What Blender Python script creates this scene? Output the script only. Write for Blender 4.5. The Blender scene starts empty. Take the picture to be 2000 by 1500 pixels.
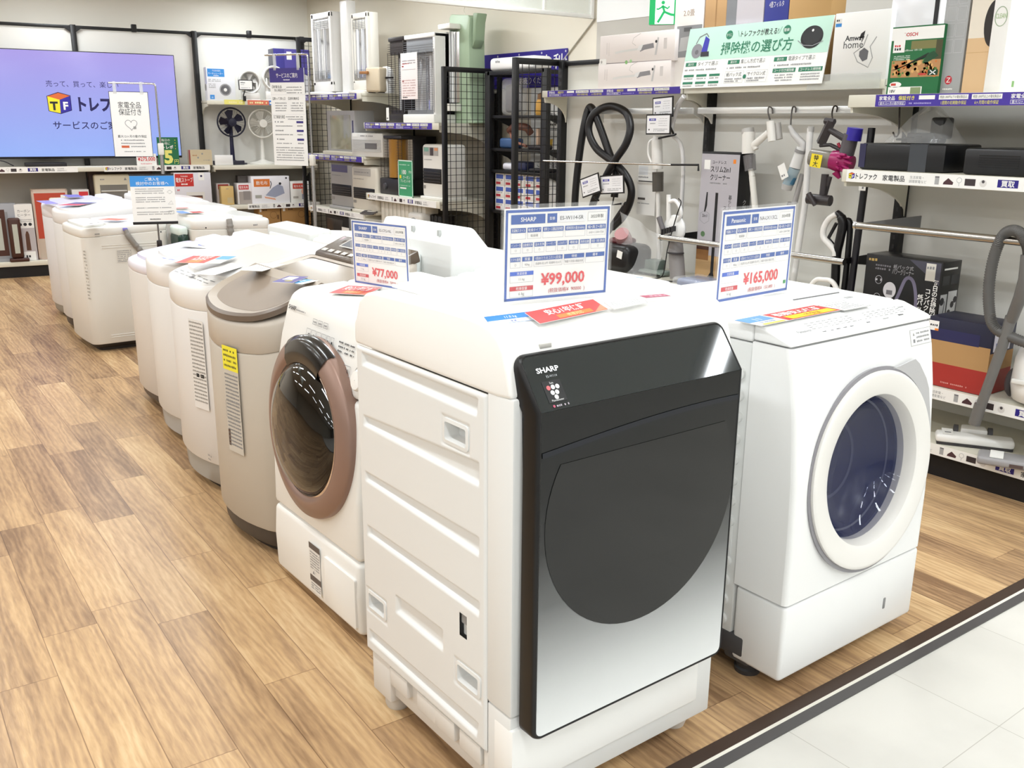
import bpy, bmesh, math, random
from mathutils import Matrix, Vector
random.seed(7)
SC = bpy.context.scene
COL = SC.collection
PI = math.pi

# ---------------------------------------------------------------- camera, light, exposure
cam_data = bpy.data.cameras.new('camera')
cam = bpy.data.objects.new('camera', cam_data)
COL.objects.link(cam)
SC.camera = cam
cam_data.sensor_width = 36.0
cam_data.lens = 33.07
cam_data.clip_start = 0.05
cam.matrix_world = Matrix(((0.797638, 0.154193, -0.583094, 0.0),
                           (-0.603077, 0.217466, -0.767467, 0.0),
                           (0.008465, 0.963812, 0.266450, 1.49),
                           (0, 0, 0, 1)))
SC.view_settings.view_transform = 'Standard'
SC.view_settings.look = 'None'
SC.view_settings.gamma = 1.0
SC.view_settings.use_curve_mapping = False
SC.view_settings.exposure = -0.42

world = bpy.data.worlds.new('world')
SC.world = world
world.use_nodes = True
world.node_tree.nodes['Background'].inputs[0].default_value = (1.0, 0.97, 0.93, 1)
world.node_tree.nodes['Background'].inputs[1].default_value = 0.25

CEIL = 2.86
LAMP_SPOTS = []
for _ix in range(5):
    for _iy in range(9):
        LAMP_SPOTS.append((-3.5 + _ix * 1.9, -6.4 + _iy * 2.01))
LAMP_POWER = 25.5
for _x, _y in LAMP_SPOTS:                       # the strip light of each ceiling fitting
    ld = bpy.data.lights.new('ceiling_strip_light', 'AREA')
    ld.shape = 'RECTANGLE'
    ld.size = 0.14
    ld.size_y = 1.1
    ld.energy = LAMP_POWER
    ld.color = (0.915, 0.965, 1.0)
    lo = bpy.data.objects.new('ceiling_strip_light', ld)
    lo.location = (_x, _y, CEIL - 0.075)
    COL.objects.link(lo)

# ---------------------------------------------------------------- materials
def lin(c):
    c = c / 255.0
    return c / 12.92 if c <= 0.04045 else ((c + 0.055) / 1.055) ** 2.4

def rgb(h):
    if isinstance(h, str):
        h = h.lstrip('#')
        h = (int(h[0:2], 16), int(h[2:4], 16), int(h[4:6], 16))
    return (lin(h[0]), lin(h[1]), lin(h[2]), 1.0)

_MATS = {}
def mat(col, rough=0.5, metal=0.0, spec=0.5, bump=0.0, alpha=1.0, trans=0.0, emit=0.0, coat=0.0, var=0.0, scale=60.0, ior=1.45):
    key = (str(col), rough, metal, spec, bump, alpha, trans, emit, coat, var, scale, ior)
    if key in _MATS:
        return _MATS[key]
    m = bpy.data.materials.new('surface_' + str(len(_MATS)))
    m.use_nodes = True
    nt = m.node_tree
    b = nt.nodes['Principled BSDF']
    b.inputs['Base Color'].default_value = rgb(col)
    b.inputs['Roughness'].default_value = rough
    b.inputs['Metallic'].default_value = metal
    b.inputs['Specular IOR Level'].default_value = spec
    b.inputs['IOR'].default_value = ior
    b.inputs['Transmission Weight'].default_value = trans
    b.inputs['Alpha'].default_value = alpha
    b.inputs['Coat Weight'].default_value = coat
    if emit:
        b.inputs['Emission Color'].default_value = rgb(col)
        b.inputs['Emission Strength'].default_value = emit
    if bump or var:
        tc = nt.nodes.new('ShaderNodeTexCoord')
        nz = nt.nodes.new('ShaderNodeTexNoise')
        nz.inputs['Scale'].default_value = scale
        nz.inputs['Detail'].default_value = 4
        nt.links.new(tc.outputs['Object'], nz.inputs['Vector'])
        if bump:
            bp = nt.nodes.new('ShaderNodeBump')
            bp.inputs['Strength'].default_value = bump
            bp.inputs['Distance'].default_value = 0.004
            nt.links.new(nz.outputs['Fac'], bp.inputs['Height'])
            nt.links.new(bp.outputs['Normal'], b.inputs['Normal'])
        if var:
            mx = nt.nodes.new('ShaderNodeMixRGB')
            mx.blend_type = 'MULTIPLY'
            mx.inputs['Fac'].default_value = var
            mx.inputs['Color1'].default_value = rgb(col)
            nt.links.new(nz.outputs['Fac'], mx.inputs['Color2'])
            nt.links.new(mx.outputs['Color'], b.inputs['Base Color'])
    _MATS[key] = m
    return m

WHITE = mat('f3f2ef', 0.32)
WHITE2 = mat('e9e7e2', 0.38)
PANELW = mat('eeece7', 0.42)
SHELFW = mat('dcd8c9', 0.45)
BACKP = mat('e4e2dc', 0.55)
BLACK = mat('0d0c0d', 0.4)
BLACKM = mat('151314', 0.45)
CHROME = mat('d8d8d8', 0.16, 1.0)
STEEL = mat('b9b6b2', 0.25, 1.0)
GREYP = mat('9a9a98', 0.45)
DGREY = mat('3a3a3c', 0.45)
PAPER = mat('f4f3f0', 0.55)
INK = mat('2a2a2e', 0.6)
INKG = mat('8b8b8e', 0.6)
PURPLE = mat('45329b', 0.45)
PURPD = mat('2b2180', 0.45)
BLUEC = mat('2f5aa8', 0.5)
REDC = mat('d2353c', 0.5)
GREENC = mat('2e8b5b', 0.5)
YELL = mat('f0d92a', 0.5)
ORANGE = mat('ef8a2e', 0.5)
SKYB = mat('3f93e0', 0.5)
CARD = mat('b8935f', 0.75, bump=0.15)
ACRYL = mat('ffffff', 0.03, 0.0, 0.5, alpha=0.05)
BAGM = mat('f6f6f6', 0.12, 0.0, 0.8, alpha=0.22, bump=0.6, scale=25.0)

# ---------------------------------------------------------------- mesh building
def rotz(a): return Matrix.Rotation(a, 4, 'Z')
def rotx(a): return Matrix.Rotation(a, 4, 'X')
def roty(a): return Matrix.Rotation(a, 4, 'Y')
def tr(x, y, z): return Matrix.Translation((x, y, z))

def spline(pts, n=8, closed=False):
    P = [Vector(p) for p in pts]
    out = []
    L = len(P)
    rng = L if closed else L - 1
    for i in range(rng):
        if closed:
            p0, p1, p2, p3 = P[(i - 1) % L], P[i], P[(i + 1) % L], P[(i + 2) % L]
        else:
            p1, p2 = P[i], P[i + 1]
            p0 = P[i - 1] if i > 0 else p1 * 2 - p2
            p3 = P[i + 2] if i + 2 < L else p2 * 2 - p1
        for k in range(n):
            t = k / n
            out.append(0.5 * ((2 * p1) + (p2 - p0) * t + (2 * p0 - 5 * p1 + 4 * p2 - p3) * t * t + (3 * p1 - p0 - 3 * p2 + p3) * t ** 3))
    if not closed:
        out.append(P[-1])
    return out

def rrect(x0, x1, y0, y1, r, n=5):
    r = min(r, (x1 - x0) / 2 - 1e-5, (y1 - y0) / 2 - 1e-5)
    out = []
    for cx, cy, a0 in ((x1 - r, y1 - r, 0), (x0 + r, y1 - r, PI / 2), (x0 + r, y0 + r, PI), (x1 - r, y0 + r, 1.5 * PI)):
        for k in range(n + 1):
            a = a0 + PI / 2 * k / n
            out.append((cx + r * math.cos(a), cy + r * math.sin(a)))
    return out

_TXT = {}
def text_shape(s, bold):
    key = (s, bold)
    if key not in _TXT:
        c = bpy.data.curves.new('lettering', 'FONT')
        c.body = s
        c.resolution_u = 2
        c.fill_mode = 'FRONT'
        c.offset = bold
        o = bpy.data.objects.new('lettering', c)
        COL.objects.link(o)
        dg = bpy.context.evaluated_depsgraph_get()
        me = bpy.data.meshes.new_from_object(o.evaluated_get(dg))
        v = [(q.co.x, q.co.y) for q in me.vertices]
        f = [tuple(p.vertices) for p in me.polygons]
        COL.objects.unlink(o)
        bpy.data.objects.remove(o)
        bpy.data.curves.remove(c)
        bpy.data.meshes.remove(me)
        _TXT[key] = (v, f)
    return _TXT[key]

class M:
    def __init__(s, m=None):
        s.v, s.f, s.mi, s.mats = [], [], [], []
        s.x = Matrix.Identity(4)
        s.cur = 0
        if m: s.use(m)
    def use(s, m):
        if m not in s.mats: s.mats.append(m)
        s.cur = s.mats.index(m)
        return s
    def at(s, mtx):
        s.x = mtx
        return s
    def add(s, vs, fs):
        b = len(s.v)
        x = s.x
        s.v.extend([tuple(x @ Vector(p)) for p in vs])
        s.f.extend([tuple(i + b for i in q) for q in fs])
        s.mi.extend([s.cur] * len(fs))
        return s
    def box(s, x0, x1, y0, y1, z0, z1, bev=0.0, seg=2):
        if x1 < x0: x0, x1 = x1, x0
        if y1 < y0: y0, y1 = y1, y0
        if z1 < z0: z0, z1 = z1, z0
        V = [(x, y, z) for z in (z0, z1) for y in (y0, y1) for x in (x0, x1)]
        F = [(0, 2, 3, 1), (4, 5, 7, 6), (0, 1, 5, 4), (2, 6, 7, 3), (0, 4, 6, 2), (1, 3, 7, 5)]
        bev = min(bev, (x1 - x0) * .49, (y1 - y0) * .49, (z1 - z0) * .49)
        if bev > 1e-6:
            bm = bmesh.new()
            vs = [bm.verts.new(p) for p in V]
            for q in F: bm.faces.new([vs[i] for i in q])
            bmesh.ops.bevel(bm, geom=bm.edges[:], offset=bev, segments=seg, profile=0.5, affect='EDGES')
            bm.verts.index_update()
            V = [tuple(q.co) for q in bm.verts]
            F = [tuple(q.index for q in g.verts) for g in bm.faces]
            bm.free()
        return s.add(V, F)
    def prism(s, poly, a0, a1, axis='z', bev=0.0, seg=2):
        """polygon extruded along an axis: z -> (x,y), y -> (x,z), x -> (y,z)"""
        def P(u, v, w):
            return (u, v, w) if axis == 'z' else ((u, w, v) if axis == 'y' else (w, u, v))
        n = len(poly)
        V = [P(u, v, a0) for u, v in poly] + [P(u, v, a1) for u, v in poly]
        F = [tuple(range(n - 1, -1, -1)), tuple(range(n, 2 * n))] + [(i, (i + 1) % n, n + (i + 1) % n, n + i) for i in range(n)]
        bm = bmesh.new()
        vs = [bm.verts.new(p) for p in V]
        for q in F: bm.faces.new([vs[i] for i in q])
        bmesh.ops.recalc_face_normals(bm, faces=bm.faces[:])
        if bev > 1e-6:
            bmesh.ops.bevel(bm, geom=bm.edges[:], offset=bev, segments=seg, profile=0.5, affect='EDGES', clamp_overlap=True)
        bm.verts.index_update()
        V = [tuple(q.co) for q in bm.verts]
        F = [tuple(q.index for q in g.verts) for g in bm.faces]
        bm.free()
        return s.add(V, F)
    def loft(s, rings, cap0=True, cap1=True, closed=True):
        n = len(rings[0])
        assert all(len(r) == n for r in rings)
        V = [tuple(p) for r in rings for p in r]
        F = []
        for k in range(len(rings) - 1):
            for i in range(n if closed else n - 1):
                j = (i + 1) % n
                F.append((k * n + i, k * n + j, (k + 1) * n + j, (k + 1) * n + i))
        if cap0: F.append(tuple(range(n - 1, -1, -1)))
        if cap1: F.append(tuple((len(rings) - 1) * n + i for i in range(n)))
        return s.add(V, F)
    def tube(s, pts, r, n=10, closed=False, cap=True):
        P = [Vector(p) for p in pts]
        R = r if isinstance(r, (list, tuple)) else [r] * len(P)
        L = len(P)
        rings = []
        up = None
        for i in range(L):
            a = P[(i - 1) % L] if (closed or i > 0) else P[i]
            b = P[(i + 1) % L] if (closed or i < L - 1) else P[i]
            t = (b - a)
            if t.length < 1e-9: t = Vector((0, 0, 1))
            t.normalize()
            if up is None:
                up = Vector((0, 0, 1)) if abs(t.z) < 0.9 else Vector((1, 0, 0))
            side = t.cross(up)
            if side.length < 1e-6: side = t.orthogonal()
            side.normalize()
            up = side.cross(t).normalized()
            rings.append([P[i] + side * (R[i] * math.cos(2 * PI * k / n)) + up * (R[i] * math.sin(2 * PI * k / n)) for k in range(n)])
        if closed:
            rings.append(rings[0])
            return s.loft(rings, False, False)
        return s.loft(rings, cap, cap)
    def cyl(s, p0, p1, r0, r1=None, n=20):
        return s.tube([p0, p1], [r0, r0 if r1 is None else r1], n)
    def lathe(s, prof, origin=(0, 0, 0), axis=(0, 0, 1), n=32, a0=0.0, a1=2 * PI):
        ax = Vector(axis).normalized()
        u = ax.orthogonal().normalized() if abs(ax.z) < 0.999 else Vector((1, 0, 0))
        w = ax.cross(u)
        o = Vector(origin)
        full = abs(a1 - a0 - 2 * PI) < 1e-6
        m = n if full else n + 1
        V, F = [], []
        for r, h in prof:
            for k in range(m):
                a = a0 + (a1 - a0) * k / n
                V.append(tuple(o + ax * h + (u * math.cos(a) + w * math.sin(a)) * r))
        for i in range(len(prof) - 1):
            for k in range(n):
                j = (k + 1) % m
                F.append((i * m + k, i * m + j, (i + 1) * m + j, (i + 1) * m + k))
        return s.add(V, F)
    def grid(s, fn, nu, nv):
        V = [fn(i / nu, j / nv) for j in range(nv + 1) for i in range(nu + 1)]
        F = [(j * (nu + 1) + i, j * (nu + 1) + i + 1, (j + 1) * (nu + 1) + i + 1, (j + 1) * (nu + 1) + i) for j in range(nv) for i in range(nu)]
        return s.add(V, F)
    # flat printing on the local plane: u to the right, v up, w out of the sheet
    def plane(s, o, u=(1, 0, 0), v=(0, 0, 1)):
        u = Vector(u).normalized(); v = Vector(v); v = (v - u * v.dot(u)).normalized(); w = u.cross(v)
        s.x = Matrix(((u.x, v.x, w.x, o[0]), (u.y, v.y, w.y, o[1]), (u.z, v.z, w.z, o[2]), (0, 0, 0, 1)))
        return s
    def rect(s, u0, v0, u1, v1, m, lay=1):
        s.use(m)
        d = lay * 0.0003
        return s.add([(u0, v0, d), (u1, v0, d), (u1, v1, d), (u0, v1, d)], [(0, 1, 2, 3)])
    def frame(s, u0, v0, u1, v1, t, m, lay=1):
        s.rect(u0, v0, u1, v0 + t, m, lay); s.rect(u0, v1 - t, u1, v1, m, lay)
        s.rect(u0, v0, u0 + t, v1, m, lay); return s.rect(u1 - t, v0, u1, v1, m, lay)
    def poly(s, pts, m, lay=1):
        s.use(m)
        d = lay * 0.0003
        return s.add([(p[0], p[1], d) for p in pts], [tuple(range(len(pts)))])
    def disc(s, u, v, r, m, lay=1, n=24, ry=None):
        ry = r if ry is None else ry
        return s.poly([(u + r * math.cos(2 * PI * k / n), v + ry * math.sin(2 * PI * k / n)) for k in range(n)], m, lay)
    def line(s, pts, t, m, lay=1, closed=False):
        P = [Vector((p[0], p[1])) for p in pts]
        if closed: P.append(P[0])
        s.use(m)
        d = lay * 0.0003
        V, F = [], []
        for i, p in enumerate(P):
            a = P[max(i - 1, 0)]; b = P[min(i + 1, len(P) - 1)]
            if closed and i in (0, len(P) - 1): a, b = P[-2], P[1]
            q = (b - a); q = q.normalized() if q.length > 1e-9 else Vector((1, 0))
            nn = Vector((-q.y, q.x)) * t / 2
            V += [(p.x + nn.x, p.y + nn.y, d), (p.x - nn.x, p.y - nn.y, d)]
        for i in range(len(P) - 1):
            F.append((2 * i, 2 * i + 1, 2 * i + 3, 2 * i + 2))
        return s.add(V, F)
    def text(s, t, u, v, size, m, al='l', lay=2, maxw=None, bold=0.0, vert=False, sx=1.0):
        """size = height of a capital or a kanji; v = baseline"""
        if vert:
            for i, ch in enumerate(t):
                s.text(ch, u, v - i * size * 1.15, size, m, 'c', lay, None, bold)
            return s
        V, F = text_shape(t, bold)
        if not V: return s
        k = size / 0.78
        x0 = min(p[0] for p in V); x1 = max(p[0] for p in V)
        w = (x1 - x0) * k * sx
        kx = k * sx
        if maxw and w > maxw:
            kx *= maxw / w; w = maxw
        off = u - (w if al == 'r' else (w / 2 if al == 'c' else 0))
        s.use(m)
        d = lay * 0.0003
        return s.add([(off + (p[0] - x0) * kx, v + p[1] * k, d) for p in V], F)
    def dashes(s, u0, v, u1, size, m, lay=2, dens=0.8, seed=0):
        """a line of print too small to read: word-like strokes"""
        rd = random.Random(hash((round(u0, 4), round(v, 4), seed)) & 0xffff)
        x = u0
        while x < u1 - size * 0.4:
            w = min(size * (0.5 + 0.45 * rd.random()), u1 - x)
            if rd.random() < dens + 0.1:
                s.rect(x, v + size * 0.1 * rd.random(), x + w, v + size * (0.75 + 0.2 * rd.random()), m, lay)
            x += w + size * 0.28
        return s
    def build(s, name, parent=None, ang=38, flip=False):
        me = bpy.data.meshes.new(name)
        me.from_pydata(s.v, [], s.f)
        for m in s.mats: me.materials.append(m)
        if len(s.mi): me.polygons.foreach_set('material_index', s.mi)
        me.validate(verbose=False)
        if flip: me.flip_normals()
        me.update()
        if ang:
            me.polygons.foreach_set('use_smooth', [True] * len(me.polygons))
            me.set_sharp_from_angle(angle=math.radians(ang))
        o = bpy.data.objects.new(name, me)
        COL.objects.link(o)
        if parent is not None: o.parent = parent
        return o

def tag(o, label, cat, group=None, kind=None):
    o['label'] = label
    o['category'] = cat
    if group: o['group'] = group
    if kind: o['kind'] = kind
    return o

def thing(name, label, cat, loc=(0, 0, 0), rz=0.0, group=None):
    o = bpy.data.objects.new(name, None)
    o.empty_display_size = 0.1
    COL.objects.link(o)
    o.location = loc
    o.rotation_euler = (0, 0, rz)
    return tag(o, label, cat, group)

def struct(o):
    o['kind'] = 'structure'
    return o

FACE_X = -PI / 2                 # rotation of a thing that faces the aisle (-X): its local x runs to the viewer's right
FACE_W = math.radians(-7.62)     # rotation of a thing that stands along the back wall
WD = Vector((math.cos(FACE_W), math.sin(FACE_W), 0))
WN = Vector((-math.sin(FACE_W), math.cos(FACE_W), 0))
def wall_pt(s, d, z):            # a point s metres along the back wall, d metres from the origin towards it
    p = WD * s + WN * d
    return (p.x, p.y, z)

# ---------------------------------------------------------------- setting: floor, walls, ceiling
def node_floor():
    m = bpy.data.materials.new('wood_plank_floor')
    m.use_nodes = True
    nt = m.node_tree
    N, Lk = nt.nodes, nt.links
    b = N['Principled BSDF']
    def math_n(op, a, c=None):
        n = N.new('ShaderNodeMath'); n.operation = op
        for i, q in enumerate((a, c)):
            if q is None: continue
            if isinstance(q, (int, float)): n.inputs[i].default_value = q
            else: Lk.new(q, n.inputs[i])
        return n.outputs[0]
    tc = N.new('ShaderNodeTexCoord')
    mp = N.new('ShaderNodeMapping')
    mp.inputs['Rotation'].default_value = (0, 0, math.radians(2.3))
    Lk.new(tc.outputs['Object'], mp.inputs['Vector'])
    sp = N.new('ShaderNodeSeparateXYZ')
    Lk.new(mp.outputs['Vector'], sp.inputs['Vector'])
    PW, PL = 0.1525, 0.9144
    u = math_n('DIVIDE', math_n('ADD', sp.outputs['X'], 0.016), PW)
    row = math_n('FLOOR', u)
    fu = math_n('SUBTRACT', u, row)
    wn = N.new('ShaderNodeTexWhiteNoise'); wn.noise_dimensions = '1D'
    Lk.new(row, wn.inputs['W'])
    v = math_n('ADD', math_n('DIVIDE', sp.outputs['Y'], PL), wn.outputs['Value'])
    pl = math_n('FLOOR', v)
    fv = math_n('SUBTRACT', v, pl)
    cx = N.new('ShaderNodeCombineXYZ')
    Lk.new(row, cx.inputs['X']); Lk.new(pl, cx.inputs['Y'])
    w2 = N.new('ShaderNodeTexWhiteNoise'); w2.noise_dimensions = '2D'
    Lk.new(cx.outputs['Vector'], w2.inputs['Vector'])
    # grain, shifted from plank to plank
    gx = N.new('ShaderNodeCombineXYZ')
    Lk.new(math_n('ADD', math_n('MULTIPLY', sp.outputs['X'], 1.0), math_n('MULTIPLY', w2.outputs['Value'], 31.0)), gx.inputs['X'])
    Lk.new(math_n('ADD', math_n('MULTIPLY', sp.outputs['Y'], 0.13), math_n('MULTIPLY', w2.outputs['Value'], 17.0)), gx.inputs['Y'])
    n1 = N.new('ShaderNodeTexNoise'); n1.inputs['Scale'].default_value = 9; n1.inputs['Detail'].default_value = 5; n1.inputs['Distortion'].default_value = 1.1
    Lk.new(gx.outputs['Vector'], n1.inputs['Vector'])
    n2 = N.new('ShaderNodeTexNoise'); n2.inputs['Scale'].default_value = 120; n2.inputs['Detail'].default_value = 3; n2.inputs['Distortion'].default_value = 0.4
    Lk.new(gx.outputs['Vector'], n2.inputs['Vector'])
    wv = N.new('ShaderNodeTexWave'); wv.inputs['Scale'].default_value = 13; wv.inputs['Distortion'].default_value = 9; wv.inputs['Detail'].default_value = 2; wv.inputs['Detail Scale'].default_value = 1.6
    Lk.new(gx.outputs['Vector'], wv.inputs['Vector'])
    g = math_n('ADD', math_n('MULTIPLY', n1.outputs['Fac'], 0.62), math_n('ADD', math_n('MULTIPLY', n2.outputs['Fac'], 0.26), math_n('MULTIPLY', wv.outputs['Fac'], 0.10)))
    g = math_n('ADD', g, math_n('MULTIPLY', math_n('SUBTRACT', w2.outputs['Value'], 0.5), 0.23))
    cr = N.new('ShaderNodeValToRGB')
    e = cr.color_ramp.elements
    e[0].position = 0.28; e[0].color = rgb('84664a')
    e[1].position = 0.78; e[1].color = rgb('e0c498')
    q = e.new(0.44); q.color = rgb('ab8a66')
    q = e.new(0.58); q.color = rgb('c6a378')
    Lk.new(g, cr.inputs['Fac'])
    # seams
    su = math_n('LESS_THAN', math_n('MINIMUM', fu, math_n('SUBTRACT', 1.0, fu)), 0.008)
    sv = math_n('LESS_THAN', math_n('MINIMUM', fv, math_n('SUBTRACT', 1.0, fv)), 0.0014)
    seam = math_n('MAXIMUM', su, sv)
    mx = N.new('ShaderNodeMixRGB'); mx.blend_type = 'MULTIPLY'
    Lk.new(math_n('MULTIPLY', seam, 0.6), mx.inputs['Fac'])
    Lk.new(cr.outputs['Color'], mx.inputs['Color1'])
    mx.inputs['Color2'].default_value = rgb('7a5a3e')
    Lk.new(mx.outputs['Color'], b.inputs['Base Color'])
    b.inputs['Roughness'].default_value = 0.33
    b.inputs['Specular IOR Level'].default_value = 0.4
    bp = N.new('ShaderNodeBump'); bp.inputs['Strength'].default_value = 0.25; bp.inputs['Distance'].default_value = 0.002
    Lk.new(n2.outputs['Fac'], bp.inputs['Height'])
    Lk.new(bp.outputs['Normal'], b.inputs['Normal'])
    return m

def node_tile():
    m = bpy.data.materials.new('vinyl_tile_floor')
    m.use_nodes = True
    nt = m.node_tree
    N, Lk = nt.nodes, nt.links
    b = N['Principled BSDF']
    tc = N.new('ShaderNodeTexCoord')
    br = N.new('ShaderNodeTexBrick')
    br.offset = 0.0
    br.inputs['Scale'].default_value = 1.0
    br.inputs['Brick Width'].default_value = 0.4572
    br.inputs['Row Height'].default_value = 0.4572
    br.inputs['Mortar Size'].default_value = 0.0012
    br.inputs['Color1'].default_value = rgb('d6d3cc'); br.inputs['Color2'].default_value = rgb('d2cfc8'); br.inputs['Mortar'].default_value = rgb('b5b1a8')
    Lk.new(tc.outputs['Object'], br.inputs['Vector'])
    nz = N.new('ShaderNodeTexNoise'); nz.inputs['Scale'].default_value = 2.3; nz.inputs['Detail'].default_value = 6
    Lk.new(tc.outputs['Object'], nz.inputs['Vector'])
    cr = N.new('ShaderNodeValToRGB'); cr.color_ramp.elements[0].position = 0.3; cr.color_ramp.elements[0].color = (0.86, 0.86, 0.86, 1); cr.color_ramp.elements[1].position = 0.6; cr.color_ramp.elements[1].color = (1, 1, 1, 1)
    Lk.new(nz.outputs['Fac'], cr.inputs['Fac'])
    mx = N.new('ShaderNodeMixRGB'); mx.blend_type = 'MULTIPLY'; mx.inputs['Fac'].default_value = 1.0
    Lk.new(br.outputs['Color'], mx.inputs['Color1']); Lk.new(cr.outputs['Color'], mx.inputs['Color2'])
    Lk.new(mx.outputs['Color'], b.inputs['Base Color'])
    b.inputs['Roughness'].default_value = 0.35
    return m

SL = -0.0225
def edge_y(x, off=0.0): return 1.310 + SL * (x - 1.5) + off
XL, XR, YF, YB = -7.5, 5.05, -8.0, 11.6
m = M(node_floor())
m.add([(XL, edge_y(XL, -.01), 0), (XR, edge_y(XR, -.01), 0), (XR, YB, 0), (XL, YB, 0)], [(0, 1, 2, 3)])
struct(m.build('floor', ang=0))
m = M(node_tile())
m.add([(XL, YF, 0), (XR, YF, 0), (XR, edge_y(XR, -.07), 0), (XL, edge_y(XL, -.07), 0)], [(0, 1, 2, 3)])
struct(m.build('floor', ang=0))
for nm, o0, o1, h, c in (('trim_1', -0.037, 0.0, 0.004, mat('3b2a20', 0.4)), ('trim_2', -0.048, -0.037, 0.003, mat('e2ded3', 0.5)), ('trim_3', -0.078, -0.048, 0.004, mat('4d4a4a', 0.4))):
    m = M(c)
    m.prism([(XL, edge_y(XL, o0)), (XR, edge_y(XR, o0)), (XR, edge_y(XR, o1)), (XL, edge_y(XL, o1))], -0.002, h)
    struct(m.build(nm, ang=0))

CREAM = mat('f6f2e8', 0.75, bump=0.08, scale=300)
m = M(CREAM)
c0 = wall_pt(-9.5, 11.15, 0); c1 = wall_pt(6.2, 11.15, 0)
nx, ny = WN.x * 0.1, WN.y * 0.1
m.prism([(c0[0], c0[1]), (c1[0], c1[1]), (c1[0] + nx, c1[1] + ny), (c0[0] + nx, c0[1] + ny)], 0, CEIL)
struct(m.build('wall_back', ang=0))
m = M(mat('e9e2d2', 0.75, bump=0.08, scale=300)); m.box(XR, XR + .1, YF, 10.6, 0, CEIL); struct(m.build('wall_right', ang=0))
m = M(mat('ffffff', 0.7)); m.box(XR - .012, XR, YF, 5.62, 2.23, CEIL); struct(m.build('wall_right_panel', ang=0))
m = M(mat('c9c5bd', 0.7)); m.box(XR - .008, XR, YF, 5.62, 0.0, 2.23); struct(m.build('wall_right_lining', ang=0))
m = M(mat('cfc9bb', 0.8)); m.box(XL - .1, XL, YF, 12.5, 0, CEIL); struct(m.build('wall_left', ang=0))
m = M(mat('8d8a86', 0.8)); m.box(XL, XR, YF - .1, YF, 0, CEIL); struct(m.build('wall_front', ang=0))
m = M(mat('efede6', 0.85)); m.box(XL, XR, YF, 12.6, CEIL, CEIL + .1); struct(m.build('ceiling', ang=0))

# ceiling light fittings
for i, (x, y) in enumerate(LAMP_SPOTS):
    if i == 0:
        t = thing('ceiling_light', 'long slim white ceiling light fitting hung overhead', 'ceiling light', (x, y, CEIL), 0, 'ceiling lights above the sales floor')
        m = M(WHITE2); m.box(-.1, .1, -.6, .6, -.06, 0, .008); m.build('housing', t)
        L0 = t
    else:
        t = L0.copy(); COL.objects.link(t); t.location = (x, y, CEIL)
        for ch in list(L0.children):
            c = ch.copy(); COL.objects.link(c); c.parent = t

# hanging smoke barrier of glass in a white frame
m = M(mat('e8efe9', 0.08, 0.0, 0.5, alpha=0.35))
m.box(-2.0, XR - .03, 5.655, 5.66, 2.27, CEIL)
g = struct(m.build('smoke_barrier', ang=0))
m = M(mat('f2f0ea', 0.4)); m.box(-2.0, XR - .02, 5.645, 5.67, 2.255, 2.285, .004); m.box(XR - .05, XR - .02, 5.64, 5.675, 2.255, CEIL, .004)
for x in (3.6, 4.1, 4.55): m.box(x, x + .012, 5.65, 5.665, 2.27, CEIL)
fo = m.build('smoke_barrier_frame', g); fo['kind'] = 'structure'
m = M(mat('b9b3a4', 0.6)); m.cyl((XR - .01, 5.64, 2.26), (XR - .01, 6.0, 1.98), .006, n=8); struct(m.build('trim_4'))
# ---------------------------------------------------------------- drum washer-dryer with the black glass door
def smooth01(t):
    t = max(0.0, min(1.0, t))
    return t * t * (3 - 2 * t)

def poly_in(px, py, P):
    """distance inside a convex polygon, negative outside"""
    n = len(P)
    a = 0
    for i in range(n):
        a += P[i][0] * P[(i + 1) % n][1] - P[(i + 1) % n][0] * P[i][1]
    sg = 1 if a > 0 else -1
    d = 1e9
    for i in range(n):
        x0, y0 = P[i]; x1, y1 = P[(i + 1) % n]
        L = math.hypot(x1 - x0, y1 - y0)
        d = min(d, sg * ((x1 - x0) * (py - y0) - (y1 - y0) * (px - x0)) / L)
    return d

def yz(p): return (p[1], p[2])

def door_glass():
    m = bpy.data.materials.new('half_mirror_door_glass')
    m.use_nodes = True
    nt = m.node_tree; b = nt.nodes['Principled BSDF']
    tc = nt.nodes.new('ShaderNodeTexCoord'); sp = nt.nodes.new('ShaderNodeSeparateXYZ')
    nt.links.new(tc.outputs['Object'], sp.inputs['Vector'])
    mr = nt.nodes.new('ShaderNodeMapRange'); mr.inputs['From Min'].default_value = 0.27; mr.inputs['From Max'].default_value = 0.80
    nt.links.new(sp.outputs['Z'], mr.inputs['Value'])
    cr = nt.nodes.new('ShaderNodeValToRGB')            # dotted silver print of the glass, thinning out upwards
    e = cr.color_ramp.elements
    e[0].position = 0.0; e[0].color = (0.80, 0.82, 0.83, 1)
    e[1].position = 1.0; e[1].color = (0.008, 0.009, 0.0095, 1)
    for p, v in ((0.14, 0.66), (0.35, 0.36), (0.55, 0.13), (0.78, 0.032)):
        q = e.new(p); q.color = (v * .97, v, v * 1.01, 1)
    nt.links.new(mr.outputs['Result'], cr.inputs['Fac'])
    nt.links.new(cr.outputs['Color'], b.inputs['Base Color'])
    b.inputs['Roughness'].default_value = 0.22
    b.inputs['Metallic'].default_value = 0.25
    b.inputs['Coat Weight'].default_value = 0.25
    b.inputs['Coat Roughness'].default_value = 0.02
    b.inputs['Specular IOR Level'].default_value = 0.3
    return m

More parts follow.
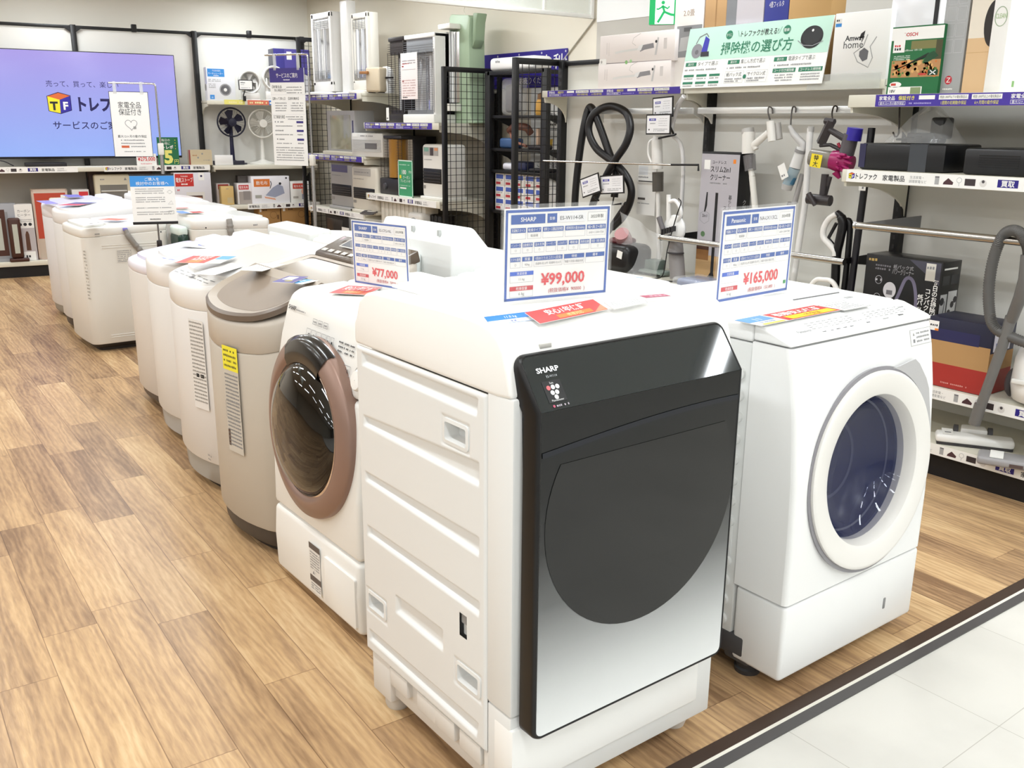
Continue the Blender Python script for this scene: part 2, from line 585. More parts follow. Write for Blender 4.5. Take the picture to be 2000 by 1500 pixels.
def black_door_washer():
    X0, X1 = 1.033, 1.673
    loc = (1.353, 1.67, 0)
    t = thing('drum_washer', 'white front-loading drum washer with large black and silver glass door, nearest in the shop', 'washing machine', loc)
    Q = tr(-loc[0], -loc[1], 0)
    def B(m, nm, par=t, **k): return m.build(nm, par, **k)
    SIDE = mat('e3e3e1', 0.42)
    m = M(SIDE).at(Q)
    m.box(X0 + .045, X1 - .008, 1.445, 1.985, .10, .975)
    m.box(X0 + .002, X1 - .002, 1.357, 1.4435, .29, .985, .006)
    m.box(X0 + .004, X1 - .002, 1.36, 1.4435, .055, .287, .005)
    B(m, 'cabinet')
    # pressed side panel
    ribs = [[yz(p) for p in q] for q in (
        ((1.033, 1.954, 0.965), (1.033, 1.956, 0.93), (1.033, 1.474, 0.923), (1.033, 1.47, 0.964)),
        ((1.033, 1.957, 0.807), (1.033, 1.959, 0.778), (1.033, 1.467, 0.774), (1.033, 1.467, 0.83)),
        ((1.033, 1.957, 0.661), (1.033, 1.959, 0.634), (1.033, 1.467, 0.618), (1.033, 1.467, 0.664)),
        ((1.033, 1.956, 0.518), (1.033, 1.958, 0.488), (1.033, 1.467, 0.479), (1.033, 1.466, 0.516)),
        ((1.033, 1.823, 0.381), (1.033, 1.826, 0.33), (1.033, 1.61, 0.326), (1.033, 1.611, 0.383)),
        ((1.033, 1.965, 0.222), (1.033, 1.967, 0.188), (1.033, 1.476, 0.178), (1.033, 1.47, 0.218)))]
    hand = []
    for a, b in (((1.033, 1.595, 0.88), (1.033, 1.514, 0.849)), ((1.033, 1.961, 0.325), (1.033, 1.881, 0.29)), ((1.033, 1.553, 0.323), (1.033, 1.472, 0.288))):
        hand.append((min(a[1], b[1]), max(a[1], b[1]), (a[2] + b[2]) / 2 - .021, (a[2] + b[2]) / 2 + .021))
    win = (1.513, 1.543, .402, .458)
    ya, yb, za, zb = 1.4445, 1.984, .157, .9765
    nu, nv = 170, 250
    def fn(u, v):
        y = ya + (yb - ya) * u; z = za + (zb - za) * v
        d = 0.0
        for P in ribs:
            q = poly_in(y, z, P)
            if q > 0: d = max(d, 0.0105 * smooth01(q / 0.010))
        for h in hand:                                     # swelling round each grip
            q = min(y - h[0] + .016, h[1] + .016 - y, z - h[2] + .016, h[3] + .016 - z)
            if q > 0: d = max(d, 0.003 * smooth01(q / .008))
        e = min(y - ya, yb - y, z - za, zb - z)
        d += 0.006 * (1 - smooth01(e / .008)) ** 2
        return (X0 + d, y, z)
    g = M(SIDE).at(Q)
    g.grid(fn, nu, nv)
    keep = []
    for q in g.f:
        cy = sum(g.v[i][1] for i in q) / 4 + loc[1]; cz = sum(g.v[i][2] for i in q) / 4
        if any(h[0] < cy < h[1] and h[2] < cz < h[3] for h in hand) or (win[0] < cy < win[1] and win[2] < cz < win[3]): continue
        keep.append(q)
    g.f = keep; g.mi = [0] * len(keep)
    sp = B(g, 'side_panel', ang=60, flip=True)
    for h in hand:
        m = M(SIDE).at(Q)
        o = rrect(h[0] - .007, h[1] + .007, h[2] - .007, h[3] + .007, .010, 4); i = rrect(h[0] + .001, h[1] - .001, h[2] + .001, h[3] - .001, .005, 4)
        R = lambda P, x: [(x, a, b) for a, b in P]
        k = rrect(h[0] + .004, h[1] - .004, h[2] + .004, h[3] - .004, .005, 4)
        m.loft([R(o, X0 + .007), R(o, X0), R(i, X0 - .001), R(k, X0 + .035)], False, True)
        B(m, 'grip_recess', sp)
    m = M(SIDE).at(Q)
    m.box(X0 + .012, X0 + .014, win[0], win[1], win[2], win[3]); m.use(mat('8f8f8f', .5)); m.box(X0 + .004, X0 + .011, win[0] + .003, win[1] - .003, .434, win[3] - .003)
    B(m, 'vent_cover', sp)
    m = M(SIDE).at(Q); m.box(X1 - .009, X1 - .002, ya, yb, za, zb, .003); B(m, 'side_panel')
    # base with feet
    BASE = mat('dedad4', 0.5)
    m = M(BASE).at(Q)
    m.box(X0 + .02, X1 - .02, 1.45, 1.97, .06, .15, .006)
    for yy in (1.515, 1.62, 1.70, 1.83): m.box(X0 + .004, X0 + .03, yy - .045, yy + .04, .105, .155, .004)
    m.box(X0 + .006, X0 + .09, 1.872, 1.965, .045, .157, .006); m.box(X1 - .09, X1 - .006, 1.872, 1.965, .045, .157, .006)
    m.box(X0 + .006, X0 + .05, 1.372, 1.46, .05, .157, .004)
    B(m, 'base')
    for fx in (X0 + .055, X1 - .055):
        for fy in (1.43, 1.92):
            m = M(mat('cfcac3', .6)).at(Q); m.lathe([(.0, 0), (.030, 0), (.034, .012), (.034, .05), (0, .055)], (fx, fy, 0), n=20); B(m, 'foot')
    # top cover
    prof = [(1.988, .979), (1.988, 1.03), (1.978, 1.045), (1.962, 1.085), (1.93, 1.108), (1.89, 1.118), (1.60, 1.124), (1.50, 1.123), (1.46, 1.120), (1.43, 1.112), (1.405, 1.097), (1.388, 1.075), (1.376, 1.04), (1.362, .985), (1.41, .979)]
    m = M(WHITE).at(Q)
    m.prism(prof, X0, X1, 'x', .009, 3)
    top = B(m, 'top_cover', ang=50)
    m = M(WHITE2).at(Q)
    m.box(1.12, 1.58, 1.80, 1.93, 1.12, 1.1245, .003)
    m.loft([[(x, y, 1.1232) for x, y in rrect(1.10, 1.61, 1.52, 1.93, .05)], [(x, y, 1.1262) for x, y in rrect(1.105, 1.605, 1.525, 1.925, .05)]])
    m.use(WHITE); m.box(1.09, 1.095, 1.50, 1.9, 1.121, 1.1285); m.use(mat('c2bfb9', .5)); m.box(1.12, 1.15, 1.385, 1.395, 1.068, 1.078, .002)
    B(m, 'lint_filter_cover', top)
    # door
    d = M(BLACK).at(Q)
    GL = mat('0b0c0d', 0.06, spec=0.5, coat=1.0)
    xa, xb = 1.049, 1.634
    S1, S2 = .97 - .257, .125
    tilt = math.atan2(.072, .098)
    def pos(x, s, dep):
        if s <= S1: y, z, ny, nz = 1.300, .257 + s, -1.0, 0.0
        else:
            q = s - S1; y = 1.300 + q * math.sin(tilt); z = .97 + q * math.cos(tilt); ny, nz = -math.cos(tilt), math.sin(tilt)
        if abs(s - S1) < 1e-4: ny, nz = -math.cos(tilt / 2), math.sin(tilt / 2)
        return (x, y - ny * dep, z - nz * dep)
    def outline(ins, dep, r=.026):
        pts = rrect(xa + ins, xb - ins, ins, S1 + S2 - ins, r - min(ins, .012), 6)
        # add the crease points on both long sides
        out = []
        for i, p in enumerate(pts):
            out.append(p)
            q = pts[(i + 1) % len(pts)]
            if (p[1] - S1) * (q[1] - S1) < 0: out.append((p[0] + (q[0] - p[0]) * (S1 - p[1]) / (q[1] - p[1]), S1))
        return [pos(x, s, dep) for x, s in out]
    d.loft([outline(.006, .052), outline(.0, .046), outline(.0, .010), outline(.003, .003), outline(.007, 0.0), outline(.010, .0015)], True, False)
    dr = B(d, 'door', ang=40)
    ins = .0102
    def cut(lo):
        pts = rrect(xa + ins, xb - ins, ins, S1 + S2 - ins, .016, 6)
        out = []
        for i, p in enumerate(pts):
            q = pts[(i + 1) % len(pts)]
            if (p[1] <= S1) == lo: out.append(p)
            if (p[1] - S1) * (q[1] - S1) < 0: out.append((p[0] + (q[0] - p[0]) * (S1 - p[1]) / (q[1] - p[1]), S1 + (-.0008 if lo else .0008)))
        return [pos(x, s, .0016) for x, s in out]
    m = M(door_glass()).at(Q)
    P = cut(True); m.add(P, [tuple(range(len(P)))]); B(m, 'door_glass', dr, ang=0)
    m = M(mat('1d2325', 0.05, spec=0.5, coat=0.5)).at(Q)
    P = cut(False); m.add(P, [tuple(range(len(P)))]); cg = B(m, 'control_glass', dr, ang=0)
    m = M(mat('3b3d3d', 0.10, coat=0.6, spec=0.3)).at(Q).plane((-loc[0], 1.3008 - loc[1], 0))
    circ = [(1.347 + .2755 * math.cos(2 * PI * k / 72), .722 + .272 * math.sin(2 * PI * k / 72)) for k in range(72)]
    circ = [(min(x, 1.6235), z) for x, z in circ if z < .868]
    m.poly(circ, mat('1c1d1d', 0.10, coat=0.35, spec=0.25), 1)
    B(m, 'drum_window', dr, ang=0)
    # thin trim line across the glass, sagging at both ends
    m = M(mat('101522', .2)).at(Q).plane((-loc[0], 1.3008 - loc[1], 0))
    m.line([(1.062 + .561 * i / 20, .884 + .026 * math.sin(PI * (i / 20) * .62)) for i in range(21)], .011, mat('0e1420', .15), 3)
    B(m, 'door_trim_line', dr, ang=0)
    # lettering on the tilted glass
    up = (0, math.sin(tilt), math.cos(tilt))
    o = pos(xa, S1, .0012)
    m = M().plane((o[0] - loc[0], o[1] - loc[1], o[2]), (1, 0, 0), up)
    m.text('SHARP', .034, .078, .0115, mat('e8e8ea', .35), bold=.03, sx=1.25)
    m.text('ES-W114', .052, .0665, .0055, mat('aeb2b4', .4))
    m.rect(.036, .016, .081, .0605, mat('0a0a0b', .4))
    for i, (a, b) in enumerate(((.047, .046), (.058, .0465), (.069, .0465), (.0525, .0355), (.0635, .0355), (.058, .026))):
        m.disc(a, b, .0048, mat('d96a6f', .5) if i == 0 else mat('f2efef', .5), 2, 14)
    m.text('Ion', .058, .053, .0055, mat('d8d8d8', .5), 'c'); m.text('Plasmacluster', .0585, .018, .0042, mat('e6e6e6', .5), 'c', maxw=.04)
    m.disc(.044, .0085, .0028, mat('b5506a', .5), 2); m.dashes(.050, .006, .082, .0048, mat('a9a0a8', .5))
    B(m, 'lettering', cg, ang=0)
    # kick panel under the door
    m = M(mat('f5f4f1', .35)).at(Q)
    m.box(X0 + .003, 1.615, 1.352, 1.42, .108, .262, .006)
    kp = B(m, 'kick_panel')
    m = M(mat('b9b9bb', .5)).at(Q); m.box(1.142, 1.153, 1.3495, 1.356, .215, .262, .002); B(m, 'drain_latch', kp)
    m = M(mat('bdb9b3', .6)).at(Q); m.box(X0 + .02, 1.58, 1.44, 1.46, .02, .11); B(m, 'plinth')
    return t
black_door_washer()

# ---------------------------------------------------------------- slanted white drum washer beside it
def slant_washer():
    X0, X1, YF_, YB_ = 1.92, 2.568, 1.334, 2.05
    loc = ((X0 + X1) / 2, 1.7, 0)
    t = thing('drum_washer', 'white slanted drum washer with round white porthole door, rightmost of the front pair', 'washing machine', loc)
    Q = tr(-loc[0], -loc[1], 0)
    W = mat('f4f4f3', .3)
    m = M(W).at(Q)
    m.prism([(1.335, .045), (1.334, .268), (1.50, .268), (1.50, .045)], X0 + .002, X1 - .002, 'x', .012, 3)
    lp = m.build('lower_panel', t)
    m = M(mat('8c8c8c', .5)).at(Q); m.box(2.400, 2.412, 1.3325, 1.338, .112, .148, .003); m.build('filter_latch', lp)
    m = M(W).at(Q)
    front = [(1.334, .272), (1.334, .45), (1.340, .62), (1.354, .78), (1.372, .89), (1.389, .957)]
    def fy(z):
        for (y0, z0), (y1, z1) in zip(front, front[1:]):
            if z <= z1: return y0 + (y1 - y0) * (z - z0) / (z1 - z0)
        return front[-1][0]
    xs = [X0, X0 + .0015, X0 + .005, X0 + .010, X0 + .015] + [X0 + .015 + (X1 - X0 - .03) * k / 100 for k in range(1, 100)] + [X1 - .015, X1 - .010, X1 - .005, X1 - .0015, X1]
    rd_ = {0: .014, 1: .009, 2: .004, 3: .001}
    zs = [.272 + (.957 - .272) * k / 110 for k in range(111)]
    V, F = [], []
    for z in zs:
        for i, x in enumerate(xs):
            V.append((x, fy(z) + rd_.get(i, rd_.get(len(xs) - 1 - i, 0.0)), z))
    nx_ = len(xs)
    for j in range(110):
        for i in range(nx_ - 1):
            cx_, cz_ = (xs[i] + xs[i + 1]) / 2, (zs[j] + zs[j + 1]) / 2
            if math.hypot(cx_ - 2.264, cz_ - .58) < .25: continue      # opening behind the door
            F.append((j * nx_ + i, j * nx_ + i + 1, (j + 1) * nx_ + i + 1, (j + 1) * nx_ + i))
    m.add(V, F)
    for x in (X0, X1): m.add([(x, fy(z) + .014, z) for z in zs] + [(x, 1.505, .957), (x, 1.505, .272)], [tuple(range(113))])
    m.box(X0 + .004, X1 - .004, 1.36, 1.505, .272, .276); m.box(X0 + .004, X1 - .004, 1.40, 1.505, .951, .957)
    fp = m.build('front_panel', t, ang=50)
    m = M(W).at(Q)
    m.prism([(1.3885, .960), (1.392, .972), (1.478, 1.000), (1.505, 1.002), (1.505, .960)], X0, X1, 'x', .006, 2)
    cp = m.build('control_panel', t, ang=50)
    # control panel print
    sl = Vector((0, 1.478 - 1.392, 1.0 - .972)).normalized()
    m = M().plane((X0 - loc[0], 1.392 - loc[1], .9722), (1, 0, 0), sl)
    m.text('Panasonic', .075, .033, .012, mat('a9a9aa', .5), bold=.03)
    GG = mat('9c9c9c', .5)
    for r, v in enumerate((.066, .056, .047, .038)):
        for c in range(17):
            if 8 <= c <= 9 and r < 3: continue
            m.dashes(.14 + c * .0255, v, .14 + c * .0255 + .017, .0042, GG, seed=r)
    m.rect(.338, .046, .382, .068, mat('dcdcdc', .3))
    for c in range(5): m.dashes(.16 + c * .03, .018, .176 + c * .03, .0055, mat('6f6f72', .5), seed=9)
    m.dashes(.36, .02, .376, .006, mat('6f6f72', .5)); m.dashes(.44, .022, .47, .005, GG); m.dashes(.52, .024, .545, .007, mat('444446', .5)); m.dashes(.57, .06, .6, .006, GG); m.dashes(.58, .045, .59, .007, GG)
    m.build('panel_print', cp, ang=0)
    # caution label near the right corner
    m = M().plane((X1 - .118 - loc[0], 1.3745 - loc[1], .897), (1, 0, 0), (0, .017, .067))
    m.use(PAPER); m.rect(0, 0, .105, .045, PAPER, 5); m.frame(0, 0, .105, .045, .001, GREYP, 6)
    m.poly([(.012, .028), (.022, .028), (.017, .037)], GREYP, 6); m.rect(.012, .008, .022, .018, INKG, 6)
    for k in range(3): m.dashes(.03, .031 - k * .0115, .095, .006, INKG, 6, seed=k)
    m.build('caution_label', fp, ang=0)
    # side cabinet with short pressings
    SW = mat('e3e4e2', .4)
    m = M(SW).at(Q); m.box(X0 + .003, X1 - .003, 1.507, YB_ - .02, .075, .95, .004); cb = m.build('cabinet', t)
    for i in range(13):
        if i == 8: continue
        z = .865 - i * .0595
        m = M(SW).at(Q)
        m.prism(rrect(1.522, 1.80, z - .017, z + .017, .0165, 6), X0 - .006, X0 + .006, 'x', .0045, 3)
        m.build('side_rib', cb)
    m = M(SW).at(Q); m.prism(rrect(1.525, 1.62, .335, .445, .02), X0 - .002, X0 + .005, 'x', .003); m.use(mat('bdbdbb', .5)); m.prism(rrect(1.55, 1.62, .36, .42, .01), X0 - .004, X0 + .004, 'x', .002); m.build('side_grip', cb)
    m = M(W).at(Q)
    m.prism([(1.507, .953), (1.507, 1.002), (1.56, 1.003), (2.0, 1.008), (2.045, 1.0), (2.045, .953)], X0, X1, 'x', .010, 3)
    tp = m.build('top_cover', t, ang=50)
    m = M(mat('ebebea', .4)).at(Q)
    m.add([(X0 + .02, 1.60, 1.0052), (X1 - .02, 1.60, 1.0052), (X1 - .02, 1.602, 1.0053), (X0 + .02, 1.602, 1.0053)], [(0, 1, 2, 3)])
    m.loft([[(x, y, 1.0035) for x, y in rrect(2.26, 2.54, 1.66, 1.98, .02)], [(x, y, 1.0105) for x, y in rrect(2.265, 2.535, 1.665, 1.975, .02)]])
    m.use(mat('6d6d6d', .4)); m.box(2.28, 2.50, 1.652, 1.657, 1.004, 1.0065); m.use(mat('a9a9a9', .5)); m.box(2.44, 2.47, 1.585, 1.597, 1.003, 1.0052)
    m.build('dryer_filter_lid', tp)
    DG = mat('4c4c4e', .5)
    m = M(DG).at(Q); m.box(X0 + .005, X1 - .005, 1.50, 2.02, .05, .10, .006); m.box(X0 + .004, X0 + .06, 1.44, 1.53, .035, .09, .012); m.box(X0 - .0, X0 + .03, 1.46, 1.56, .06, .12, .006); m.build('base', t)
    for fx in (X0 + .05, X1 - .05):
        for fy in (1.475, 1.97):
            m = M(mat('3c3c3e', .5)).at(Q); m.lathe([(.0, 0), (.036, 0), (.038, .014), (.032, .018), (.036, .07), (0, .075)], (fx, fy, 0), n=20); m.build('foot', t)
    # porthole door
    cx, cz = 2.264, .58
    a = math.atan2(.030, .45)
    fr = Matrix(((1, 0, 0, cx - loc[0]), (0, math.sin(a), -math.cos(a), 1.337 - loc[1]), (0, math.cos(a), math.sin(a), cz), (0, 0, 0, 1)))
    WD_ = mat('ece9e4', .35)
    m = M(WD_).at(fr)
    m.lathe([(.275, -.02), (.2795, .004), (.279, .009), (.275, .0115), (.268, .0125), (.222, .0085), (.2135, .004), (.206, -.014), (.2035, -.06)], n=96)
    dr = m.build('porthole_door', t, ang=35)
    m = M(mat('8f8d92', .35)).at(fr); m.lathe([(.2745, -.01), (.2865, -.012), (.2900, .0008), (.2795, .0015)], n=96); m.build('door_gap_ring', dr, ang=60)
    m = M(mat('23242c', .25)).at(fr); m.lathe([(.2035, -.055), (.19, -.075), (.175, -.12), (.10, -.145), (0.001, -.15)], n=64); m.use(mat('7b7d84', .25, .6)); m.lathe([(.2035, -.05), (.200, -.07), (.186, -.074)], n=64); m.lathe([(.12, -.138), (.115, -.138), (.11, -.139)], n=48)
    m.build('drum', dr, ang=60)
    m = M(mat('39406e', .03, spec=0.8, alpha=0.42)).at(fr); m.lathe([(.2036, -.03), (.19, -.055), (.15, -.085), (.09, -.105), (0.001, -.112)], n=64); m.build('door_window', dr, ang=80)
    m = M(mat('bdbcbd', .4)).at(fr)
    arc = [(.286 * math.cos(q), .286 * math.sin(q)) for q in [math.radians(4 + k * 6.5) for k in range(12)]]
    pts = arc + [(.105, .277), (.150, .283), (.182, .286), (.205, .270), (.245, .222), (.262, .19), (.272, .14), (.283, .09)]
    m.prism(pts, -.004, .0026, 'z')
    m.build('door_grip_recess', dr, ang=0)
    return t
slant_washer()

# ---------------------------------------------------------------- drum washer with the rose-gold ring
def rose_washer():
    w, d = .59, .62
    t = thing('drum_washer', 'white drum washer with a rose-gold ringed black round door, facing the wooden aisle', 'washing machine', (1.14, 2.52, 0), FACE_X)
    W = mat('efeeea', .33)
    h = w / 2
    def shell(m, prof, x0=-h, x1=h, b=.016): m.prism(prof, x0, x1, 'x', b, 3)
    m = M(W)
    shell(m, [(.0, .035), (-.004, .16), (.004, .262), (.30, .262), (.30, .02), (.05, .02)])
    lp = m.build('lower_panel', t, ang=50)
    m = M(W); shell(m, [(.004, .266), (.008, .45), (.022, .62), (.038, .735), (.30, .735), (.30, .266)]); fp = m.build('front_panel', t, ang=50)
    m = M(W); shell(m, [(.0385, .739), (.06, .84), (.086, .93), (.104, .962), (.135, .978), (.30, .985), (.30, .739)]); cp = m.build('control_panel', t, ang=55)
    m = M(W); m.box(-h, h, .302, d, .03, .90, .01); m.prism([(.302, .905), (.302, .985), (.58, .99), (.612, .98), (.618, .905)], -h, h, 'x', .01, 3); m.build('cabinet', t, ang=50)
    m = M(mat('4a4644', .5)); m.box(-h + .03, h - .03, .06, d - .04, .0, .035); m.build('plinth', t)
    # filter flap and label low on the front
    m = M(W); m.prism(rrect(.085, .285, .055, .215, .008), -.008, .03, 'y', .003); m.build('filter_flap', lp)
    m = M().plane((-.02, -.0045, .06), (1, 0, 0), (0, .0, 1))
    m.rect(0, 0, .075, .165, mat('e6e3de', .5), 3); m.rect(0, .145, .075, .165, mat('5d5450', .5), 4); m.rect(0, .035, .075, .055, mat('5d5450', .5), 4)
    for k in range(7): m.dashes(.006, .132 - k * .009, .07, .005, INKG, 4, seed=k)
    for k in range(3): m.dashes(.006, .024 - k * .008, .07, .005, INKG, 4, seed=k + 20)
    m.text('▲ !', .02, .062, .012, INKG, lay=4)
    m.build('spec_label', lp, ang=0)
    # printed control panel
    up = Vector((0, .086 - .0385, .93 - .739)).normalized()
    m = M().plane((-h, .0318, .739), (1, 0, 0), up)
    m.text('SHARP', .035, .186, .014, INK, bold=.03); m.dashes(.09, .187, .16, .005, INKG)
    for k in range(3): m.frame(.215 + k * .036, .165, .243 + k * .036, .182, .0012, INKG); m.dashes(.219 + k * .036, .170, .24 + k * .036, .006, INKG, seed=k)
    for k in range(6):
        ww = .030 if k < 4 else .02
        u = .185 + k * .034 if k < 4 else .322 + (k - 4) * .026
        m.frame(u, .120, u + ww, .148, .0012, INKG); m.dashes(u + .005, .128, u + ww - .004, .008, INK, seed=k)
    for r in range(3):
        for c in range(3): m.dashes(.40 + c * .035, .142 - r * .013, .428 + c * .035, .006, INK, seed=r * 3 + c)
    for k in range(2): m.frame(.40 + k * .05, .058, .440 + k * .05, .088, .0015, INKG); m.text(('コース', '乾燥')[k], .42 + k * .05, .067, .011, INK, 'c', maxw=.034)
    m.dashes(.44, .012, .49, .006, INKG)
    m.line([(.545 + .032 * math.cos(q), .055 + .045 * math.sin(q)) for q in [math.radians(60 + k * 12) for k in range(17)]], .002, mat('9c9c9c', .3, 1.0), 2)
    m.build('panel_print', cp, ang=0)
    m = M(WHITE); m.lathe([(.03, -.01), (.03, .02), (.026, .026), (.001, .028)], (h - .025, .052, .80), (0, -1, .24)); m.build('dial', cp)
    # door
    a = math.atan2(.03, .46)
    fr = Matrix(((1, 0, 0, -.005), (0, math.sin(a), -math.cos(a), .012), (0, math.cos(a), math.sin(a), .60), (0, 0, 0, 1)))
    RG = mat('957a6e', .38, .3)
    m = M(RG).at(fr)
    m.lathe([(.276, -.03), (.279, .004), (.274, .014), (.232, .030), (.222, .030), (.212, .020)], n=96)
    dr = m.build('door', t, ang=55)
    m = M(mat('e6d9d3', .12, .9)).at(fr); m.lathe([(.214, .0205), (.208, .024), (.203, .012)], n=96); m.build('bright_ring', dr, ang=60)
    m = M(mat('0d0a08', .04, spec=0.5, coat=.4)).at(fr); m.lathe([(.2045, .010), (.198, .030), (.175, .050), (.12, .070), (.06, .078), (.001, .080)], n=96); m.build('door_window', dr, ang=80)
    m = M(mat('0c0b0c', .22, coat=.4)).at(fr)
    m.lathe([(.200, .03), (.225, .0335), (.262, .0245), (.281, .010), (.2815, -.01)], n=28, a0=math.radians(60), a1=math.radians(120), axis=(0, 0, 1))
    hd = m
    # the lathe starts on its own axis: turn the piece so that it crowns the ring
    o = hd.build('door_handle', dr, ang=60)
    return t
rose_washer()
# ---------------------------------------------------------------- top-loading washers of the aisle row
def densify(P, ref=None, step=.05):
    out = []
    ref = ref or P
    for i, p in enumerate(P):
        q = P[(i + 1) % len(P)]
        a, b = ref[i], ref[(i + 1) % len(P)]
        k = max(1, int(math.hypot(b[0] - a[0], b[1] - a[1]) / step))
        for j in range(k): out.append((p[0] + (q[0] - p[0]) * j / k, p[1] + (q[1] - p[1]) * j / k))
    return out

def fp(w, d, bulge, r, ins=0.0):
    out = []
    for x, y in densify(rrect(-w / 2 + ins, w / 2 - ins, ins, d - ins, r, 5), rrect(-w / 2, w / 2, 0, d, r, 5)):
        out.append((x, y + bulge * min(1.0, (2 * x / w) ** 2) * max(0.0, 1 - y / d)))
    return out

def top_loader(label, x, yc, w, d, zf, zb, bulge=.05, r=.05, body='e8e6e1', topc='f2f1ee', basec='b9b6b0', base_h=.09, group=None, rz=FACE_X, lid=True, lidm=None, band=.09, panel=True, draw=None, lid_y=(.10, .66), plinth='3a3532'):
    """a thing whose front looks along its own -y; x, yc is the middle of the front"""
    t = thing('top_loading_washer', label, 'washing machine', (x, yc, 0), rz, group)
    bm_, tm = mat(body, .38), mat(topc, .32)
    zt = lambda y: zf + (zb - zf) * y / d
    ring = lambda ins, dz: [(a, b, zt(b) + dz) for a, b in fp(w, d, bulge, r, ins)]
    flat = lambda ins, z: [(a, b, z) for a, b in fp(w, d, bulge, r, ins)]
    m = M(bm_)
    m.loft([flat(.004, base_h), flat(.0, base_h + .006), flat(.0, .40), ring(.0, -band - .004), ring(.004, -band)], True, True)
    bd = m.build('body', t, ang=45)
    m = M(mat(basec, .5)); m.loft([flat(.03, .03), flat(.018, .04), flat(.012, base_h)]); m.build('base', t, ang=45)
    m = M(mat(plinth, .6)); m.loft([flat(.06, 0.0), flat(.055, .032)]); m.build('plinth', t, ang=45)
    m = M(tm)
    m.loft([ring(.004, -band + .001), ring(.0, -band + .006), ring(.0, -.018), ring(.005, -.005), ring(.016, 0.0)], True, True)
    tp = m.build('top_cover', t, ang=50)
    if lid:
        y0, y1 = lid_y[0] * d, lid_y[1] * d
        P = [(a, b + bulge * .8 * (2 * a / w) ** 2 * (1 - b / d)) for a, b in densify(rrect(-w / 2 + .035, w / 2 - .035, y0, y1, .045, 4))]
        m = M(lidm or mat('eeeeee', .18))
        m.loft([[(a, b, zt(b) - .002) for a, b in P], [(a, b, zt(b) + .010) for a, b in P], [(a * .985, y0 + (b - y0) * .98 + .003, zt(b) + .015) for a, b in P]])
        m.build('lid', tp, ang=40)
    if panel:
        m = M(tm)
        y0 = lid_y[1] * d + .03
        m.loft([[(a, b, zt(b) - .002) for a, b in rrect(-w / 2 + .03, w / 2 - .03, y0, d - .03, .02)], [(a, b, zt(b) + .018) for a, b in rrect(-w / 2 + .035, w / 2 - .035, y0 + .008, d - .035, .02)]])
        m.build('rear_hump', tp, ang=40)
    return t, bd, tp, zt

def spec_label(par, w, h, o, u=(1, 0, 0), v=(0, 0, 1), c='d8d5cf', name='spec_label', seed=0):
    m = M().plane(o, u, v)
    m.rect(0, 0, w, h, mat(c, .5), 2)
    n = int(h / .012)
    rd = random.Random(seed)
    for k in range(n):
        if rd.random() < .12: m.rect(w * .06, h - .006 - k * .012, w * (.4 + .5 * rd.random()), h - (k + .2) * .012, INKG, 3)
        else: m.dashes(w * .06, h - .010 - k * .012, w * .95, .006, INKG, 3, seed=k)
    return m.build(name, par, ang=0)

# gold washer-dryer with the brown folding lid
t, bd, tp, zt = top_loader('champagne-gold top-loading washer with a brown glass folding lid, by the rose-ringed washer', 1.125, 3.175, .60, .66, .835, 1.02, .075, .075, 'bfb6a9', 'c3bbb0', '4a433e', .10, panel=False, lid=False, band=.11)
slope = math.atan2(1.02 - .835, .66)
LG = mat('8a7c6e', .42, spec=.4)
RIM = mat('6a5d52', .35)
TR = mat('a89c8e', .35)
m = M(RIM)
def lid_outline(w, d, bulge, r, ins=0.0):
    out = []
    n = 24
    x0 = w / 2 - ins
    out.append((x0, d - ins)); out.append((-x0, d - ins))
    for k in range(n + 1):
        q = PI + PI / 2 * k / n if k <= n else 0
        out.append((-x0 + r + r * math.cos(q), ins + r + r * math.sin(q)))
    for k in range(9): u = -x0 + r + (2 * x0 - 2 * r) * (k + 1) / 10; out.append((u, ins))
    for k in range(n + 1):
        q = 1.5 * PI + PI / 2 * k / n
        out.append((x0 - r + r * math.cos(q), ins + r + r * math.sin(q)))
    return [(a, b + bulge * (2 * a / w) ** 2 * max(0.0, 1 - b / d)) for a, b in out]
zl = lambda b, k=0.0: zt(b) + .012 + b * .14 + k
P0 = lid_outline(.585, .27, .070, .085)
P1 = lid_outline(.585, .27, .070, .085, .010)
P2 = lid_outline(.585, .27, .070, .085, .045)
m.loft([[(a, b, zl(b, -.012)) for a, b in P0], [(a, b, zl(b, .006)) for a, b in P0], [(a, b, zl(b, .012)) for a, b in P1]], True, False)
m.use(TR)
m.loft([[(a, b, zl(b, .012)) for a, b in P1], [(a, b, zl(b, .002)) for a, b in P2]], False, False)
m.use(LG)
m.add([(a, b, zl(b, .0025)) for a, b in P2], [tuple(range(len(P2)))])
ld = m.build('front_lid', tp, ang=40)
m = M(TR)
zq = lambda b: zt(b) + .034 - (b - .26) * .10
R2 = rrect(-.285, .285, .262, .50, .02)
m.loft([[(a, b, zt(b)) for a, b in R2], [(a, b, zq(b)) for a, b in R2]], False, False)
m.use(RIM); m.loft([[(a, b, zq(b)) for a, b in R2], [(a * .965, .262 + (b - .262) * .95 + .006, zq(b) + .002) for a, b in R2]], False, False)
R3 = [(a * .965, .262 + (b - .262) * .95 + .006) for a, b in R2]
m.use(TR); m.loft([[(a, b, zq(b) + .002) for a, b in R3], [(a * .88, .30 + (b - .27) * .80, zq(b) - .004) for a, b in R3]], False, False)
R4 = [(a * .88, .30 + (b - .27) * .80) for a, b in R3]
m.use(mat('a79d90', .12, coat=.6)); m.add([(a, b, zq(b) - .0035) for a, b in R4], [tuple(range(len(R4)))])
m.build('rear_lid', tp, ang=40)
m = M(mat('57493c', .25)); m.prism([(.505, zt(.505) - .01), (.515, zt(.505) + .020), (.645, zt(.645) + .035), (.655, zt(.655) - .01)], -.285, .285, 'x', .006, 2)
pn = m.build('control_panel', tp, ang=40)
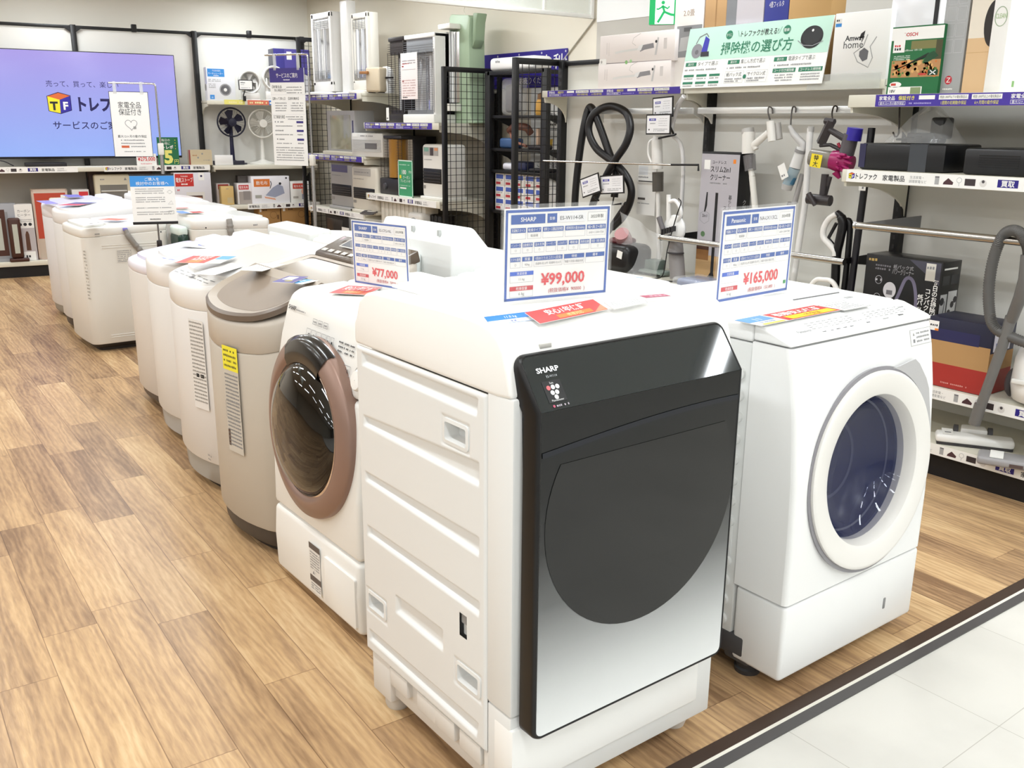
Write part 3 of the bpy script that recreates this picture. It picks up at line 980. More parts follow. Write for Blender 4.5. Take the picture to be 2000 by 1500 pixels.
upv = (0, .13, zt(.645) + .035 - zt(.505) - .020)
m = M().plane((-.285, .5145, zt(.505) + .0235), (1, 0, 0), upv)
m.rect(.10, .058, .235, .125, mat('b7b2aa', .3), 1); m.rect(.108, .064, .227, .119, mat('6c7078', .15), 2)
for k in range(9): m.rect(.03 + k * .055, .012, .065 + k * .055, .030, mat('cfc8bb', .4) if k < 7 else mat('e3b765', .4), 1)
for r in range(3):
    for c in range(5): m.dashes(.27 + c * .055, .05 + r * .025, .30 + c * .055, .007, mat('a89c8c', .4), 1, seed=r * 5 + c)
m.rect(.03, .10, .05, .125, mat('a9929a', .4), 1)
m.build('panel_print', pn, ang=0)
# tall printed label and a yellow notice on the front, following its curve
def curved_label(par, u0, u1, z0, z1, w, d, bulge, name, fn, off=.0016):
    cxm = (u0 + u1) / 2
    y = lambda a: bulge * (2 * a / w) ** 2
    uu = Vector((u1 - u0, y(u1) - y(u0), 0))
    m = M().plane((u0, y(u0) - off - .004, z0), uu, (0, 0, 1))
    fn(m, uu.length, z1 - z0)
    return m.build(name, par, ang=0)
def gold_label(m, w, h):
    m.rect(0, 0, w, h, mat('c9c3b8', .5), 2)
    m.rect(0, h - .085, w, h, mat('f1e63a', .5), 3)
    for k in range(4): m.dashes(.008, h - .02 - k * .018, w - .008, .009, mat('5d5a30', .5), 4, seed=k)
    for k in range(20): m.dashes(.006, h - .105 - k * .0135, w - .006, .007, INKG, 4, seed=k + 7, dens=.95)
    m.rect(.004, .02, .018, .08, mat('5a463c', .5), 4)
    m.frame(0, h - .26, w, h - .20, .001, INKG, 4)
curved_label(bd, .035, .135, .36, .745, .60, .66, .075, 'spec_label', gold_label)
m = M(mat('aea79c', .4)); m.lathe([(.012, 0), (.013, .002), (.001, .003)], (.30, .30, .79), (1, 0, 0), 16); m.build('side_cap', tp)
spec_label(bd, .10, .06, (.301, .22, .775), (0, 1, 0), (0, 0, 1), 'e9e6e1', 'notice_label', 3)

# white washer with the grey lid, next in the row
t, bd, tp, zt = top_loader('white grey-lidded top-loading washer with printed front panel, next to the champagne-gold one', 1.20, 3.83, .565, .60, .862, .985, .060, .07, 'e3dfdb', 'f1f0ee', 'a8a49d', .13, lidm=mat('f2f2f2', .25), band=.10, lid_y=(.16, .74))
m = M().plane((-.24, .045, zt(.045) + .0006), (1, 0, 0), (0, .6, .123))
for k in range(6): m.dashes(.04 + k * .07, .035 + .004 * (k % 2), .09 + k * .07, .007, INKG, seed=k); m.dashes(.03 + k * .07, .015, .08 + k * .07, .006, INKG, seed=k + 9)
m.rect(.22, .012, .25, .03, mat('77777a', .4), 2)
m.build('panel_print', tp, ang=0)
m = M().plane((-.235, .15, zt(.15) + .0157), (1, 0, 0), (0, .6, .123)); m.rect(.03, .06, .45, .30, mat('c9c7c3', .3), 1); m.build('lid_window', tp, ang=0)
def cream_label(m, w, h):
    m.rect(0, 0, w, h, mat('ebe8e4', .5), 2)
    for k in range(22): m.dashes(.006, h - .016 - k * .0155, w - .004, .008, mat('9b9893', .5), 4, seed=k, dens=.95)
    m.rect(.03, h * .36, .05, h * .40, INK, 4); m.rect(.06, h * .36, .085, h * .40, INK, 4)
curved_label(bd, .10, .20, .36, .73, .565, .60, .060, 'spec_label', cream_label)
m = M().plane((.17, .060 * (.34 / .565) ** 2 - .007, .165)); m.dashes(0, 0, .04, .01, INKG); m.dashes(0, -.015, .03, .006, INKG); m.build('maker_print', bd, ang=0)

# white washer half hidden behind it
t, bd, tp, zt = top_loader('white top-loading washer with bluish flyers on its lid, two after the gold one', 1.30, 4.48, .565, .60, .855, .94, .055, .07, 'e6e3df', 'f2f1f0', 'b4b0aa', .13, lidm=mat('f0f0f4', .2), band=.10, lid_y=(.12, .74))
# low washer with lavender lid at the end of the near row
t, bd, tp, zt = top_loader('low off-white top-loading washer with a lavender top, last of the near aisle row', 1.39, 5.10, .52, .55, .775, .86, .035, .06, 'dcd6cf', 'e9e6f0', '5b524d', .08, lidm=mat('dcd8ee', .2), band=.05)

# far block across the gap: aisle side
t, bd, tp, zt = top_loader('white square top-loading washer, grey hose on side, near aisle corner of the far block', 1.45, 6.77, .555, .56, .818, .842, .012, .045, 'e6e3dc', 'eceae5', '2f2a27', .055, lidm=mat('e7e9e7', .2), band=.06, lid_y=(.06, .30), panel=False)
m = M(mat('f0efec', .25)); m.loft([[(a, b, zt(b)) for a, b in rrect(-.25, .25, .19, .54, .02)], [(a, b, zt(b) + .012) for a, b in rrect(-.245, .245, .195, .535, .02)]]); m.build('rear_lid', tp)
for za, zb_ in ((.70, .706), (.685, .690), (.105, .112), (.092, .097)):
    m = M(mat('dcd8d0', .45)); m.box(.276, .2805, .125, .50, za, zb_, .002); m.build('pressed_line', bd)
spec_label(bd, .10, .085, (.2786, .21, .585), (0, 1, 0), (0, 0, 1), 'dedad2', 'spec_label', 5)
m = M().plane((.2786, .06, .79), (0, 1, 0), (0, 0, 1)); m.rect(.03, -.012, .06, -.006, INKG, 1); m.rect(.03, -.026, .06, -.018, mat('c9c6bf', .5), 1); m.disc(.45, -.018, .005, INK, 1); m.build('side_print', tp, ang=0)
m = M().plane((.235, .010, .35), (1, .28, 0), (0, 0, 1))
for k in range(15): m.dashes(0, .32 - k * .022, .05, .011, mat('a8a49c', .5), 1, seed=k)
m.build('front_label', bd, ang=0)
m = M(mat('8e8a85', .5))
hp = spline([(.287, .28, .80), (.30, .30, .745), (.30, .36, .66), (.297, .43, .58), (.30, .47, .53), (.30, .50, .46)], 14)
rr = [.017 + (.0035 if (i // 2) % 2 else 0) if i > 20 else (.015 + .004 * (i > 7)) for i in range(len(hp))]
m.tube(hp, rr, 12); m.use(mat('7f78c8', .5)); m.box(.278, .30, .265, .292, .795, .812, .003)
m.build('drain_hose', t, ang=60)

t, bd, tp, zt = top_loader('white domed washer with red and navy flyers, middle of the far aisle block', 1.50, 7.40, .565, .56, .868, .905, .05, .06, 'e2e0de', 'f0eff0', '4d4641', .10, lidm=mat('f4f3f6', .2), lid_y=(.06, .72))
t, bd, tp, zt = top_loader('white washer with a lavender strip on its front edge, farthest along the aisle', 1.55, 8.01, .565, .56, .862, .90, .05, .06, 'dedcdd', 'eeedf4', '9c9891', .10, lidm=mat('e6e2f6', .2), lid_y=(.12, .72))
# far block, back to back with those: facing the shelves
FACE_R = PI / 2
FARG = None
t, bd, tp, zt = top_loader('white square top-loading washer with a grey hose hanging on its side, far block shelf side', 2.66, 6.55, .555, .56, .845, .865, .012, .045, 'e9e6df', 'efede9', '2f2a27', .055, rz=FACE_R, lidm=mat('eceeec', .2), lid_y=(.06, .4), band=.07)
m = M(mat('8e8a85', .5)); hp = [(-.285, .31, .855), (-.298, .31, .80), (-.298, .31, .60), (-.298, .31, .45)]; hp = spline(hp, 16)
m.tube(hp, [.019 + (.0035 if (i // 2) % 2 and i > 12 else 0) for i in range(len(hp))], 12); m.build('drain_hose', t, ang=60)
for za, zb_ in ((.715, .721), (.695, .70)):
    m = M(mat('dcd8d0', .45)); m.box(-.280, -.276, .08, .50, za, zb_, .002); m.build('pressed_line', bd)
m = M().plane((-.2786, .50, .81), (0, -1, 0), (0, 0, 1)); m.disc(.03, -.005, .005, INK, 1); m.dashes(.36, -.01, .39, .012, INKG); m.build('side_print', tp, ang=0)
t, bd, tp, zt = top_loader('white top-loading washer with a curved lid behind the blue-headed notice, facing the shelves', 2.70, 7.17, .565, .56, .86, .91, .04, .06, rz=FACE_R, lidm=mat('f2f2f2', .2))
t, bd, tp, zt = top_loader('white washer farthest back on the shelf side of the far block', 2.72, 7.80, .565, .56, .87, .93, .04, .06, rz=FACE_R, lidm=mat('f2f2f2', .2))

# near block, back to back with the aisle row
t, bd, tp, zt = top_loader('white square washer with a bundle of yellow-green wire on its back panel', 2.72, 4.86, .56, .58, .86, .905, .02, .05, 'e4e6e3', 'eff0ee', rz=FACE_R, lid=False, panel=False, band=.12)
m = M(mat('e9ebe8', .3)); m.prism([(.44, .86), (.45, .945), (.575, .93), (.579, .86)], -.275, .275, 'x', .012, 3); cn = m.build('rear_console', tp, ang=45)
m = M(mat('dfe2df', .35)); m.box(-.25, .25, .579, .60, .80, .875, .006); m.build('back_cover', bd)
m = M(mat('a8a83e', .5)); rd = random.Random(4)
for k in range(5): m.tube(spline([(-.26 + rd.uniform(0, .02), .61, .83 + rd.uniform(-.02, .02)), (-.15, .615, .80 + rd.uniform(-.01, .02)), (-.05, .612, .815 + rd.uniform(-.01, .01)), (.06, .615, .79 + rd.uniform(-.01, .03)), (.17, .612, .82 + rd.uniform(-.03, .02)), (.20, .61, .78)], 6), .004, 6)
m.build('earth_wire', t, ang=60)
t, bd, tp, zt = top_loader('white washer with a rounded lid between the wire-bundle washer and the tall console washer', 2.66, 4.18, .56, .58, .87, .93, .03, .06, rz=FACE_R, lidm=mat('f4f4f3', .2))

t = thing('top_loading_washer', 'tall white washer with a raised rear console and a plug hanging at its back corner', 'washing machine', (2.50, 3.21, 0), FACE_R)
Wn = mat('eef0ef', .32); Wc = mat('e3e8e6', .35)
m = M(Wc); m.box(-.30, .30, .0, .58, .03, .93, .012); bd = m.build('body', t)
m = M(mat('55504c', .5)); m.box(-.27, .27, .04, .55, 0, .032); m.build('plinth', t)
m = M(Wn); m.prism([(.0, .90), (.0, .945), (.02, .955), (.30, .985), (.44, 1.055), (.575, 1.062), (.58, .90)], -.302, .302, 'x', .012, 3); tp = m.build('top_cover', t, ang=50)
m = M(Wn); m.prism([(.36, 1.0), (.455, 1.105), (.47, 1.113), (.52, 1.113), (.545, 1.06), (.545, 1.0)], -.28, .285, 'x', .01, 3); cn = m.build('rear_console', tp, ang=50)
for q in (-.17, .02):
    m = M(mat('b9bcba', .5)); m.box(q, q + .012, .535, .5475, 1.075, 1.098, .001); m.build('console_slot', cn)
m = M(mat('dfe5e3', .38)); m.box(-.10, .10, .575, .66, .60, 1.005, .018, 3); m.build('hose_housing', bd)
m = M(mat('6a6763', .5)); m.box(-.235, -.205, .60, .625, .885, .915, .006); m.use(CHROME); m.box(-.228, -.225, .61, .617, .915, .94); m.box(-.215, -.212, .61, .617, .915, .94)
m.use(mat('6a6763', .5)); m.tube(spline([(-.22, .612, .885), (-.22, .62, .80), (-.20, .60, .65), (-.2, .585, .6)], 6), .005, 8); m.build('power_plug', t)

t, bd, tp, zt = top_loader('low white flat-lidded washer behind the front pair, with blue and orange stickers', 2.375, 2.44, .62, .56, .965, .985, .01, .05, 'eeeeec', 'f3f3f1', rz=FACE_R, lidm=mat('f1f1ef', .22), panel=False, lid_y=(.06, .90))
# ---------------------------------------------------------------- shelving by the right wall
def cube_logo(m, u, v, s, lay=2):
    """yellow / blue / orange letter cube, about s wide and s high"""
    K = mat('1d1a55', .5)
    m.poly([(u - .02 * s, v + .80 * s), (u + .48 * s, v + .98 * s), (u + 1.0 * s, v + .84 * s), (u + .52 * s, v + .64 * s)], mat('d96a33', .5), lay)
    m.poly([(u, v + .12 * s), (u + .50 * s, v), (u + .52 * s, v + .64 * s), (u - .02 * s, v + .80 * s)], mat('efe22e', .5), lay)
    m.poly([(u + .50 * s, v), (u + 1.0 * s, v + .16 * s), (u + 1.0 * s, v + .84 * s), (u + .52 * s, v + .64 * s)], mat('3128a0', .5), lay)
    for P in ([(u, v + .12 * s), (u + .50 * s, v), (u + 1.0 * s, v + .16 * s), (u + 1.0 * s, v + .84 * s), (u + .48 * s, v + .98 * s), (u - .02 * s, v + .80 * s)],):
        m.line(P, .035 * s, K, lay + 1, True)
    m.text('T', u + .25 * s, v + .18 * s, .40 * s, INK, 'c', lay + 1, bold=.05)
    m.text('F', u + .76 * s, v + .20 * s, .38 * s, PAPER, 'c', lay + 1, bold=.04)

def strip_purple(m, L, h):
    m.rect(0, 0, L, h, PURPLE, 1)
    Y1 = mat('e9e04a', .5)
    u = 0.0
    P = .56
    while u < L - .1:
        q = lambda a: min(u + a * P, L)
        if u + .30 * P < L:
            m.text('家電全品', u + .03 * P, h * .55, h * .30, PAPER, lay=2, bold=.015, maxw=.15 * P); m.text('保証付き', u + .19 * P, h * .55, h * .30, Y1, lay=2, bold=.015, maxw=.15 * P)
            m.rect(u + .355 * P, h * .55, q(.48), h * .88, PAPER, 2)
            m.text('最大12ヶ月の動作保証', u + .04 * P, h * .17, h * .20, PAPER, lay=2, maxw=.20 * P); m.frame(u + .03 * P, h * .11, u + .25 * P, h * .42, .0012, PAPER, 2)
            m.dashes(u + .28 * P, h * .18, q(.46), h * .15, mat('a79fd6', .5), 2)
        if u + .74 * P < L:
            m.rect(u + .51 * P, h * .52, u + .73 * P, h * .90, PAPER, 2); m.text('税抜1,000円以下の電化製品は', u + .52 * P, h * .62, h * .20, INK, lay=3, maxw=.20 * P)
            m.text('1週間の初期動作保証', u + .53 * P, h * .14, h * .26, Y1, lay=2, maxw=.19 * P)
        if u + .98 * P < L:
            m.rect(u + .755 * P, h * .52, u + .97 * P, h * .90, PAPER, 2); m.text('税抜1,000円以上の電化製品は', u + .765 * P, h * .62, h * .20, INK, lay=3, maxw=.195 * P)
            m.text('6ヶ月間の動作保証', u + .78 * P, h * .14, h * .26, Y1, lay=2, maxw=.17 * P)
        u += P

def strip_white(m, L, h, logo=True):
    m.rect(0, 0, L, h, PAPER, 1)
    u = .012
    if logo:
        cube_logo(m, u, h * .25, h * .55); m.text('トレファク', u + h * .68, h * .30, h * .42, INK, lay=2, bold=.02, maxw=h * 2.0); u += h * 3.2
    k = 0
    while u < L - h * 2.2:
        m.text('家電製品', u, h * .28, h * .40, INK, lay=2, bold=.015, maxw=h * 2.1)
        if u + h * 4 < L:
            m.text('生活家電・', u + h * 2.45, h * .54, h * .20, INKG, lay=2); m.text('調理家電など', u + h * 2.4, h * .22, h * .20, INKG, lay=2)
        w = u + h * 4.6
        if w + h * 5 < L:
            m.rect(w, h * .18, w + h * .36, h * .82, mat('a9a9aa', .5), 2); m.rect(w, h * .72, w + h * .36, h * .82, mat('6d6a6e', .5), 3)
            m.poly([(w + h * .7, h * .22), (w + h * 1.5, h * .22), (w + h * 1.55, h * .4), (w + h * 1.1, h * .72), (w + h * .75, h * .4)], mat('4b2f35', .5), 2)
            m.line([(w + h * 2.0 + h * .2 * math.cos(q), h * .6 + h * .2 * math.sin(q)) for q in [k2 * PI / 8 for k2 in range(16)]], h * .04, mat('b9b9bb', .5), 2, True); m.rect(w + h * 1.98, h * .16, w + h * 2.03, h * .4, mat('b9b9bb', .5), 2)
            m.rect(w + h * 2.45, h * .22, w + h * 3.3, h * .74, mat('3a3133', .5), 2)
            m.disc(w + h * 3.9, h * .45, h * .28, mat('dcd9d6', .5), 2, 16); m.disc(w + h * 3.9, h * .58, h * .12, mat('4a4648', .5), 3, 10)
        w += h * 5.0
        if w + h * 1.6 < L:
            m.rect(w, h * .22, w + h * 1.55, h * .80, PURPD, 2); m.text('買取', w + h * .78, h * .32, h * .40, PAPER, 'c', 3, bold=.02, maxw=h * 1.3)
        u = w + h * 2.1
        k += 1

def shelf_x(label, xf, xb, y0, y1, z, lip=.05, strip=None, sy=None, logo=True, brackets=True, col=None):
    """a steel shelf whose lip faces -X; y0 < y1; z is the underside of the lip"""
    c = col or SHELFW
    loc = ((xf + xb) / 2, (y0 + y1) / 2, z)
    par = thing('shelf', label, 'shelf', loc)
    Q = tr(-loc[0], -loc[1], -loc[2])
    m = M(c).at(Q)
    m.box(xf + .004, xb, y0, y1, z + lip - .026, z + lip - .001, .002)
    m.box(xf, xf + .012, y0, y1, z, z + lip, .003)
    s = m.build('shelf_board', par)
    if brackets:
        for yy in (y0 + .004, y1 - .016):
            m = M(c).at(Q)
            D = xb - xf
            P = [(xf + .012, z + lip - .03), (xf + .02, z + lip - .075)] + [(xf + .03 + (D - .035) * math.sin(q), z + lip - .075 - min(.16, D * .6) * (1 - math.cos(q))) for q in [k * PI / 16 for k in range(1, 9)]] + [(xb, z + lip - .03)]
            m.prism(P, yy, yy + .012, 'y')
            m.build('shelf_bracket', par)
    if strip:
        a, b = sy or (y0 + .02, y1 - .02)
        m = M().plane((Q @ Vector((xf - .0012, b, z + .002)))[:], (0, -1, 0), (0, 0, 1))
        if strip == 'p': strip_purple(m, b - a, lip - .003)
        else: strip_white(m, b - a, lip - .003, logo)
        m.build('price_strip', par, ang=0)
    return par

GX = 4.35
gloc = (4.35, 3.0, 0)
G = thing('shelving_unit', 'white steel shelving with black posts along the right wall, full of vacuum cleaners', 'shelving', gloc)
GQ = tr(-gloc[0], -gloc[1], 0)
PY = (1.24, 2.57, 3.82, 5.15)
for a, b in ((.2, 1.24), (1.24, 2.57), (2.57, 3.82), (3.82, 5.15)):
    m = M(BACKP).at(GQ); m.box(GX, GX + .02, a + .002, b - .002, .1, 1.87); m.build('back_panel', G)
for y in PY:
    m = M(BLACK).at(GQ)
    m.box(GX - .05, GX + .01, y - .022, y + .022, 0, 1.905, .003)
    m.use(mat('2c2a2b', .5))
    for k in range(38): m.box(GX - .0512, GX - .0495, y - .006, y + .006, .15 + k * .045, .17 + k * .045)
    m.build('post', G)
m = M(BLACK).at(GQ); m.box(GX - .03, GX + .012, .2, 5.17, 1.87, 1.90, .003); m.build('top_rail', G)
m = M(mat('141112', .6)); m.box(3.875, 3.895, .2, 5.15, 0, .105); struct(m.build('kick_board_right', ang=0))  # kick board of the vacuum shelving, split off as structure
shelf_x('lowest white shelf at the right with a white price strip and floor heads on it', 3.84, GX, .2, 2.57, .105, .052, 'w', (.3, 2.2), False, False)
shelf_x('lowest white shelf under the hose end of the right-hand shelving', 3.84, GX, 2.58, 5.14, .105, .052, None, None, False, False)
shelf_x('low right shelf holding the black and navy boxes, with a white price strip', 3.86, GX - .02, 1.26, 2.55, .345, .055, 'w', (1.28, 2.36), True)
shelf_x('waist-high left shelf on which the stick vacuums stand', 3.82, GX - .02, 2.60, 5.12, .575, .05, None)
shelf_x('third shelf at the right with black appliances and a white logo strip', 3.80, GX - .02, 1.26, 2.56, 1.252, .055, 'w', (1.28, 2.535), True)
shelf_x('upper right shelf with purple price strip under the green tool box', 3.80, GX - .02, 1.20, 2.565, 1.573, .052, 'p', (1.25, 2.43))
shelf_x('upper left shelf, half under the mint-green sign board', 4.12, GX - .02, 2.60, 3.845, 1.662, .042, None)
shelf_x('upper left shelf end with purple strip under the two white vacuum boxes', 4.12, GX - .02, 3.855, 5.12, 1.662, .042, 'p', (3.87, 5.06))
# clear price rails on the shelf edges
m = M(mat('e9ece9', .1, alpha=.3)); m.box(4.114, 4.117, 2.62, 3.02, 1.664, 1.735); tag(m.build('clear_price_rail'), 'clear plastic price rail in front of the large white iron box', 'price rail')
# hanging rails
def rail_thing(name, label, y0, y1):
    t = thing(name, label, 'rail', (4.2, (y0 + y1) / 2, 1.55)); Q = tr(-4.2, -(y0 + y1) / 2, -1.55)
    m = M(mat('e6e6e4', .25, .3)).at(Q); m.box(4.19, 4.205, y0, y1, 1.553, 1.59, .006); m.build('bar', t)
    for y in (y0 + .02, y1 - .02):
        m = M(mat('e3e1dc', .4)).at(Q); m.prism([(4.205, 1.585), (4.295, 1.575), (4.295, 1.50), (4.27, 1.53), (4.205, 1.555)], y - .006, y + .006, 'y'); m.build('rail_bracket', t)
rail_thing('hanging_rail', 'flat white rail with three wire hooks and hung vacuums', 2.62, 3.80)
rail_thing('hanging_rail', 'flat white rail carrying the black hose loops', 3.83, 4.72)
for (xa, ya, yb, z, lb) in ((3.80, .7, 2.46, 1.065, 'steel tube rail at the right with the grey hose over it'), (3.95, 2.60, 3.80, .872, 'steel tube rail in front of the slim cleaner box')):
    t = thing('steel_rail', lb, 'rail', (xa, (ya + yb) / 2, z)); Q = tr(-xa, -(ya + yb) / 2, -z)
    m = M(STEEL).at(Q); m.cyl((xa, ya, z), (xa, yb, z), .0165, n=18); m.use(CHROME); m.lathe([(.0185, 0), (.0185, .012), (0, .014)], (xa, yb - .004, z), (0, 1, 0), 16)
    m.build('tube', t, ang=50)
    for yy in (ya + .02, yb - .02):
        m = M(mat('77777a', .4) if z > 1 else BLACK).at(Q); m.prism([(xa, z + .012), (GX - .055, z + .02), (GX - .055, z - .05), (xa, z - .006)], yy - .003, yy + .003, 'y'); m.build('rail_arm', t)
_l = (4.05, 4.41, 1.264)
t = thing('display_rod', 'thin grey and black horizontal rod passing in front of the black hoses', 'rod', _l); Q = tr(-_l[0], -_l[1], -_l[2])
m = M(STEEL).at(Q); m.tube([(4.05, 5.008, 1.255), (4.05, 4.41, 1.264), (4.05, 3.846, 1.273)], .006, 8); m.build('grey_rod', t)
m = M(BLACKM).at(Q); m.tube([(4.05, 3.846, 1.273), (4.05, 3.641, 1.28), (4.05, 3.639, 1.247)], .006, 8); m.build('black_rod', t)

def carton(label, loc, w, h, d, rz, col, front=None, right=None, left=None, name='cardboard_box', cat='box', group=None, bev=.003, tilt=None, rough=.5):
    m = M(mat(col, rough))
    m.box(-w / 2, w / 2, 0, d, 0, h, bev)
    if front: front(m.plane((-w / 2, -.0002, 0)), w, h)
    if right: right(m.plane((w / 2 + .0002, 0, 0), (0, 1, 0)), d, h)
    if left: left(m.plane((-w / 2 - .0002, d, 0), (0, -1, 0)), d, h)
    m.x = Matrix.Identity(4)
    o = m.build(name, ang=30)
    o.location = loc
    o.rotation_euler = (tilt or 0, 0, rz)
    return tag(o, label, cat, group)

def lines(m, u0, v0, u1, n, step, size, col=INKG, seed=0):
    for k in range(n): m.dashes(u0, v0 - k * step, u1, size, col, 2, seed=seed + k)

# boxes on the upper left shelf
def stickvac(m, w, h):
    m.line([(w * .22, h * .38), (w * .32, h * .42), (w * .55, h * .46)], .012, mat('dddcda', .5), 2)
    m.poly([(w * .56, h * .36), (w * .62, h * .42), (w * .74, h * .46), (w * .73, h * .62), (w * .60, h * .58), (w * .55, h * .50)], mat('8e8c90', .5), 2)
    m.poly([(w * .52, h * .42), (w * .57, h * .40), (w * .60, h * .60), (w * .54, h * .56)], mat('e9e8e8', .5), 3)
    m.poly([(w * .75, h * .22), (w * .775, h * .22), (w * .80, h * .78), (w * .78, h * .80)], mat('c9c7c7', .5), 2); m.disc(w * .765, h * .66, h * .05, INK, 3, 12)
    m.line([(w * .50, h * .58), (w * .45, h * .68), (w * .47, h * .84), (w * .56, h * .97)], .003, mat('c4bfbc', .5), 2)
    m.rect(w * .10, h * .35, w * .105, h * .75, mat('c9c3c1', .5)); m.rect(w * .13, h * .30, w * .134, h * .75, mat('c9c3c1', .5)); m.rect(w * .86, h * .40, w * .90, h * .75, mat('d9d3d1', .5))
def stickvac2(m, w, h):
    stickvac(m, w, h); m.disc(w * .38, h * .04, h * .07, mat('8fc27e', .6), 2, 10); m.disc(w * .44, h * .07, h * .06, mat('a9d79b', .6), 3, 10)
    m.rect(0, 0, w * .1, h * .2, PAPER, 2); m.disc(w * .03, h * .1, h * .05, mat('b9b5b4', .5), 3)
def bars(m, w, h):
    for k in range(7): m.rect(w * .35, h * (.35 + .05 * k), w * .6, h * (.375 + .05 * k), INKG, 2)
carton('white cordless vacuum box, lower of the two stacked at the shelf end', (4.14, 4.282, 1.704), 0.619, 0.153, .12, FACE_X, 'ece4e1', stickvac, bars, group=None)
carton('white cordless vacuum box with green leaves, on top of its twin', (4.14, 4.266, 1.846), 0.63, 0.168, .12, FACE_X, 'ece4e1', stickvac2, bars)
def sofa(m, w, h):
    m.rect(w * .1, h * .30, w * .97, h * .62, mat('8f9092', .5), 2); m.poly([(w * .2, h * .36), (w * .85, h * .38), (w * .82, h * .52), (w * .25, h * .50)], mat('b9b9b9', .5), 3); m.rect(w * .35, h * .56, w * .62, h * .60, mat('606163', .5), 3)
    m.text('2.0畳', w * .5, h * .72, .03, mat('a9927e', .5), 'c')
carton('white box with a grey sofa photo behind the green sign', (4.17, 3.883, 1.704), 0.216, 0.526, .12, FACE_X, 'f1ece8', sofa)
carton('plain brown carton standing second from the left behind the green sign', (4.17, 3.691, 1.704), 0.153, 0.5, .12, FACE_X, 'bd976a', lambda m, w, h: m.rect(w * .5, 0, w * .56, h, mat('b08a5e', .6), 1), rough=.75)
def potsphoto(m, w, h):
    m.rect(0, 0, w, h, mat('d6d2da', .5), 1); m.rect(0, 0, w * .28, h, mat('8f9298', .5), 2)
    for i, c in enumerate(('e3dd9f', 'c7c3c6', 'a9a3ad', 'dcd592')): m.rect(w * (.35 + .16 * i), h * .1, w * (.49 + .16 * i), h * (.52 if i == 1 else .46), mat(c, .5), 3)
carton('box with a photo of pale yellow and grey pots behind the green sign', (4.17, 3.49, 1.704), 0.247, 0.525, .12, FACE_X, 'cfcad2', potsphoto)
def bluebox(m, w, h):
    m.text('4畳フィルタ', w * .5, h * .78, .025, PAPER, 'c', maxw=w * .6); m.disc(w * .6, h * .42, w * .3, mat('8c93a0', .5), 2, 20, w * .2); m.disc(w * .6, h * .45, w * .24, mat('2a2c34', .5), 3, 20, w * .13)
carton('blue box with a round black filter picture behind the green sign', (4.17, 3.286, 1.704), 0.152, 0.48, .12, FACE_X, '2d3589', bluebox)
def brownprint(m, w, h):
    m.text('EU-4020-W', w * .1, h * .56, .022, mat('6b4c30', .6), maxw=w * .36); m.dashes(w * .1, h * .50, w * .4, .014, mat('6b4c30', .6)); m.dashes(w * .78, h * .6, w * .97, .014, mat('6b4c30', .6)); m.rect(w * .1, h * .9, w * .2, h * .95, INK, 2); m.rect(w * .52, h * .9, w * .56, h * .96, INK, 2)
carton('brown carton with printed code at the right behind the green sign', (4.17, 3.084, 1.704), 0.248, 0.483, .12, FACE_X, 'b8935f', brownprint, rough=.75)

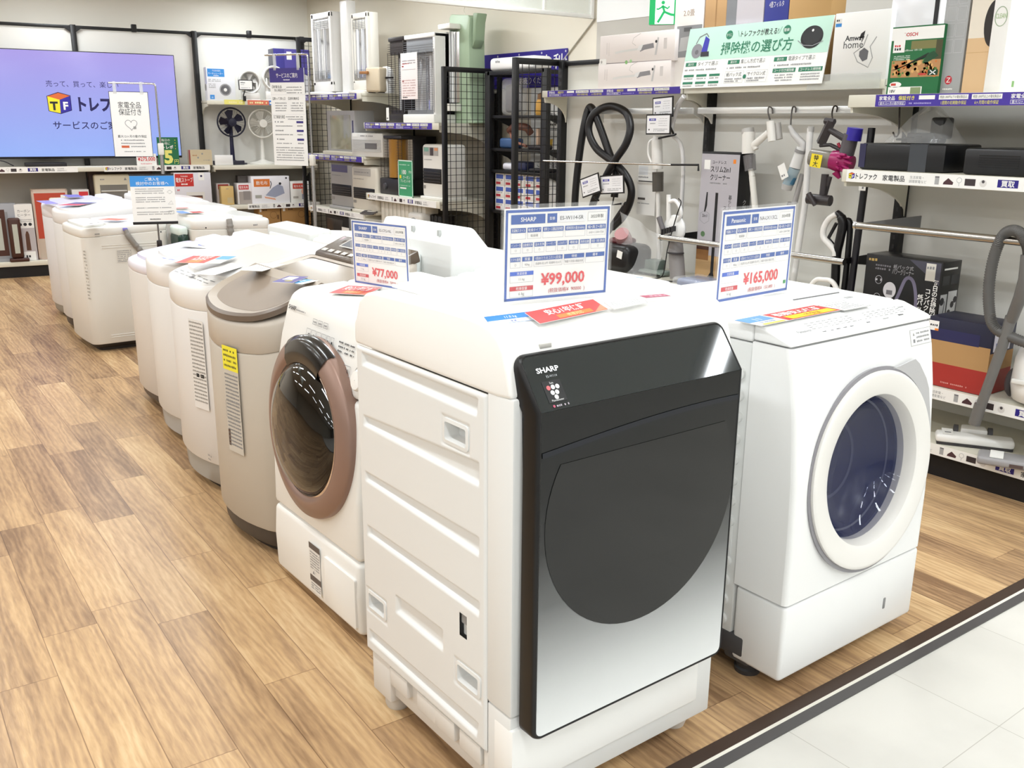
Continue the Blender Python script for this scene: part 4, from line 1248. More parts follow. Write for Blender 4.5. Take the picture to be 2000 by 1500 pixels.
# the green and white sign about choosing a vacuum cleaner
def choose_sign():
    BL, BR, TL = Vector((4.095, 3.853, 1.69)), Vector((4.095, 2.924, 1.693)), Vector((4.155, 3.879, 2.006))
    W_ = (BR - BL).length; H_ = (TL - BL).length
    m = M(PAPER)
    m.plane(BL[:], BR - BL, TL - BL)
    m.box(0, W_, 0, H_, -.006, 0)
    w, h = W_, H_
    GR = mat('bfe3d3', .45); DG = mat('2b7a5c', .5)
    m.rect(0, h * .46, w, h, GR, 1)
    m.text('掃除機の選び方', w * .52, h * .545, h * .165, DG, 'c', 3, bold=.012, maxw=w * .50)
    m.text('トレファクが教える!', w * .53, h * .80, h * .085, INK, 'c', 3, bold=.01, maxw=w * .26)
    m.line([(w * .375, h * .90), (w * .39, h * .80)], .002, DG, 3); m.line([(w * .665, h * .80), (w * .68, h * .90)], .002, DG, 3)
    for u, s in ((.315, 'すぐに'), (.715, '簡単!')): m.disc(w * u, h * .845, h * .07, DG, 3, 20); m.text(s, w * u, h * .82, h * .045, PAPER, 'c', 4, maxw=h * .11)
    # canister cleaner picture
    m.disc(w * .085, h * .62, h * .12, mat('8b8a90', .5), 3, 20); m.disc(w * .085, h * .60, h * .04, mat('6b6a70', .5), 4, 14)
    m.poly([(w * .12, h * .58), (w * .165, h * .56), (w * .17, h * .80), (w * .135, h * .86)], mat('3a3aa8', .5), 4); m.poly([(w * .12, h * .52), (w * .185, h * .52), (w * .18, h * .6), (w * .12, h * .6)], mat('33323a', .5), 5)
    m.line([(w * .07, h * .74), (w * .09, h * .85), (w * .14, h * .90), (w * .16, h * .84)], .006, mat('77757b', .5), 3)
    # robot cleaner picture
    m.disc(w * .885, h * .70, h * .20, mat('141416', .35), 3, 32, h * .17); m.disc(w * .885, h * .73, h * .18, mat('26272a', .35), 4, 32, h * .14); m.disc(w * .885, h * .80, h * .02, PAPER, 5, 12); m.line([(w * .80, h * .66), (w * .84, h * .585), (w * .90, h * .57), (w * .96, h * .63)], .004, mat('8d8f93', .4), 5)
    for i, (s, t) in enumerate((('タイプで選ぶ', 0), ('集じん方式で選ぶ', 0), ('電源タイプで選ぶ', 0))):
        u = w * (.015 + .325 * i)
        m.rect(u, h * .365, u + w * .085, h * .43, DG, 2); m.text('選び方', u + w * .042, h * .38, h * .035, PAPER, 'c', 3)
        m.text(s, u + w * .095, h * .37, h * .06, mat('55565a', .5), 'l', 2, maxw=w * .17)
        m.dashes(u, h * .29, u + w * .25, h * .03, INKG, 2, seed=i)
        if i < 2: m.rect(w * (.325 * i + .318), h * .05, w * (.325 * i + .319), h * .43, mat('c9c9c9', .5), 2)
    for r in range(2):
        for c in range(3): m.rect(w * (.015 + .10 * c), h * (.185 - .12 * r), w * (.095 + .10 * c), h * (.225 - .12 * r), DG, 2); m.dashes(w * (.02 + .10 * c), h * (.145 - .12 * r), w * (.09 + .10 * c), h * .025, INKG, 2, seed=r * 3 + c)
    m.frame(w * .335, h * .06, w * .47, h * .25, .001, GREYP, 2); m.frame(w * .49, h * .06, w * .635, h * .25, .001, GREYP, 2); m.text('紙パック式', w * .40, h * .17, h * .055, INK, 'c', 3, maxw=w * .11); m.text('サイクロン式', w * .56, h * .17, h * .055, INK, 'c', 3, maxw=w * .125); m.disc(w * .48, h * .155, h * .035, DG, 4, 16)
    for u in (.34, .50): m.dashes(w * u, h * .11, w * (u + .12), h * .03, INKG, 3); m.dashes(w * u, h * .075, w * (u + .10), h * .025, INKG, 3, seed=4)
    for u, s in ((.67, 'コード付き掃除機'), (.84, 'コードレス掃除機')):
        m.rect(w * u, h * .19, w * (u + .15), h * .255, DG, 2); m.text(s, w * (u + .075), h * .205, h * .038, PAPER, 'c', 3, maxw=w * .13)
        for k in range(3): m.dashes(w * (u + .02), h * (.14 - .04 * k), w * (u + .14), h * .025, INKG, 2, seed=k)
    m.x = Matrix.Identity(4)
    o = m.build('sign_board', ang=0)
    tag(o, 'mint-green and white sign board about choosing a vacuum cleaner, leaning on boxes', 'sign')
choose_sign()
def amway(m, w, h):
    m.text('Amway', w * .22, h * .585, h * .085, INK, bold=.02); m.text('home', w * .20, h * .475, h * .12, mat('4a4a4c', .5))
    m.poly([(w * .47, h * .60), (w * .50, h * .68), (w * .57, h * .72), (w * .55, h * .62)], INK, 2)
    m.line([(w * .62, h * .66), (w * .56, h * .50), (w * .40, h * .40), (w * .48, h * .27), (w * .68, h * .18), (w * .74, h * .32), (w * .68, h * .48), (w * .78, h * .62)], .004, mat('9c9c9c', .5), 2)
    m.poly([(w * .50, h * .42), (w * .58, h * .47), (w * .66, h * .42), (w * .65, h * .30), (w * .57, h * .27), (w * .50, h * .35)], mat('68686c', .5), 3)
    m.rect(w * .02, h * .80, w * .13, h * .92, PAPER, 2); m.rect(w * .02, h * .80, w * .13, h * .85, SKYB, 3); m.dashes(w * .03, h * .88, w * .12, .01, INK, 3)
carton('large white box with a line drawing of an iron, right end of upper left shelf', (4.125, 2.75, 1.704), 0.297, 0.306, .20, FACE_X, 'f0efed', amway)

# upper right shelf
def bosch(m, w, h):
    GB = mat('1f6b3d', .45)
    m.rect(0, 0, w, h, GB, 1); m.rect(0, h * .80, w, h * .98, PAPER, 2); m.text('BOSCH', w * .24, h * .855, h * .055, mat('c22a30', .5), lay=3, bold=.03, maxw=w * .34)
    m.rect(w * .05, h * .25, w, h * .50, mat('b9895a', .6), 2)
    rd = random.Random(2)
    for k in range(60):
        a, b = rd.uniform(.07, .95), rd.uniform(.27, .48)
        m.disc(w * a, h * b, w * rd.uniform(.02, .05), mat(rd.choice(['c9783a', 'e3b070', '6d8a44', '8d5a34', 'd8a868', '4f7a3a']), .6), 3, 6)
    m.rect(w * .4, h * .66, w, h * .78, mat('7d7a4c', .6), 2); m.rect(w * .88, h * .50, w, h * .78, mat('4a4a30', .6), 3)
    m.poly([(w * .06, h * .36), (w * .16, h * .37), (w * .75, h * .60), (w * .80, h * .56)], mat('15231a', .5), 4); m.poly([(w * .66, h * .46), (w * .76, h * .46), (w * .95, h * .55), (w * .85, h * .62), (w * .74, h * .58)], mat('1d4a2d', .5), 5)
    m.text('LeafBlower 18V-130', w * .25, h * .635, h * .03, mat('dfe8df', .5), lay=3, maxw=w * .6); lines(m, w * .08, h * .56, w * .4, 3, h * .025, h * .014, mat('dfe8df', .5))
    m.rect(w * .05, h * .62, w * .28, h * .90, PAPER, 6); m.dashes(w * .08, h * .70, w * .22, .01, REDC, 7); m.dashes(w * .08, h * .65, w * .24, .012, INK, 7)
    m.rect(w * .60, h * .275, w * .75, h * .305, mat('c9453a', .5), 6); m.rect(w * .78, h * .27, w * .97, h * .35, mat('16402a', .5), 6); m.line([(w * .82, h * .28), (w * .93, h * .34)], .004, PAPER, 7); m.line([(w * .82, h * .34), (w * .93, h * .28)], .004, PAPER, 7)
    m.rect(w * .03, 0, w * .70, h * .11, PAPER, 3); m.text('18V', w * .07, h * .025, h * .05, INK, lay=4, bold=.02); m.rect(w * .48, 0, w * .68, h * .10, mat('8a9a70', .5), 4)
    m.disc(w * .17, h * .145, w * .12, PAPER, 3, 18, w * .05); m.rect(w * .08, h * .13, w * .18, h * .165, mat('c9453a', .5), 4)
carton('green garden tool box with autumn leaves picture, left end of upper right shelf', (3.85, 2.3, 1.626), 0.231, 0.272, .20, FACE_X, '1f6b3d', bosch)
def zbox(m, w, h):
    for r in range(5):
        for c in range(2): m.frame(w * (.12 + .42 * c), h * (.33 + .13 * r), w * (.50 + .42 * c), h * (.44 + .13 * r), .0015, mat('c9cacb', .5))
    m.disc(w * .5, h * .11, w * .15, mat('c0343f', .5), 2, 20, w * .17); m.text('Z', w * .5, h * .09, .022, PAPER, 'c', 3); m.dashes(w * .3, h * .03, w * .7, .007, PAPER)
carton('tall grey box with a small red round emblem, beside the green garden tool box', (3.87, 2.153, 1.626), 0.102, 0.477, .22, FACE_X, 'a9aaab', zbox, rough=.35)
def tanbox(m, w, h):
    m.rect(0, 0, w, h * .45, mat('dcb98e', .5), 1); m.rect(0, h * .45, w, h, mat('e9dfd0', .5), 1); m.rect(0, h * .33, w, h * .335, mat('c9a273', .5), 2)
    P = [(w * (1 - .40 * math.sin(k * PI / 16)), h * (.56 + .19 * math.cos(k * PI / 16))) for k in range(17)]
    m.poly(P, mat('2a2422', .4), 3)
carton('tan photo box showing a round dark robot cleaner on wooden boards', (3.87, 2.043, 1.626), 0.099, 0.464, .22, FACE_X, 'dcbf98', tanbox)
def cleanbox(m, w, h):
    m.line([(w * .5 + w * .36 * math.cos(k * PI / 12), h * .62 + w * .55 * math.sin(k * PI / 12)) for k in range(24)], .003, mat('9cae90', .5), 2, True); m.text('CLEAN', w * .5, h * .605, .02, mat('9fc07f', .5), 'c', 3, maxw=w * .64)
carton('white box with a pale green oval reading CLEAN, at the right edge', (3.86, 1.965, 1.626), 0.065, 0.455, .30, FACE_X, 'f0eeeb', cleanbox, lambda m, w, h: (m.rect(w * .3, h * .05, w * .36, h * .1, mat('7fae6d', .5)), m.disc(w * .5, h * .65, .04, mat('8aa396', .5))))
carton('large glossy white box standing behind the iron box', (4.16, 2.51, 1.626), 0.239, 0.542, .16, FACE_X, 'ecebf0', lambda m, w, h: m.rect(w * .88, h * .3, w * .97, h, INK, 2), rough=.15)

# third shelf: black boxes, bag
def vent(m, w, h):
    m.rect(w * .55, h * .1, w * .56, h * .9, mat('060606', .5)); m.disc(w * .82, h * .5, .008, mat('3a3a3c', .4))
t = thing('appliance_box', 'black appliance with a clear bag of parts lying on it, third shelf', 'appliance', (3.86, 2.28, 1.303))
t.location.z = 1.307; t.location.y = 2.32; t.rotation_euler.z = FACE_X
m = M(mat('18181b', .35)); m.box(-.20, .20, 0, .30, 0, .115, .012); m.use(mat('3b3a55', .2)); m.box(-.201, -.17, -.0015, .05, .01, .112); m.use(mat('4a4d52', .15)); m.box(.04, .12, -.0015, .06, .0, .1155); m.build('body', t)
t2 = thing('accessory_bag', 'clear plastic bag of black cables and parts on the black appliance', 'bag', (3.90, 2.30, 1.423), FACE_X)
m = M(mat('1c1c1e', .4)); m.box(-.06, .07, .05, .16, .0, .045, .01)
m.tube([(-.10 + .035 * math.cos(k * .7) + k * .004, .08 + .03 * math.sin(k * .7), .012 + .0007 * k) for k in range(30)], .005, 6); m.box(.04, .10, .06, .15, .02, .11, .01); m.build('parts', t2)
m = M(BAGM); rd = random.Random(3)
V = []
def bagf(u, v):
    a = 2 * PI * u; r = (1 - v) ** .65
    return ((.17 * math.cos(a)) * r + .02 * v + .012 * math.sin(7 * a + 5 * v) * (1 - v), .10 + .10 * math.sin(a) * r + .01 * math.sin(5 * a), .002 + .15 * v + .012 * math.sin(9 * a + 3 * v) * v)
m.grid(bagf, 36, 14); m.build('plastic_film', t2, ang=80)
t = thing('appliance_box', 'long black slim appliance with a white label, right end of third shelf', 'appliance', (3.85, 1.78, 1.307), FACE_X)
m = M(mat('1b1b1e', .32)); m.box(-.255, .33, 0, .32, 0, .105, .012)
for k in range(6): m.use(mat('0a0a0b', .5)).box(-.19, -.03, -.0012, 0, .03 + k * .009, .034 + k * .009)
m.build('body', t); m = M().plane((.02, -.0006, .03)); m.rect(0, 0, .085, .05, PAPER, 2); m.dashes(.01, .03, .07, .008, INKG, 3); m.dashes(.01, .012, .06, .008, INKG, 3); m.build('label_sticker', t, ang=0)
t = thing('accessory_bag', 'dark red parts in a clear bag with a tag, on the slim black appliance', 'bag', (3.93, 1.64, 1.413), FACE_X)
m = M(mat('4d1c20', .4)); m.box(-.13, .16, .02, .14, 0, .10, .02); m.use(mat('2a2224', .5)); m.box(-.15, .18, .03, .12, .085, .14, .02); m.build('parts', t)
m = M(BAGM); m.box(-.165, .2, .0, .17, -.0, .155, .03, 3); m.build('plastic_film', t, ang=80)
m = M().plane((-.15, -.002, .09)); m.rect(0, 0, .055, .05, PAPER, 2); m.dashes(.006, .03, .05, .007, INKG, 3); m.build('price_tag', t, ang=0)
# ---------------------------------------------------------------- vacuum cleaners and boxes of the right shelving
def world_thing(name, label, cat, loc, group=None):
    return thing(name, label, cat, loc, 0, group), tr(-loc[0], -loc[1], -loc[2])

def powerbox(m, w, h):
    G1 = mat('b9b7bd', .5)
    m.dashes(w * .04, h * .94, w * .16, h * .028, mat('b79a5a', .5), 2)
    m.text('紙パック式', w * .38, h * .90, h * .03, G1); m.text('パワークリーナー', w * .37, h * .85, h * .045, G1, maxw=w * .28); m.dashes(w * .14, h * .90, w * .36, h * .02, mat('77757c', .5)); m.dashes(w * .14, h * .87, w * .34, h * .02, mat('77757c', .5))
    for k in range(3): m.line([(w * .20 + w * .045 * math.cos(q * PI / 10), h * (.78 - .16 * k) + w * .05 * math.sin(q * PI / 10)) for q in range(20)], .002, G1, 2, True); m.dashes(w * .16, h * (.77 - .16 * k), w * .24, .012, G1, 3, seed=k)
    m.disc(w * .36, h * .70, w * .085, mat('c9c7cc', .5), 2, 28, w * .10); m.rect(w * .32, h * .66, w * .40, h * .70, mat('6a686e', .5), 3)
    m.line([tuple(q[:2]) for q in spline([(w * .36, h * .42, 0), (w * .48, h * .66, 0), (w * .56, h * .82, 0), (w * .66, h * .80, 0), (w * .72, h * .62, 0), (w * .68, h * .44, 0), (w * .50, h * .50, 0), (w * .38, h * .36, 0)], 8)], .016, mat('6f6a80', .4), 3)
    m.poly([(w * .58, h * .99), (w * .98, h * .99), (w * .98, h * .80)], mat('4b4a58', .4), 1)
    m.rect(w * .80, h * .83, w * .92, h * .98, mat('dad7d0', .5), 4); m.dashes(w * .81, h * .93, w * .91, .014, INKG, 5)
    for i, (s, v0) in enumerate((('毎日のお掃除が楽しくなる。', .80), ('コンパクトで使いやすい', .72), ('紙パック式クリーナー', .66))):
        m.text(s, w * (.94 - .085 * i), h * v0, h * .042, PAPER, 'c', 3, bold=.015, vert=True)
def powerside(m, w, h):
    m.rect(w * .1, h * .93, w * .8, h * .945, PAPER, 2)
    for a, b, c, d, cc in ((.08, .80, .44, .88, '3a3a3c'), (.52, .80, .92, .88, '3a3a3c'), (.06, .10, .40, .72, 'c9c9ca'), (.46, .46, .92, .74, 'd3d3d4'), (.46, .34, .85, .40, '2f3f38'), (.42, .02, .90, .26, '8b8b8c')): m.rect(w * a, h * b, w * c, h * d, mat(cc, .5), 2)
    m.line([(w * .30, h * .66), (w * .27, h * .40), (w * .12, h * .30), (w * .22, h * .16)], .006, mat('55535a', .5), 3); m.disc(w * .16, h * .66, .018, INK, 3, 14)
    for u, v in ((.58, .55), (.72, .62), (.85, .66), (.78, .50)): m.disc(w * u, h * v, .016, mat('3a3638', .5), 3, 8)
carton('black boxed power cleaner with white vertical lettering, on the lower right shelf', (4, 2.33, 0.4), 0.377, 0.519, .16, FACE_X, '131214', powerbox, powerside, rough=.3)
def navybox(m, w, h):
    m.rect(0, 0, w, h * .34, mat('a8322c', .5), 1); m.rect(0, h * .34, w, h * .68, mat('b58d5d', .6), 1); m.rect(0, h * .67, w * .82, h * .84, mat('2c2c55', .4), 2); m.dashes(w * .3, h * .055, w * .72, .008, mat('d8958c', .5), 2); m.rect(0, h * .80, w * .16, h * .94, PAPER, 3); m.dashes(w * .02, h * .86, w * .14, .01, INK, 4); m.rect(w * .10, h * .80, w * .16, h * .83, ORANGE, 4)
def navyside(m, w, h):
    m.rect(0, 0, w, h * .34, mat('93291f', .5), 1); m.rect(0, h * .34, w, h * .60, mat('a57c4a', .6), 1); m.rect(w * .1, h * .62, w * .8, h * .88, mat('dad8e2', .5), 2); m.rect(w * .2, h * .66, w * .7, h * .74, mat('3a3f8f', .5), 3)
carton('navy, tan and red banded box with a price sticker, on the lower right shelf', (3.885, 1.969, 0.402), 0.278, 0.3, .20, FACE_X, '1e1e38', navybox, navyside, rough=.4)

# canister vacuum with its grey hose over the steel rail
t, Q = world_thing('canister_vacuum', 'white canister vacuum with grey corrugated hose looped over the steel rail', 'vacuum cleaner', (3.95, 1.62, .4))
m = M(mat('f2f1ee', .25)).at(tr(0, 0, 0))
body = []
for u, zz, ry, rx in ((0, .0, .10, .07), (.1, .02, .125, .13), (.35, .08, .135, .15), (.6, .19, .13, .145), (.8, .27, .11, .11), (1, .31, .05, .05)):
    body.append([(.02 + rx * math.cos(k * PI / 12), ry * math.sin(k * PI / 12), zz) for k in range(24)])
m.loft(body); b = m.build('body', t, ang=70)
m = M(mat('4a4648', .4)); m.lathe([(.0, -.012), (.055, -.01), (.065, 0), (.055, .012), (0, .014)], (.0, .128, .075), (0, 1, 0), 22); m.build('wheel', b)
m = M(mat('e4e3df', .3)); m.box(-.135, -.12, -.10, .08, .10, .12, .005); m.use(INK); m.box(-.122, -.118, -.03, .0, .205, .22); m.build('front_trim', b)
HG = mat('5c5a58', .45)
m = M(HG).at(Q)
hp = spline([(3.84, 1.60, .66), (3.815, 1.70, .68), (3.8, 1.787, 0.715), (3.8, 1.821, 0.793), (3.8, 1.835, 0.906), (3.8, 1.827, 1.019), (3.79, 1.796, 1.092), (3.76, 1.735, 1.107), (3.75, 1.688, 1.062), (3.74, 1.67, 1.021)], 22)
m.tube(hp, [.021 + (.0016 if i % 2 else -.0012) for i in range(len(hp))], 14); m.build('hose', t, ang=70)
m = M(mat('6a6866', .4)).at(Q)
m.tube([(3.74, 1.674, 1.025), (3.74, 1.668, 0.933), (3.76, 1.688, 0.859), (3.8, 1.727, 0.756)], [.026, .027, .024, .022], 14); m.build('handle_grip', t, ang=60)
m = M(mat('6f6d6b', .4)).at(Q)
m.tube([(3.8, 1.729, 0.77), (3.805, 1.748, 0.647), (3.81, 1.814, 0.311)], [.022, .0205, .0205], 14); m.tube([(3.81, 1.803, 0.386), (3.81, 1.817, 0.297)], [.024, .024], 14); wn = m.build('tube', t, ang=60)
t, Q = world_thing('floor_head', 'white vacuum floor head with small grey wheels and a price tag', 'vacuum part', (3.96, 1.88, .158))
a = math.radians(-58)
F = rotz(a)
m = M(mat('f4f3f1', .3)).at(F)
m.box(-.155, .155, -.05, .035, .006, .045, .014, 3); m.prism([(-.055, .03), (.055, .03), (.048, .10), (-.048, .10)], .01, .06, 'z', .008); m.use(mat('3a383a', .5)); m.box(-.15, .15, -.048, .03, 0, .012); b = m.build('head', t)
for s in (-1, 1):
    m = M(mat('57565a', .5)).at(F); m.cyl((s * .060, .085, .03), (s * .078, .085, .03), .028, n=16); m.build('wheel', t)
m = M(PAPER).at(F); m.box(-.13, -.085, -.04, .045, .046, .048); m.use(INKG); m.box(-.12, -.095, -.02, -.005, .048, .0485); m.build('price_tag', t)
t, Q = world_thing('floor_head', 'grey flat vacuum floor head with a white paper tag, overhanging the lowest shelf', 'vacuum part', (3.86, 1.62, .158))
F = rotz(math.radians(-66))
m = M(mat('9c9a9c', .4)).at(F); m.box(-.17, .17, -.07, .05, .0, .035, .012, 3); m.prism([(-.0, .0), (.12, .0), (.10, .09), (.02, .09)], .02, .065, 'z', .01); m.use(mat('5a4a48', .5)); m.box(-.05, .0, -.072, -.068, .008, .022); m.build('head', t)
m = M(PAPER).at(F); m.box(-.125, -.075, -.06, .04, .036, .038); m.build('price_tag', t)

# slim cleaner box
def slimbox(m, w, h):
    D = mat('1b1a1c', .5)
    m.rect(0, 0, w, h * .985, mat('b7b3ba', .5), 1)
    m.text('コードレス', w * .48, h * .915, h * .022, D, 'c', 3); m.text('スリム2in1', w * .52, h * .855, h * .04, D, 'c', 3, bold=.01, maxw=w * .52); m.text('クリーナー', w * .52, h * .795, h * .04, D, 'c', 3, bold=.01, maxw=w * .52); m.dashes(w * .26, h * .765, w * .72, h * .012, INKG, 3)
    m.rect(w * .08, h * .87, w * .24, h * .94, PAPER, 3); m.rect(w * .84, h * .92, w * .91, h * .95, ORANGE, 3)
    m.poly([(w * .43, h * .70), (w * .50, h * .70), (w * .50, h * .09), (w * .54, h * .04), (w * .30, h * .03), (w * .42, h * .09)], D, 4)
    m.poly([(w * .19, h * .70), (w * .22, h * .70), (w * .22, h * .60), (w * .18, h * .55), (w * .15, h * .55)], D, 4)
    m.line([(w * .17 + w * .14 * math.cos(k * PI / 3 + PI / 6), h * .51 + w * .14 * math.sin(k * PI / 3 + PI / 6)) for k in range(6)], .002, INKG, 3, True); m.text('2in1', w * .17, h * .51, h * .025, D, 'c', 4, maxw=w * .2)
    m.text('暮らしになじむ', w * .82, h * .66, h * .026, D, 'c', 3, vert=True); m.text('スリムデザイン', w * .70, h * .58, h * .026, D, 'c', 3, vert=True)
    m.rect(0, h * .02, w * .98, h * .22, mat('c09c6e', .6), 2); m.rect(0, h * .18, w * .34, h * .30, mat('8a5f34', .6), 3); m.rect(0, h * .26, w * .34, h * .30, mat('4c2f22', .6), 4); m.disc(w * .15, h * .38, w * .06, mat('5a7a55', .6), 3, 9)
carton('tall mauve-grey slim cordless cleaner box with black side, on the left shelf', (4.08, 3.511, 0.627), 0.267, 0.725, .11, FACE_X, '121113', slimbox, lambda m, w, h: (m.text('クリーナー', w * .55, h * .62, h * .034, mat('c9c7c9', .5), 'c', 2, vert=True), m.text('コードレス', w * .25, h * .50, h * .022, mat('a9a7a9', .5), 'c', 2, vert=True)))

# hanging cordless cleaners (world points on planes parallel to the rail)
def hook(Q, x, px, par):
    m = M(mat('6f6b69', .3, .8)).at(Q)
    return m
VW = mat('ece9e4', .3); VG = mat('b9b6b3', .4)
t, Q = world_thing('stick_vacuum', 'white cordless stick vacuum with clear dust cup hung from the rail by a hook', 'vacuum cleaner', (4.12, 3.293, 0.975))
m = M(VW).at(Q); m.tube([(4.12, 3.366, 1.459), (4.12, 3.356, 1.348)], [.034, .036], 18); m.use(VG); m.tube([(4.12, 3.375, 1.477), (4.12, 3.369, 1.454)], [.033, .034], 18); mb = m.build('motor_body', t, ang=60)
m = M(mat('8d8a8c', .08, alpha=.55)).at(Q); m.tube([(4.12, 3.352, 1.34), (4.12, 3.334, 1.261)], [.034, .030], 18); m.use(mat('5a5054', .4)); m.tube([(4.12, 3.352, 1.343), (4.12, 3.339, 1.274)], [.020, .014], 12); m.build('dust_cup', t, ang=60)
m = M(mat('e9e6df', .3)).at(Q); m.tube([(4.12, 3.335, 1.269), (4.12, 3.321, 1.23)], [.014, .016], 14); m.tube([(4.12, 3.321, 1.23), (4.12, 3.265, 0.977), (4.12, 3.201, 0.668)], [.017, .017, .017], 14); m.build('tube', t, ang=60)
m = M(VW).at(Q); m.tube([(4.12, 3.326, 1.391), (4.11, 3.225, 1.461)], [.020, .017], 14); m.tube([(4.12, 3.327, 1.402), (4.12, 3.307, 1.371)], [.022, .014], 12); m.tube([(4.1, 3.213, 1.514), (4.1, 3.193, 1.415)], [.021, .021], 14); m.use(VG); m.tube([(4.13, 3.193, 1.507), (4.13, 3.172, 1.425)], [.018, .018], 12); m.build('handle', t, ang=60)
m = M(mat('5a5654', .3, .8)).at(Q); m.tube(spline([(4.17, 3.272, 1.522), (4.17, 3.289, 1.564), (4.175, 3.289, 1.587), (4.18, 3.272, 1.579), (4.18, 3.266, 1.553)], 6), .004, 8); m.build('hook', t, ang=60)

t, Q = world_thing('stick_vacuum', 'pale grey folding stick vacuum hung second on the rail, with a white tag', 'vacuum cleaner', (4.1, 3.084, 1.047))
m = M(mat('c3c1c0', .35)).at(Q); m.tube([(4.12, 3.108, 1.492), (4.12, 3.078, 1.452), (4.11, 3.007, 1.403), (4.11, 3.01, 1.378)], [.010, .016, .019, .019], 14); m.build('neck', t, ang=60)
m = M(mat('d3d1cf', .35)).at(Q); m.tube([(4.11, 3.015, 1.388), (4.1, 3.037, 1.287)], [.024, .030], 16); m.use(mat('8d8b8b', .5)); m.tube([(4.105, 3.016, 1.378), (4.105, 3.021, 1.363)], [.0265, .0275], 16); m.build('motor_body', t, ang=60)
m = M(mat('a9c0cc', .1, alpha=.6)).at(Q); m.tube([(4.1, 3.037, 1.287), (4.1, 3.074, 1.198)], [.028, .028], 14); m.use(mat('3f6f8c', .3)); m.tube([(4.1, 3.044, 1.243), (4.1, 3.057, 1.209)], [.020, .020], 12); m.use(mat('b9b7b5', .4)); m.tube([(4.1, 3.072, 1.204), (4.1, 3.079, 1.177)], [.030, .026], 14); m.build('dust_cup', t, ang=60)
m = M(mat('a7a4a3', .4)).at(Q); m.tube([(4.13, 3.012, 1.257), (4.13, 3.041, 1.114), (4.13, 3.077, 1.067)], [.012, .014, .014], 10); m.use(mat('8a8786', .4)); m.tube([(4.13, 3.065, 1.11), (4.13, 3.082, 1.051)], [.018, .017], 10); m.build('folded_tube', t, ang=60)
m = M(PAPER).plane((4.06, 3.082, 1.225), (0, -.9, .45), (0, .3, 1)); m.x = Q @ m.x; m.rect(0, 0, .045, .075, PAPER, 2); m.dashes(.006, .012, .035, .012, INKG, 3); m.build('price_tag', t, ang=0)
m = M(mat('5a5654', .3, .8)).at(Q); m.tube(spline([(4.15, 3.123, 1.482), (4.16, 3.132, 1.553), (4.175, 3.137, 1.586), (4.18, 3.124, 1.581), (4.18, 3.122, 1.558)], 6), .004, 8); m.build('hook', t, ang=60)

t, Q = world_thing('vacuum_tube', 'plain white straight vacuum tube standing between the hung cleaners', 'vacuum part', (4.08, 2.95, 0.585))
m = M(mat('e6e4e2', .35)).at(tr(0, 0, 0))
base = Vector((4.08, 2.95, 0.585))
m = M(mat('e6e4e2', .35)).at(Q); m.tube([(4.12, 2.981, 1.483), (4.1, 2.958, 1.108), (4.08, 2.98, .627)], [.016, .016, .016], 16); m.use(VG); m.tube([(4.12, 2.978, 1.491), (4.12, 2.979, 1.466)], [.0165, .0168], 16); m.build('tube', t, ang=60)

t, Q = world_thing('handheld_vacuum', 'dark grey and magenta cordless cleaner with a purple cap and yellow sticker, hung up', 'vacuum cleaner', (4.05, 2.81, 1.121))
DK = mat('3c3739', .38)
m = M(DK).at(Q)
A, Bq = Vector((4.05, 2.815, 1.517)), Vector((4.05, 2.863, 1.412))
m.tube([A, Bq], [.026, .028], 4); m.tube([(4.05, 2.849, 1.517), (4.05, 2.797, 1.513)], [.016, .014], 8); bt = m.build('battery', t, ang=30)
m = M(DK).at(Q); m.tube([(4.05, 2.827, 1.479), (4.05, 2.726, 1.433)], [.014, .017], 12); m.tube([(4.05, 2.865, 1.402), (4.05, 2.808, 1.406), (4.05, 2.74, 1.381)], [.010, .009, .011], 10); m.use(mat('a32340', .4)); m.tube([(4.04, 2.759, 1.414), (4.04, 2.746, 1.395)], [.008, .006], 8); m.build('handle', t, ang=60)
m = M(mat('5a5559', .35)).at(Q); m.tube([(4.05, 2.698, 1.455), (4.05, 2.715, 1.363)], [.036, .035], 20); m.build('cyclone_housing', t, ang=60)
m = M(mat('3a2fa6', .3)).at(Q); m.tube([(4.05, 2.68, 1.485), (4.05, 2.687, 1.429)], [.036, .037], 20); m.build('filter_cap', t, ang=60)
m = M(mat('8e897f', .12, alpha=.85)).at(Q); m.tube([(4.02, 2.893, 1.348), (4.05, 2.788, 1.334)], [.040, .042], 22); m.build('dust_cup', t, ang=60)
m = M(mat('9d1d5e', .3)).at(Q); m.tube([(4.04, 2.787, 1.337), (4.05, 2.748, 1.331), (4.06, 2.684, 1.321)], [.044, .052, .036], 20)
for k in range(8):
    q = k * PI / 4
    m.tube([Vector((4.02, 2.727, 1.332)) + Vector((0, .03 * math.cos(q), .03 * math.sin(q))), Vector((4, 2.685, 1.324)) + Vector((0, .038 * math.cos(q), .038 * math.sin(q)))], [.010, .006], 8)
m.tube([(4.03, 2.751, 1.283), (4.04, 2.732, 1.252)], [.02, .008], 10)
m.build('cyclone', t, ang=60)
m = M().plane((3.978, 2.864, 1.304), (0, -1, -.12), (0, .0, 1)); m.x = Q @ m.x; m.rect(0, 0, .062, .062, YELL, 2); m.text('特', .03, .034, .022, INK, 'c', 3, bold=.02); m.text('大', .03, .006, .022, INK, 'c', 3, bold=.02); m.build('yellow_sticker', t, ang=0)
m = M(DK).at(Q); m.tube([(4.05, 2.821, 1.267), (4.05, 2.823, 1.157)], [.018, .018], 12); m.tube([(4.06, 2.803, 1.256), (4.06, 2.821, 1.157)], [.014, .012], 10); m.tube([(4.04, 2.9, 1.145), (4.05, 2.777, 1.142)], [.026, .026], 16); m.tube([(4, 2.871, 1.173), (4, 2.827, 1.121)], [.014, .012], 10); m.build('motor_head', t, ang=60)
